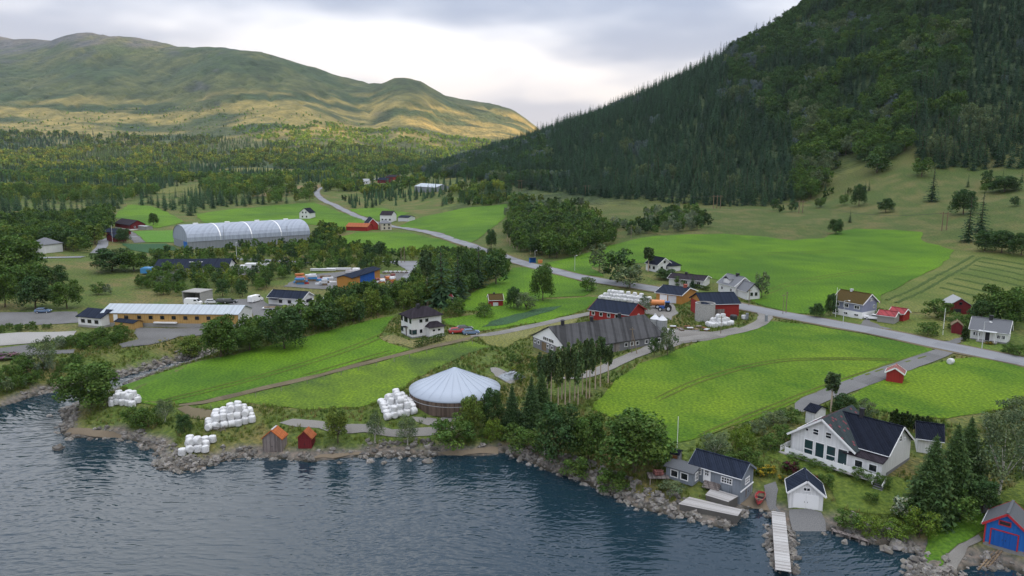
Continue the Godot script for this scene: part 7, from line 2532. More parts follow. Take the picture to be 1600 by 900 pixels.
func build_rocks() -> void:
	index_clear()
	var meshes := []
	for k in 8:
		meshes.append(rock_mesh(600 + k * 3))
	var r := RandomNumberGenerator.new()
	r.seed = 55
	# how stony each stretch of shore is, in picture columns
	var stretch := [[0, 90, 0.5], [90, 245, 0.8], [245, 345, 2.2], [345, 480, 1.0], [480, 560, 0.35], [560, 690, 1.2], [690, 780, 0.12], [780, 1010, 1.9], [1010, 1165, 1.5], [1165, 1200, 0.25], [1200, 1240, 1.6], [1240, 1292, 0.05], [1292, 1445, 1.2], [1445, 1500, 1.2], [1500, 1620, 0.7]]
	var all := []
	for s in shore.size() - 1:
		var a := shore[s]
		var b := shore[s + 1]
		if a.y < 55.0 or absf(a.x) > 130.0:
			continue
		var len := (b - a).length()
		var mid := pix(Vector3(a.x, 0, -a.y))
		var dens := 0.0
		for e in stretch:
			if mid.x >= e[0] and mid.x < e[1]:
				dens = e[2]
		var side := (b - a).normalized()
		side = Vector2(-side.y, side.x)
		for k in int(len * dens * 8.0):
			var p := a.lerp(b, r.randf()) + side * (r.randf_range(-0.8, 4.2) if dens > 1.0 else r.randf_range(-1.0, 2.5))
			var sd := shore_sd(p.x, p.y)
			if not is_clear(p):
				continue
			if sd < -1.2 or sd > 5.0:
				continue
			var big := pow(r.randf(), 2.2)
			all.append([p, lerpf(0.16, 0.68, big)])
	# scattered stones off the shore
	for e in [[91, 702, 1.0], [97, 700, 0.6], [530, 724, 0.5], [578, 722, 0.8], [600, 724, 0.6], [668, 722, 0.9], [640, 720, 0.5], [665, 720, 0.5], [1430, 880, 0.8], [1320, 848, 0.6], [1385, 860, 0.9], [1400, 856, 1.1], [78, 650, 0.7]]:
		all.append([on_plane(e[0], e[1], 0.0), e[2]])
	all.sort_custom(func(x, y): return x[1] / x[0].y > y[1] / y[0].y)
	var mm_lists := [[], [], [], [], [], [], [], []]
	var done_n := 0
	for e in all:
		var p: Vector2 = e[0]
		var y := maxf(hgt(p.x, p.y), -0.15)
		var bs := Basis.from_euler(Vector3(r.randf_range(-0.5, 0.5), r.randf() * TAU, r.randf_range(-0.5, 0.5))).scaled(Vector3.ONE * float(e[1]))
		var tf := Transform3D(bs, Vector3(p.x, y + e[1] * 0.15, -p.y))
		var v := r.randi() % 8
		if done_n < 280:
			done_n += 1
			var o := put(meshes[v], "boulder", M["rock"])
			o.transform = tf
			var q := pix(tf.origin)
			var where := "on the shore left of the sheds" if q.x < 400.0 else "on the shore below the round tank" if q.x < 780.0 else "in the rock wall leading to the cottage" if q.x < 1020.0 else "in the quay below the cottage" if q.x < 1190.0 else "along the jetty" if q.x < 1245.0 else "on the bank right of the jetty"
			tag(o, ("large" if e[1] > 0.6 else "mid-sized" if e[1] > 0.4 else "small") + " grey shore boulder " + where, "boulder", "shore boulders " + where)
		else:
			mm_lists[v].append(tf)
	for v in 8:
		var mm := MultiMesh.new()
		mm.transform_format = MultiMesh.TRANSFORM_3D
		mm.mesh = meshes[v]
		mm.instance_count = mm_lists[v].size()
		for k in mm_lists[v].size():
			mm.set_instance_transform(k, mm_lists[v][k])
		var o := MultiMeshInstance3D.new()
		o.name = numbered("shore_rubble")
		o.multimesh = mm
		o.material_override = M["rock"]
		add_child(o)
		stuff(o, "small grey shore stones between the boulders", "rubble")

func build_shore_works() -> void:
	# jetty of planks
	var a := on_plane(1216, 800, 1.0)
	var b := on_plane(1224, 892, 1.0)
	var d := (b - a).normalized()
	var s := Vector2(-d.y, d.x)
	var L := (b - a).length()
	var t := thing("jetty", "narrow pale plank jetty running out into the fjord", "jetty", Vector3(a.x, 0, -a.y))
	var n := int(L / 0.24)
	var st0 := mb()
	bx(st0, Vector3(0, 0, 0), Vector3(1.75, 0.06, 0.22))
	var plank := done(st0)
	for k in n:
		var c := a + d * (k + 0.5) * L / n
		var o := put(plank, "plank", M[["old_deck_pale", "old_deck", "old_deck_pale", "old_deck_dark", "old_deck_pale"][(k * 3 + k / 4) % 5]], t)
		o.position = Vector3(c.x - a.x, 1.0 + 0.012 * sin(k * 2.3), -(c.y - a.y))
		o.rotation.y = atan2(s.y, s.x) + 0.01 * sin(k * 1.7)
	for e in [-0.8, 0.8]:
		var bs := mb()
		var p0: Vector2 = a + s * e
		var p1: Vector2 = b + s * e
		beam(bs, Vector3(p0.x - a.x, 0.88, -(p0.y - a.y)), Vector3(p1.x - a.x, 0.88, -(p1.y - a.y)), 0.15, 0.2)
		part(bs, "beam", M["weathered_wood"], t)
		for k in 5:
			var ps := mb()
			var c := p0.lerp(p1, (k + 0.5) / 5.0)
			tube(ps, Vector3(c.x - a.x, -1.2, -(c.y - a.y)), Vector3(c.x - a.x, 0.85, -(c.y - a.y)), 0.1, 0.1, 7)
			part(ps, "post", M["weathered_wood"], t)
	# concrete slip before the white boathouse
	var sl := drape([[1234, 796], [1284, 801], [1291, 832], [1237, 828]], "boat_slip", "wet concrete slip in front of the white boathouse", M["yard"], 0.12, 1.0, Color.WHITE, Color.WHITE)
	# timber slipway of the blue boathouse
	var p := ground(1560, 862)
	var q := ground(1535, 892)
	var w := thing("slipway", "weathered timber slipway below the blue boathouse doors", "slipway", p)
	for e in [-0.7, 0.0, 0.7]:
		var bs := mb()
		beam(bs, Vector3(e, 0.2, -0.3 * e), q - p + Vector3(e, 0.15, -0.3 * e), 0.18, 0.16)
		part(bs, "rail", M["timber"], w)
	for k in 7:
		var bs := mb()
		var c := (q - p) * (k + 0.5) / 7.0
		beam(bs, c + Vector3(-1.1, 0.1, 0.3), c + Vector3(1.1, 0.1, -0.3), 0.2, 0.12)
		part(bs, "sleeper", M["weathered_wood"], w)
	# low landing stage on the bank
	var l0 := on_plane(1298, 826, 0.5)
	var l1 := on_plane(1354, 843, 0.5)
	var lt := thing("landing_stage", "low weathered plank landing stage along the stone bank", "landing stage", Vector3(l0.x, 0, -l0.y))
	for k in 3:
		var bs := mb()
		var o3 := Vector3(0.1, 0.5, 0.28 * k)
		beam(bs, o3, Vector3(l1.x - l0.x, 0.5, -(l1.y - l0.y)) + Vector3(0.1, 0, 0.28 * k), 0.24, 0.07)
		part(bs, "plank", M["weathered_wood"], lt)
	for k in 5:
		var bs := mb()
		var c := Vector3(l1.x - l0.x, 0, -(l1.y - l0.y)) * (k / 4.0)
		tube(bs, c + Vector3(0, -1.0, 0.5), c + Vector3(0, 0.75, 0.5), 0.08, 0.08, 6)
		part(bs, "post", M["weathered_wood"], lt)
	# rowing boat
	var bp := ground(1187, 783)
	var bt := thing("rowing_boat", "small red open rowing boat pulled up on the beach", "boat", bp + Vector3(0, 0.1, 0), -0.45)
	boat(bt, 3.6, 1.4, 0.6, "boat_red")
	# terrace railing, table and bench
	var fp := thing("deck_screen", "grey board screen at the end of the terrace", "screen", ground(1147, 778))
	fp.rotation.y = 0.75
	for k in 12:
		var bs := mb()
		bx(bs, Vector3((k - 5.5) * 0.19, 1.35, 0), Vector3(0.17, 1.1, 0.04))
		part(bs, "board", M["grey_wall"], fp)
	var tb := thing("garden_table", "garden table under a white cloth on the terrace", "table", Vector3(ground(1132, 769).x, 1.0, ground(1132, 769).z))
	var ts := mb()
	bx(ts, Vector3(0, 0.72, 0), Vector3(1.3, 0.05, 0.9))
	part(ts, "table_top", M["white_trim"], tb)
	for e in [[-1, -1], [1, -1], [1, 1], [-1, 1]]:
		var ls := mb()
		bx(ls, Vector3(e[0] * 0.55, 0.35, e[1] * 0.38), Vector3(0.06, 0.7, 0.06))
		part(ls, "leg", M["pale_grey"], tb)
	for k in 3:
		var ch := thing("garden_chair", "dark garden chair " + ["left of", "right of", "behind"][k] + " the terrace table", "chair", tb.position + Vector3([-1.0, 1.0, 0.0][k], 0, [0.1, 0.2, -0.9][k]), [1.4, -1.4, 0.0][k])
		var ss := mb()
		bx(ss, Vector3(0, 0.45, 0), Vector3(0.5, 0.06, 0.5))
		part(ss, "seat", M["dark_trim"], ch)
		var bk := mb()
		bx(bk, Vector3(0, 0.78, -0.24), Vector3(0.5, 0.6, 0.05))
		part(bk, "backrest", M["dark_trim"], ch)
		for e in [[-1, -1], [1, -1], [1, 1], [-1, 1]]:
			var ls := mb()
			bx(ls, Vector3(e[0] * 0.22, 0.21, e[1] * 0.22), Vector3(0.04, 0.42, 0.04))
			part(ls, "leg", M["dark_trim"], ch)
	# log store left of the annex
	var wp := ground(1028, 750)
	var wt := thing("pallet_deck", "small board platform with firewood left of the annex", "platform", wp)
	var wb := mb()
	bx(wb, Vector3(0, 0.7, 0), Vector3(3.0, 0.12, 2.0))
	part(wb, "platform", M["weathered_wood"], wt)
	for k in 4:
		var ls := mb()
		bx(ls, Vector3((k % 2 - 0.5) * 2.6, 0.1, (k / 2 - 0.5) * 1.6), Vector3(0.12, 1.2, 0.12))
		part(ls, "post", M["weathered_wood"], wt)
	for k in 9:
		var ls := mb()
		tube(ls, Vector3(-0.7 + (k % 3) * 0.1, 0.92 + (k / 3) * 0.22, -0.4 + (k % 3) * 0.32), Vector3(0.6 + (k % 2) * 0.2, 0.92 + (k / 3) * 0.22, -0.4 + (k % 3) * 0.32), 0.12, 0.12, 6)
		part(ls, "log", M["pink_sheet_roof"], wt)

func boat(t: Node3D, len: float, w: float, h: float, material: String) -> void:
	var st := mb()
	var n := 10
	var sec := []
	for k in n + 1:
		var f := k / float(n)
		var half := w * 0.5 * pow(sin(PI * clampf(f * 0.86 + 0.14, 0, 1)), 0.6) if f < 0.999 else 0.02
		var sheer := h * (1.0 + 0.35 * pow(f - 0.35, 2.0) * 2.0)
		sec.append([Vector3(-half, sheer, (f - 0.5) * len), Vector3(-half * 0.75, h * 0.35, (f - 0.5) * len), Vector3(0, 0.0, (f - 0.5) * len * 0.95), Vector3(half * 0.75, h * 0.35, (f - 0.5) * len), Vector3(half, sheer, (f - 0.5) * len)])
	for k in n:
		for j in 4:
			quad(st, sec[k][j], sec[k + 1][j], sec[k + 1][j + 1], sec[k][j + 1])
	for j in 3:
		tri(st, sec[0][0], sec[0][j + 1], sec[0][j + 2])
	part(st, "hull", M[material], t)
	var gs := mb()
	for k in n:
		beam(gs, sec[k][0], sec[k + 1][0], 0.08, 0.08)
		beam(gs, sec[k][4], sec[k + 1][4], 0.08, 0.08)
	part(gs, "gunwale", M["pink_sheet_roof"], t)
	for f in [0.3, 0.62]:
		var ss := mb()
		bx(ss, Vector3(0, h * 0.68, (f - 0.5) * len), Vector3(w * 0.82, 0.05, 0.28))
		part(ss, "thwart", M["timber"], t)
	var fs := mb()
	bx(fs, Vector3(0, h * 0.3, -0.1), Vector3(w * 0.5, 0.03, len * 0.7))
	part(fs, "floor", M["dark_trim"], t)

func pole(at: Array, top_px: float, called: String, label: String, r: float = 0.12, lamp: bool = false, material: String = "pole_wood") -> Vector3:
	var p := ground(at[0], at[1])
	var depth := -p.z * cos(PITCH) + (H - p.y) * sin(PITCH)
	var h: float = (at[1] - top_px) * depth / F * 1.03
	var t := thing(called, label, "pole", p)
	var st := mb()
	tube(st, Vector3(0, -0.5, 0), Vector3(0, h, 0), r, r * 0.7, 8)
	part(st, "shaft", M[material], t)
	if lamp:
		var ls := mb()
		tube(ls, Vector3(0, h - 0.05, 0), Vector3(0.5, h + 0.15, 0.9), 0.05, 0.04, 6)
		part(ls, "arm", M["steel"], t)
		var hs := mb()
		bx(hs, Vector3(0.6, h + 0.17, 1.1), Vector3(0.3, 0.14, 0.6))
		part(hs, "lamp_head", M["white_trim"], t)
	elif material == "pole_wood":
		var cs := mb()
		bx(cs, Vector3(0, h - 0.4, 0), Vector3(1.2, 0.1, 0.1))
		part(cs, "crossarm", M["pole_wood"], t)
	return p + Vector3(0, h, 0)

func wire(a: Vector3, b: Vector3, sag: float, label: String, thick: float) -> void:
	var st := mb()
	var last := a
	for k in 12:
		var f := (k + 1) / 12.0
		var p := a.lerp(b, f) - Vector3(0, sag * 4.0 * f * (1.0 - f), 0)
		tube(st, last, p, thick, thick, 4, false)
		last = p
	var o := part(st, "power_line", M["wire"])
	tag(o, label, "power line", "power lines on the hillside")

func build_poles() -> void:
	# twin and triple poles carrying the hillside line
	var tops := []
	for e in [[813, 299, 282, 2, "far end of the hillside line above the valley road"], [917, 306, 290, 2, "left part of the hillside line before the spruces"], [1120, 326, 306, 3, "middle of the hillside line below the spruces"], [1251, 333, 314, 2, "right part of the hillside line above the hill field"], [1475, 360, 332, 2, "right end of the line on the pasture"]]:
		var p := ground(e[0], e[1])
		var h: float = (e[1] - e[2]) * -p.z / F * 1.05
		var t := thing("power_pylon", "wooden pole frame at the " + e[4], "pylon", p, 0.2, "wooden pole frames of the hillside line")
		for k in e[3]:
			var st := mb()
			var x: float = (k - (e[3] - 1) * 0.5) * 2.4
			tube(st, Vector3(x, -1.0, 0), Vector3(x, h, 0), 0.24, 0.18, 7)
			part(st, "post", M["timber"], t)
		var cs := mb()
		bx(cs, Vector3(0, h - 0.8, 0), Vector3(e[3] * 2.4 + 1.0, 0.25, 0.25))
		part(cs, "crossarm", M["timber"], t)
		tops.append(p + Vector3(0, h - 0.5, 0))
	for k in tops.size() - 1:
		for j in 2:
			wire(tops[k] + Vector3(-1.5 + 3.0 * j, 0, 0), tops[k + 1] + Vector3(-1.5 + 3.0 * j, 0, 0), 4.0, ["thin power line sagging above the far valley road", "thin power line sagging before the dark spruces", "thin power line sagging above the hill field", "thin power line reaching across the pasture"][k] + [", nearer strand", ", farther strand"][j], 0.035)
	pole([1228, 490], 456, "utility_pole", "wooden pole by the main road left of the grey-violet house", 0.13)
	pole([1223, 492], 460, "pole_stay", "leaning prop beside the wooden roadside pole", 0.08, false, "pole_wood")
	pole([1317, 508], 470, "street_lamp", "street lamp before the grey-violet house", 0.08, true, "pale_grey")
	pole([1305, 496], 450, "flagpole", "white flagpole at the grey-violet house", 0.06, false, "white_trim")
	pole([1473, 524], 482, "flagpole", "white flagpole beside the garden bushes", 0.07, false, "white_trim")
	pole([1534, 546], 503, "street_lamp", "street lamp before the small white house", 0.08, true, "pale_grey")
	pole([1058, 700], 650, "flagpole", "thin white flagpole behind the shore cottage", 0.06, false, "white_trim")
	pole([898, 424], 400, "street_lamp", "street lamp at the road bend below the hill field", 0.09, true, "pale_grey")
	pole([836, 405], 392, "street_lamp", "street lamp at the road near the pine belt", 0.09, true, "pale_grey")
	pole([1126, 522], 494, "utility_pole", "grey pole beside the bale stack at the farmyard", 0.1)
	pole([1170, 478], 452, "utility_pole", "wooden pole right of the white farmhouse", 0.12)
	pole([986, 372], 352, "utility_pole", "single wooden pole at the top of the hill field", 0.15)
	pole([632, 410], 385, "utility_pole", "wooden pole by the access road", 0.15)
	pole([627, 411], 387, "utility_pole", "second wooden pole by the access road", 0.15)
	pole([370, 404], 380, "street_lamp", "lamp post in front of the sports hall", 0.12, true, "pale_grey")
	pole([176, 378], 353, "flagpole", "white flagpole beside the log buildings", 0.1, false, "white_trim")
	pole([450, 388], 354, "lamp_mast", "tall thin mast before the sports hall's right part", 0.14, false, "hall_wall")
	pole([351, 390], 354, "lamp_mast", "tall thin mast before the sports hall's middle", 0.14, false, "hall_wall")
	# stayed pole at the grey barn
	pole([987, 552], 512, "utility_pole", "grey pole before the grey barn", 0.1)
	var p := ground(996, 554)
	var t := thing("pole_stay", "leaning wooden prop against the pole before the grey barn", "pole", p)
	var st := mb()
	tube(st, Vector3(0, -0.3, 0), ground(987, 552) + Vector3(0, 5.2, 0) - p, 0.1, 0.08, 7)
	part(st, "shaft", M["pole_wood"], t)

func wheel(t: Node3D, c: Vector3, r: float, w: float) -> void:
	var st := mb()
	tube(st, c - Vector3(0, 0, w * 0.5), c + Vector3(0, 0, w * 0.5), r, r, 14)
	var o := part(st, "wheel", M["rubber"], t)
	var rs := mb()
	tube(rs, c - Vector3(0, 0, w * 0.52), c + Vector3(0, 0, w * 0.52), r * 0.55, r * 0.55, 10)
	part(rs, "rim", M["pale_grey"], o)

# profile in x (length) and y, extruded over z with drawn-in upper part
func shell(st: SurfaceTool, prof: Array, w0: float, w1: float, y0: float, y1: float) -> void:
	var n := prof.size()
	var half := func(y: float) -> float:
		return lerpf(w0, w1, clampf((y - y0) / (y1 - y0), 0, 1)) * 0.5
	for k in n:
		var a: Array = prof[k]
		var b: Array = prof[(k + 1) % n]
		var ha: float = half.call(a[1])
		var hb: float = half.call(b[1])
		quad(st, Vector3(a[0], a[1], -ha), Vector3(b[0], b[1], -hb), Vector3(b[0], b[1], hb), Vector3(a[0], a[1], ha))
	var pts := PackedVector2Array()
	for p in prof:
		pts.append(Vector2(p[0], p[1]))
	var t := Geometry2D.triangulate_polygon(pts)
	for j in range(0, t.size(), 3):
		for sd in [-1.0, 1.0]:
			var q := []
			for m in 3:
				var v := pts[t[j + m]]
				var hh: float = half.call(v.y)
				q.append(Vector3(v.x, v.y, sd * hh))
			if sd < 0:
				tri(st, q[0], q[1], q[2])
			else:
				tri(st, q[0], q[2], q[1])

func car(at: Array, turn: float, material: String, label: String, van: bool = false) -> void:
	var t := thing("parked_van" if van else "parked_car", label, "van" if van else "car", ground(at[0], at[1]) + Vector3(0, 0.1, 0), turn)
	var st := mb()
	if van:
		shell(st, [[-2.5, 0.35], [-2.5, 1.9], [-2.3, 2.2], [1.2, 2.2], [2.0, 1.25], [2.6, 1.05], [2.65, 0.35]], 1.95, 1.6, 1.0, 2.2)
	else:
		shell(st, [[-2.15, 0.35], [-2.2, 0.8], [-2.05, 1.0], [-1.6, 1.42], [0.2, 1.46], [1.05, 0.98], [2.0, 0.82], [2.15, 0.6], [2.1, 0.35]], 1.78, 1.2, 0.85, 1.46)
	part(st, "body", M[material], t)
	var gs := mb()
	if van:
		bx(gs, Vector3(1.0, 1.65, 0), Vector3(0.9, 0.5, 1.86))
		quad(gs, Vector3(1.24, 2.14, -0.7), Vector3(2.0, 1.29, -0.82), Vector3(2.0, 1.29, 0.82), Vector3(1.24, 2.14, 0.7))
	else:
		shell(gs, [[-1.75, 1.02], [-1.45, 1.38], [0.12, 1.41], [0.85, 1.02]], 1.76, 1.26, 0.9, 1.46)
		quad(gs, Vector3(0.24, 1.45, -0.56), Vector3(1.05, 1.02, -0.72), Vector3(1.05, 1.02, 0.72), Vector3(0.24, 1.45, 0.56))
		quad(gs, Vector3(-1.63, 1.43, -0.56), Vector3(-1.63, 1.43, 0.56), Vector3(-2.06, 1.03, 0.72), Vector3(-2.06, 1.03, -0.72))
	part(gs, "window", M["glass"], t)
	for x in [-1.35, 1.35]:
		for z in [-0.8, 0.8]:
			wheel(t, Vector3(x, 0.32, z * (1.08 if van else 1.0)), 0.33, 0.22)
	for z in [-0.62, 0.62]:
		var hs := mb()
		bx(hs, Vector3(2.6 if van else 2.1, 0.75, z), Vector3(0.12, 0.16, 0.34))
		part(hs, "headlight", M["white_trim"], t)

func build_vehicles() -> void:
	car([736, 523], 0.25, "car_blue", "blue-grey estate car parked at the end of the farm track")
	car([714, 521], 0.3, "car_red", "dark red car parked beside the square white house")
	car([726, 517], 0.3, "car_dark", "dark car between the red and the blue-grey car")
	car([68, 489], 0.1, "car_blue", "blue-grey car parked alone at the left asphalt yard")
	car([399, 472], 1.2, "car_white", "white van parked left of the white workshop", true)
	car([1364, 500], 2.6, "car_white", "white car parked beside the grey-violet house")
	car([348, 474], 0.0, "car_dark", "dark car parked right of the open garage")
	car([360, 474], 0.1, "car_dark", "second dark car parked nearer the white van")
	car([332, 475], 0.2, "pale_grey", "silver car parked against the open garage wall")
	car([302, 477], 0.0, "car_white", "white van behind the ochre building's roof", true)
	car([556, 472], 0.1, "car_white", "white car half hidden in the trees below the warehouse")
	car([513, 472], 0.3, "car_white", "white car right of the white workshop")
	# white lorry
	var lp := ground(400, 424)
	var lt := thing("lorry", "white box lorry on the small yard right of the dark blue roof", "lorry", lp, 0.05)
	var bs := mb()
	bx(bs, Vector3(0.6, 2.1, 0), Vector3(9.0, 2.5, 2.5))
	part(bs, "box_body", M["car_white"], lt)
	var cs := mb()
	bx(cs, Vector3(-5.0, 1.5, 0), Vector3(1.9, 2.2, 2.4))
	part(cs, "cab", M["car_white"], lt)
	for x in [-4.6, 2.0, 3.4]:
		for z in [-1.05, 1.05]:
			wheel(lt, Vector3(x, 0.5, z), 0.5, 0.3)
	# tractor and slurry tanker
	var tp := ground(1040, 486)
	var tr := thing("tractor", "blue tractor parked in front of the ochre machine house", "tractor", tp, 2.9)
	var ts := mb()
	shell(ts, [[0.2, 0.7], [0.2, 1.5], [1.9, 1.4], [2.0, 0.8]], 0.9, 0.8, 0.7, 1.5)
	part(ts, "bonnet", M["tractor_blue"], tr)
	var ks := mb()
	shell(ks, [[-1.1, 1.0], [-1.0, 2.6], [0.1, 2.6], [0.35, 1.0]], 1.5, 1.3, 1.0, 2.6)
	part(ks, "cab", M["glass"], tr)
	var rs := mb()
	bx(rs, Vector3(-0.45, 2.68, 0), Vector3(1.4, 0.16, 1.5))
	part(rs, "cab_roof", M["tractor_blue"], tr)
	for z in [-0.9, 0.9]:
		wheel(tr, Vector3(-0.8, 0.85, z), 0.85, 0.5)
		wheel(tr, Vector3(1.5, 0.6, z * 0.9), 0.6, 0.4)
	var sp := ground(1026, 482)
	var sk := thing("slurry_tanker", "orange slurry tanker behind the blue tractor", "tanker", sp, 2.9)
	var us := mb()
	tube(us, Vector3(-2.2, 1.7, 0), Vector3(2.0, 1.7, 0), 0.9, 0.9, 16)
	part(us, "tank", M["paint_orange"], sk)
	for z in [-0.95, 0.95]:
		wheel(sk, Vector3(-0.3, 0.7, z), 0.7, 0.4)
	var xs := mb()
	bx(xs, Vector3(2.4, 0.8, 0), Vector3(2.0, 0.15, 0.3))
	part(xs, "drawbar", M["dark_trim"], sk)
	# flatbed trailer in the workshop yard
	var fp := ground(424, 484)
	var ft := thing("flatbed_trailer", "flatbed trailer with planks before the white workshop", "trailer", fp, 0.05)
	var fs := mb()
	bx(fs, Vector3(0, 0.7, 0), Vector3(5.0, 0.15, 2.2))
	part(fs, "bed", M["pale_grey"], ft)
	for k in 5:
		var ps := mb()
		bx(ps, Vector3(0.1 * k, 0.85, (k - 2) * 0.4), Vector3(4.6, 0.12, 0.34))
		part(ps, "plank", M["timber"], ft)
	for x in [-0.6, 0.6]:
		for z in [-0.9, 0.9]:
			wheel(ft, Vector3(x, 0.35, z), 0.35, 0.2)

func build_yard_things() -> void:
	var r := RandomNumberGenerator.new()
	r.seed = 17
	# tarpaulin over a heap near the tank
	var p := ground(800, 590)
	var t := thing("tarpaulin_heap", "grey-white tarpaulin weighted with tyres over a heap", "tarpaulin", p, 0.5)
	var st := SurfaceTool.new()
	st.begin(Mesh.PRIMITIVE_TRIANGLES)
	st.set_smooth_group(-1)
	var n := 14
	var g := func(i: int, k: int) -> Vector3:
		var x := (i / float(n) - 0.5)
		var z := (k / float(n) - 0.5)
		var e := minf(0.5 - absf(x), 0.5 - absf(z)) * 2.0
		return Vector3(x * 4.8, 0.05 + 1.3 * pow(e, 0.6) + 0.16 * sin(i * 2.3 + k * 1.1) * minf(1.0, e * 3.0), z * 3.6)
	for k in n:
		for i in n:
			quad(st, g.call(i, k), g.call(i, k + 1), g.call(i + 1, k + 1), g.call(i + 1, k))
	part(st, "sheet", M["tarp"], t)
	for k in 9:
		var ts := mb()
		var a := Vector3(r.randf_range(-1.8, 1.8), 0, r.randf_range(-1.3, 1.3))
		beam(ts, a + Vector3(-0.9, 1.15, 0.3), a + Vector3(0.9, 1.25, -0.3), 0.07, 0.05)
		part(ts, "strap", M["dark_trim"], t)
	# stacks in the warehouse yard
	var colors := ["paint_orange", "pale_grey", "car_red", "timber", "crate_blue", "pale_grey", "timber", "pale_grey"]
	for k in 22:
		var u := r.randf_range(465, 520)
		var v := r.randf_range(433, 447)
		var o := thing("material_stack", ["low", "mid-height", "tall"][k % 3] + " stack of building materials in the storage yard left of the warehouse", "stack", ground(u, v), r.randf() * 0.6, "material stacks left of the warehouse")
		for j in 1 + k % 3:
			var bs := mb()
			bx(bs, Vector3(r.randf_range(-0.2, 0.2), 0.45 + j * 0.8, 0), Vector3(r.randf_range(2.0, 4.5), 0.7, r.randf_range(1.0, 1.6)))
			part(bs, "bundle", M[colors[r.randi() % 8]], o)
	for k in 7:
		var o := thing("material_stack", "stack of orange and white packs by the warehouse's right end", "stack", ground(590 + k * 4 + (k % 2) * 3, 445 - k * 1.2 + (k % 3) * 2), 0.6, "packs right of the warehouse")
		for j in 3:
			var bs := mb()
			bx(bs, Vector3(0, 0.4 + j * 0.85, 0), Vector3(1.5, 0.7, 1.3))
			part(bs, "pack", M[["paint_orange", "white_trim", "pink_sheet_roof"][(j + k) % 3]], o)
	for k in 12:
		var o := thing("material_stack", "low pallet in the row along the yard's far edge", "stack", ground(600 + k * 3.5, 427 - (k % 2)), 0.2, "pallets along the far edge of the yard")
		var bs := mb()
		bx(bs, Vector3(0, 0.35, 0), Vector3(1.3, 0.6, 1.2))
		part(bs, "pallet", M[["weathered_wood", "pale_grey"][k % 2]], o)
	for e in [[505, 424], [530, 423]]:
		var o := thing("pipe_rack", "long rack of pale pipes at the back of the yard, " + ("left one" if e[0] < 510 else "right one"), "pipes", ground(e[0], e[1]), 0.05)
		for j in 4:
			var bs := mb()
			tube(bs, Vector3(-5, 0.5 + (j / 2) * 0.5, (j % 2) * 0.5), Vector3(5, 0.5 + (j / 2) * 0.5, (j % 2) * 0.5), 0.24, 0.24, 8)
			part(bs, "pipe", M["pale_grey"], o)
	# motor boat on land behind the warehouse
	var mbp := thing("motor_boat", "white motor boat on land behind the warehouse", "boat", ground(556, 428), 1.4)
	boat(mbp, 8.0, 2.6, 1.4, "car_white")
	var cs := mb()
	bx(cs, Vector3(0, 1.9, 0.2), Vector3(1.7, 0.9, 2.6))
	part(cs, "cabin", M["white_trim"], mbp)
	# rubbish at the edge of the farmyard
	for k in 9:
		var o := thing("pallet_pile", "old board pile on the overgrown edge of the farmyard", "pile", ground(1052 + k * 6.5 + (k % 2) * 3, 512 + (k % 3) * 2.5), r.randf() * 3.0, "old board piles at the farmyard")
		for j in 2:
			var bs := mb()
			bx(bs, Vector3(r.randf_range(-0.1, 0.1), 0.2 + j * 0.22, 0), Vector3(1.5, 0.18, 0.9), Basis(Vector3.UP, r.randf_range(-0.3, 0.3)))
			part(bs, "board", M[["rust", "pale_grey", "timber", "weathered_wood"][(k + j) % 4]], o)
	for e in [[1146, 500, "car_dark", "dark water tank at the red barn's corner"], [1167, 500, "hall_wall", "grey gate pillar at the farm entrance"], [1197, 503, "hall_wall", "grey gate pillar beside the farm track"]]:
		var o := thing("yard_tank" if e[2] == "car_dark" else "gate_pillar", e[3], "tank" if e[2] == "car_dark" else "pillar", ground(e[0], e[1]))
		var bs := mb()
		if e[2] == "car_dark":
			lathe(bs, [[0.9, 0.0], [0.95, 1.2], [0.8, 1.4], [0.0, 1.45]], 14)
		else:
			bx(bs, Vector3(0, 0.8, 0), Vector3(0.6, 1.9, 0.5))
			bx(bs, Vector3(0, 1.8, 0), Vector3(0.7, 0.12, 0.6))
		part(bs, "body", M[e[2]], o)
	# fence along the shore field track
	fence_line([[320, 672], [345, 677], [352, 674]], "low board fence at the end of the long bale stack", 2)
	fence_line([[738, 538], [690, 548], [640, 560], [560, 580], [480, 601], [400, 622], [330, 640]], "thin post fence along the earth track", 1)
	# bus shelter and signs at the road
	var bp := thing("bus_shelter", "small blue bus shelter at the main road", "shelter", ground(832, 411), 0.3)
	for e in [[Vector3(0, 1.1, -0.7), Vector3(2.4, 2.2, 0.1)], [Vector3(-1.2, 1.1, 0), Vector3(0.1, 2.2, 1.4)], [Vector3(1.2, 1.1, 0), Vector3(0.1, 2.2, 1.4)]]:
		var bs := mb()
		bx(bs, e[0], e[1])
		part(bs, "panel", M["blue_wall"], bp)
	var rs := mb()
	bx(rs, Vector3(0, 2.28, 0), Vector3(2.7, 0.12, 1.7))
	part(rs, "roof", M["dark_trim"], bp)
	var sg := thing("container", "small orange grit box beside the bus shelter", "box", ground(844, 411))
	var gs := mb()
	bx(gs, Vector3(0, 0.6, 0), Vector3(1.8, 1.2, 1.1))
	bx(gs, Vector3(0, 1.24, 0), Vector3(1.9, 0.1, 1.2))
	part(gs, "body", M["paint_orange"], sg)

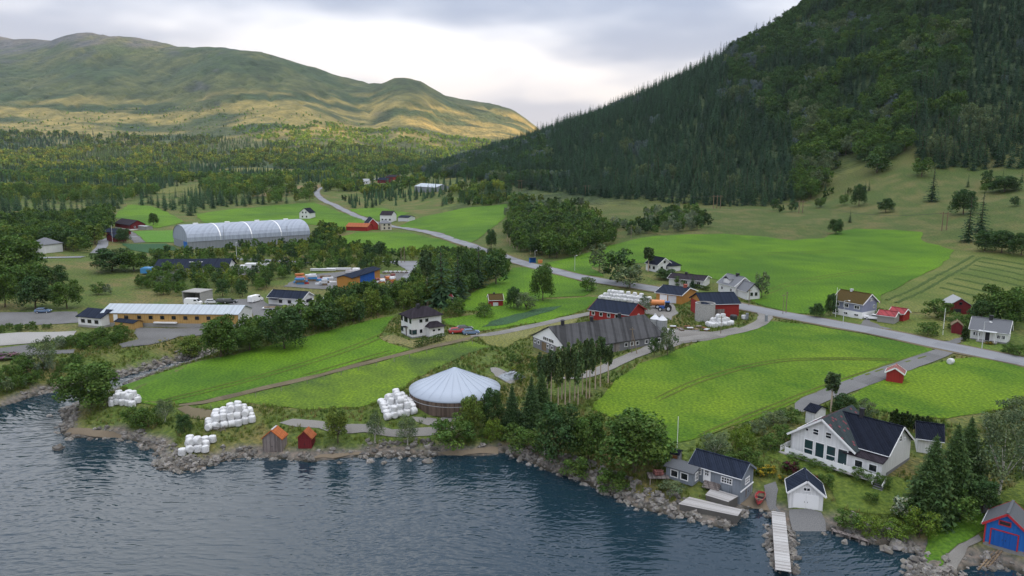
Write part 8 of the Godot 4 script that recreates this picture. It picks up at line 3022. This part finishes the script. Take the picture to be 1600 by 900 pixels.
func fence_line(px: Array, label: String, rails: int) -> void:
	var pts := []
	for e in px:
		pts.append(g2(e[0], e[1]))
	var line := smooth_line(pts, 4.0)
	var o0 := at_ground(line[0].x, line[0].y)
	var t := thing("fence", label, "fence", o0)
	var last := Vector3.ZERO
	for k in line.size():
		var p := at_ground(line[k].x, line[k].y) - o0
		var st := mb()
		tube(st, p - Vector3(0, 0.3, 0), p + Vector3(0, 1.1, 0), 0.06, 0.05, 5)
		part(st, "post", M["weathered_wood"], t)
		if k > 0 and rails > 1:
			for j in rails:
				var rs := mb()
				beam(rs, last + Vector3(0, 0.5 + j * 0.4, 0), p + Vector3(0, 0.5 + j * 0.4, 0), 0.04, 0.14)
				part(rs, "rail", M["weathered_wood"], t)
		last = p
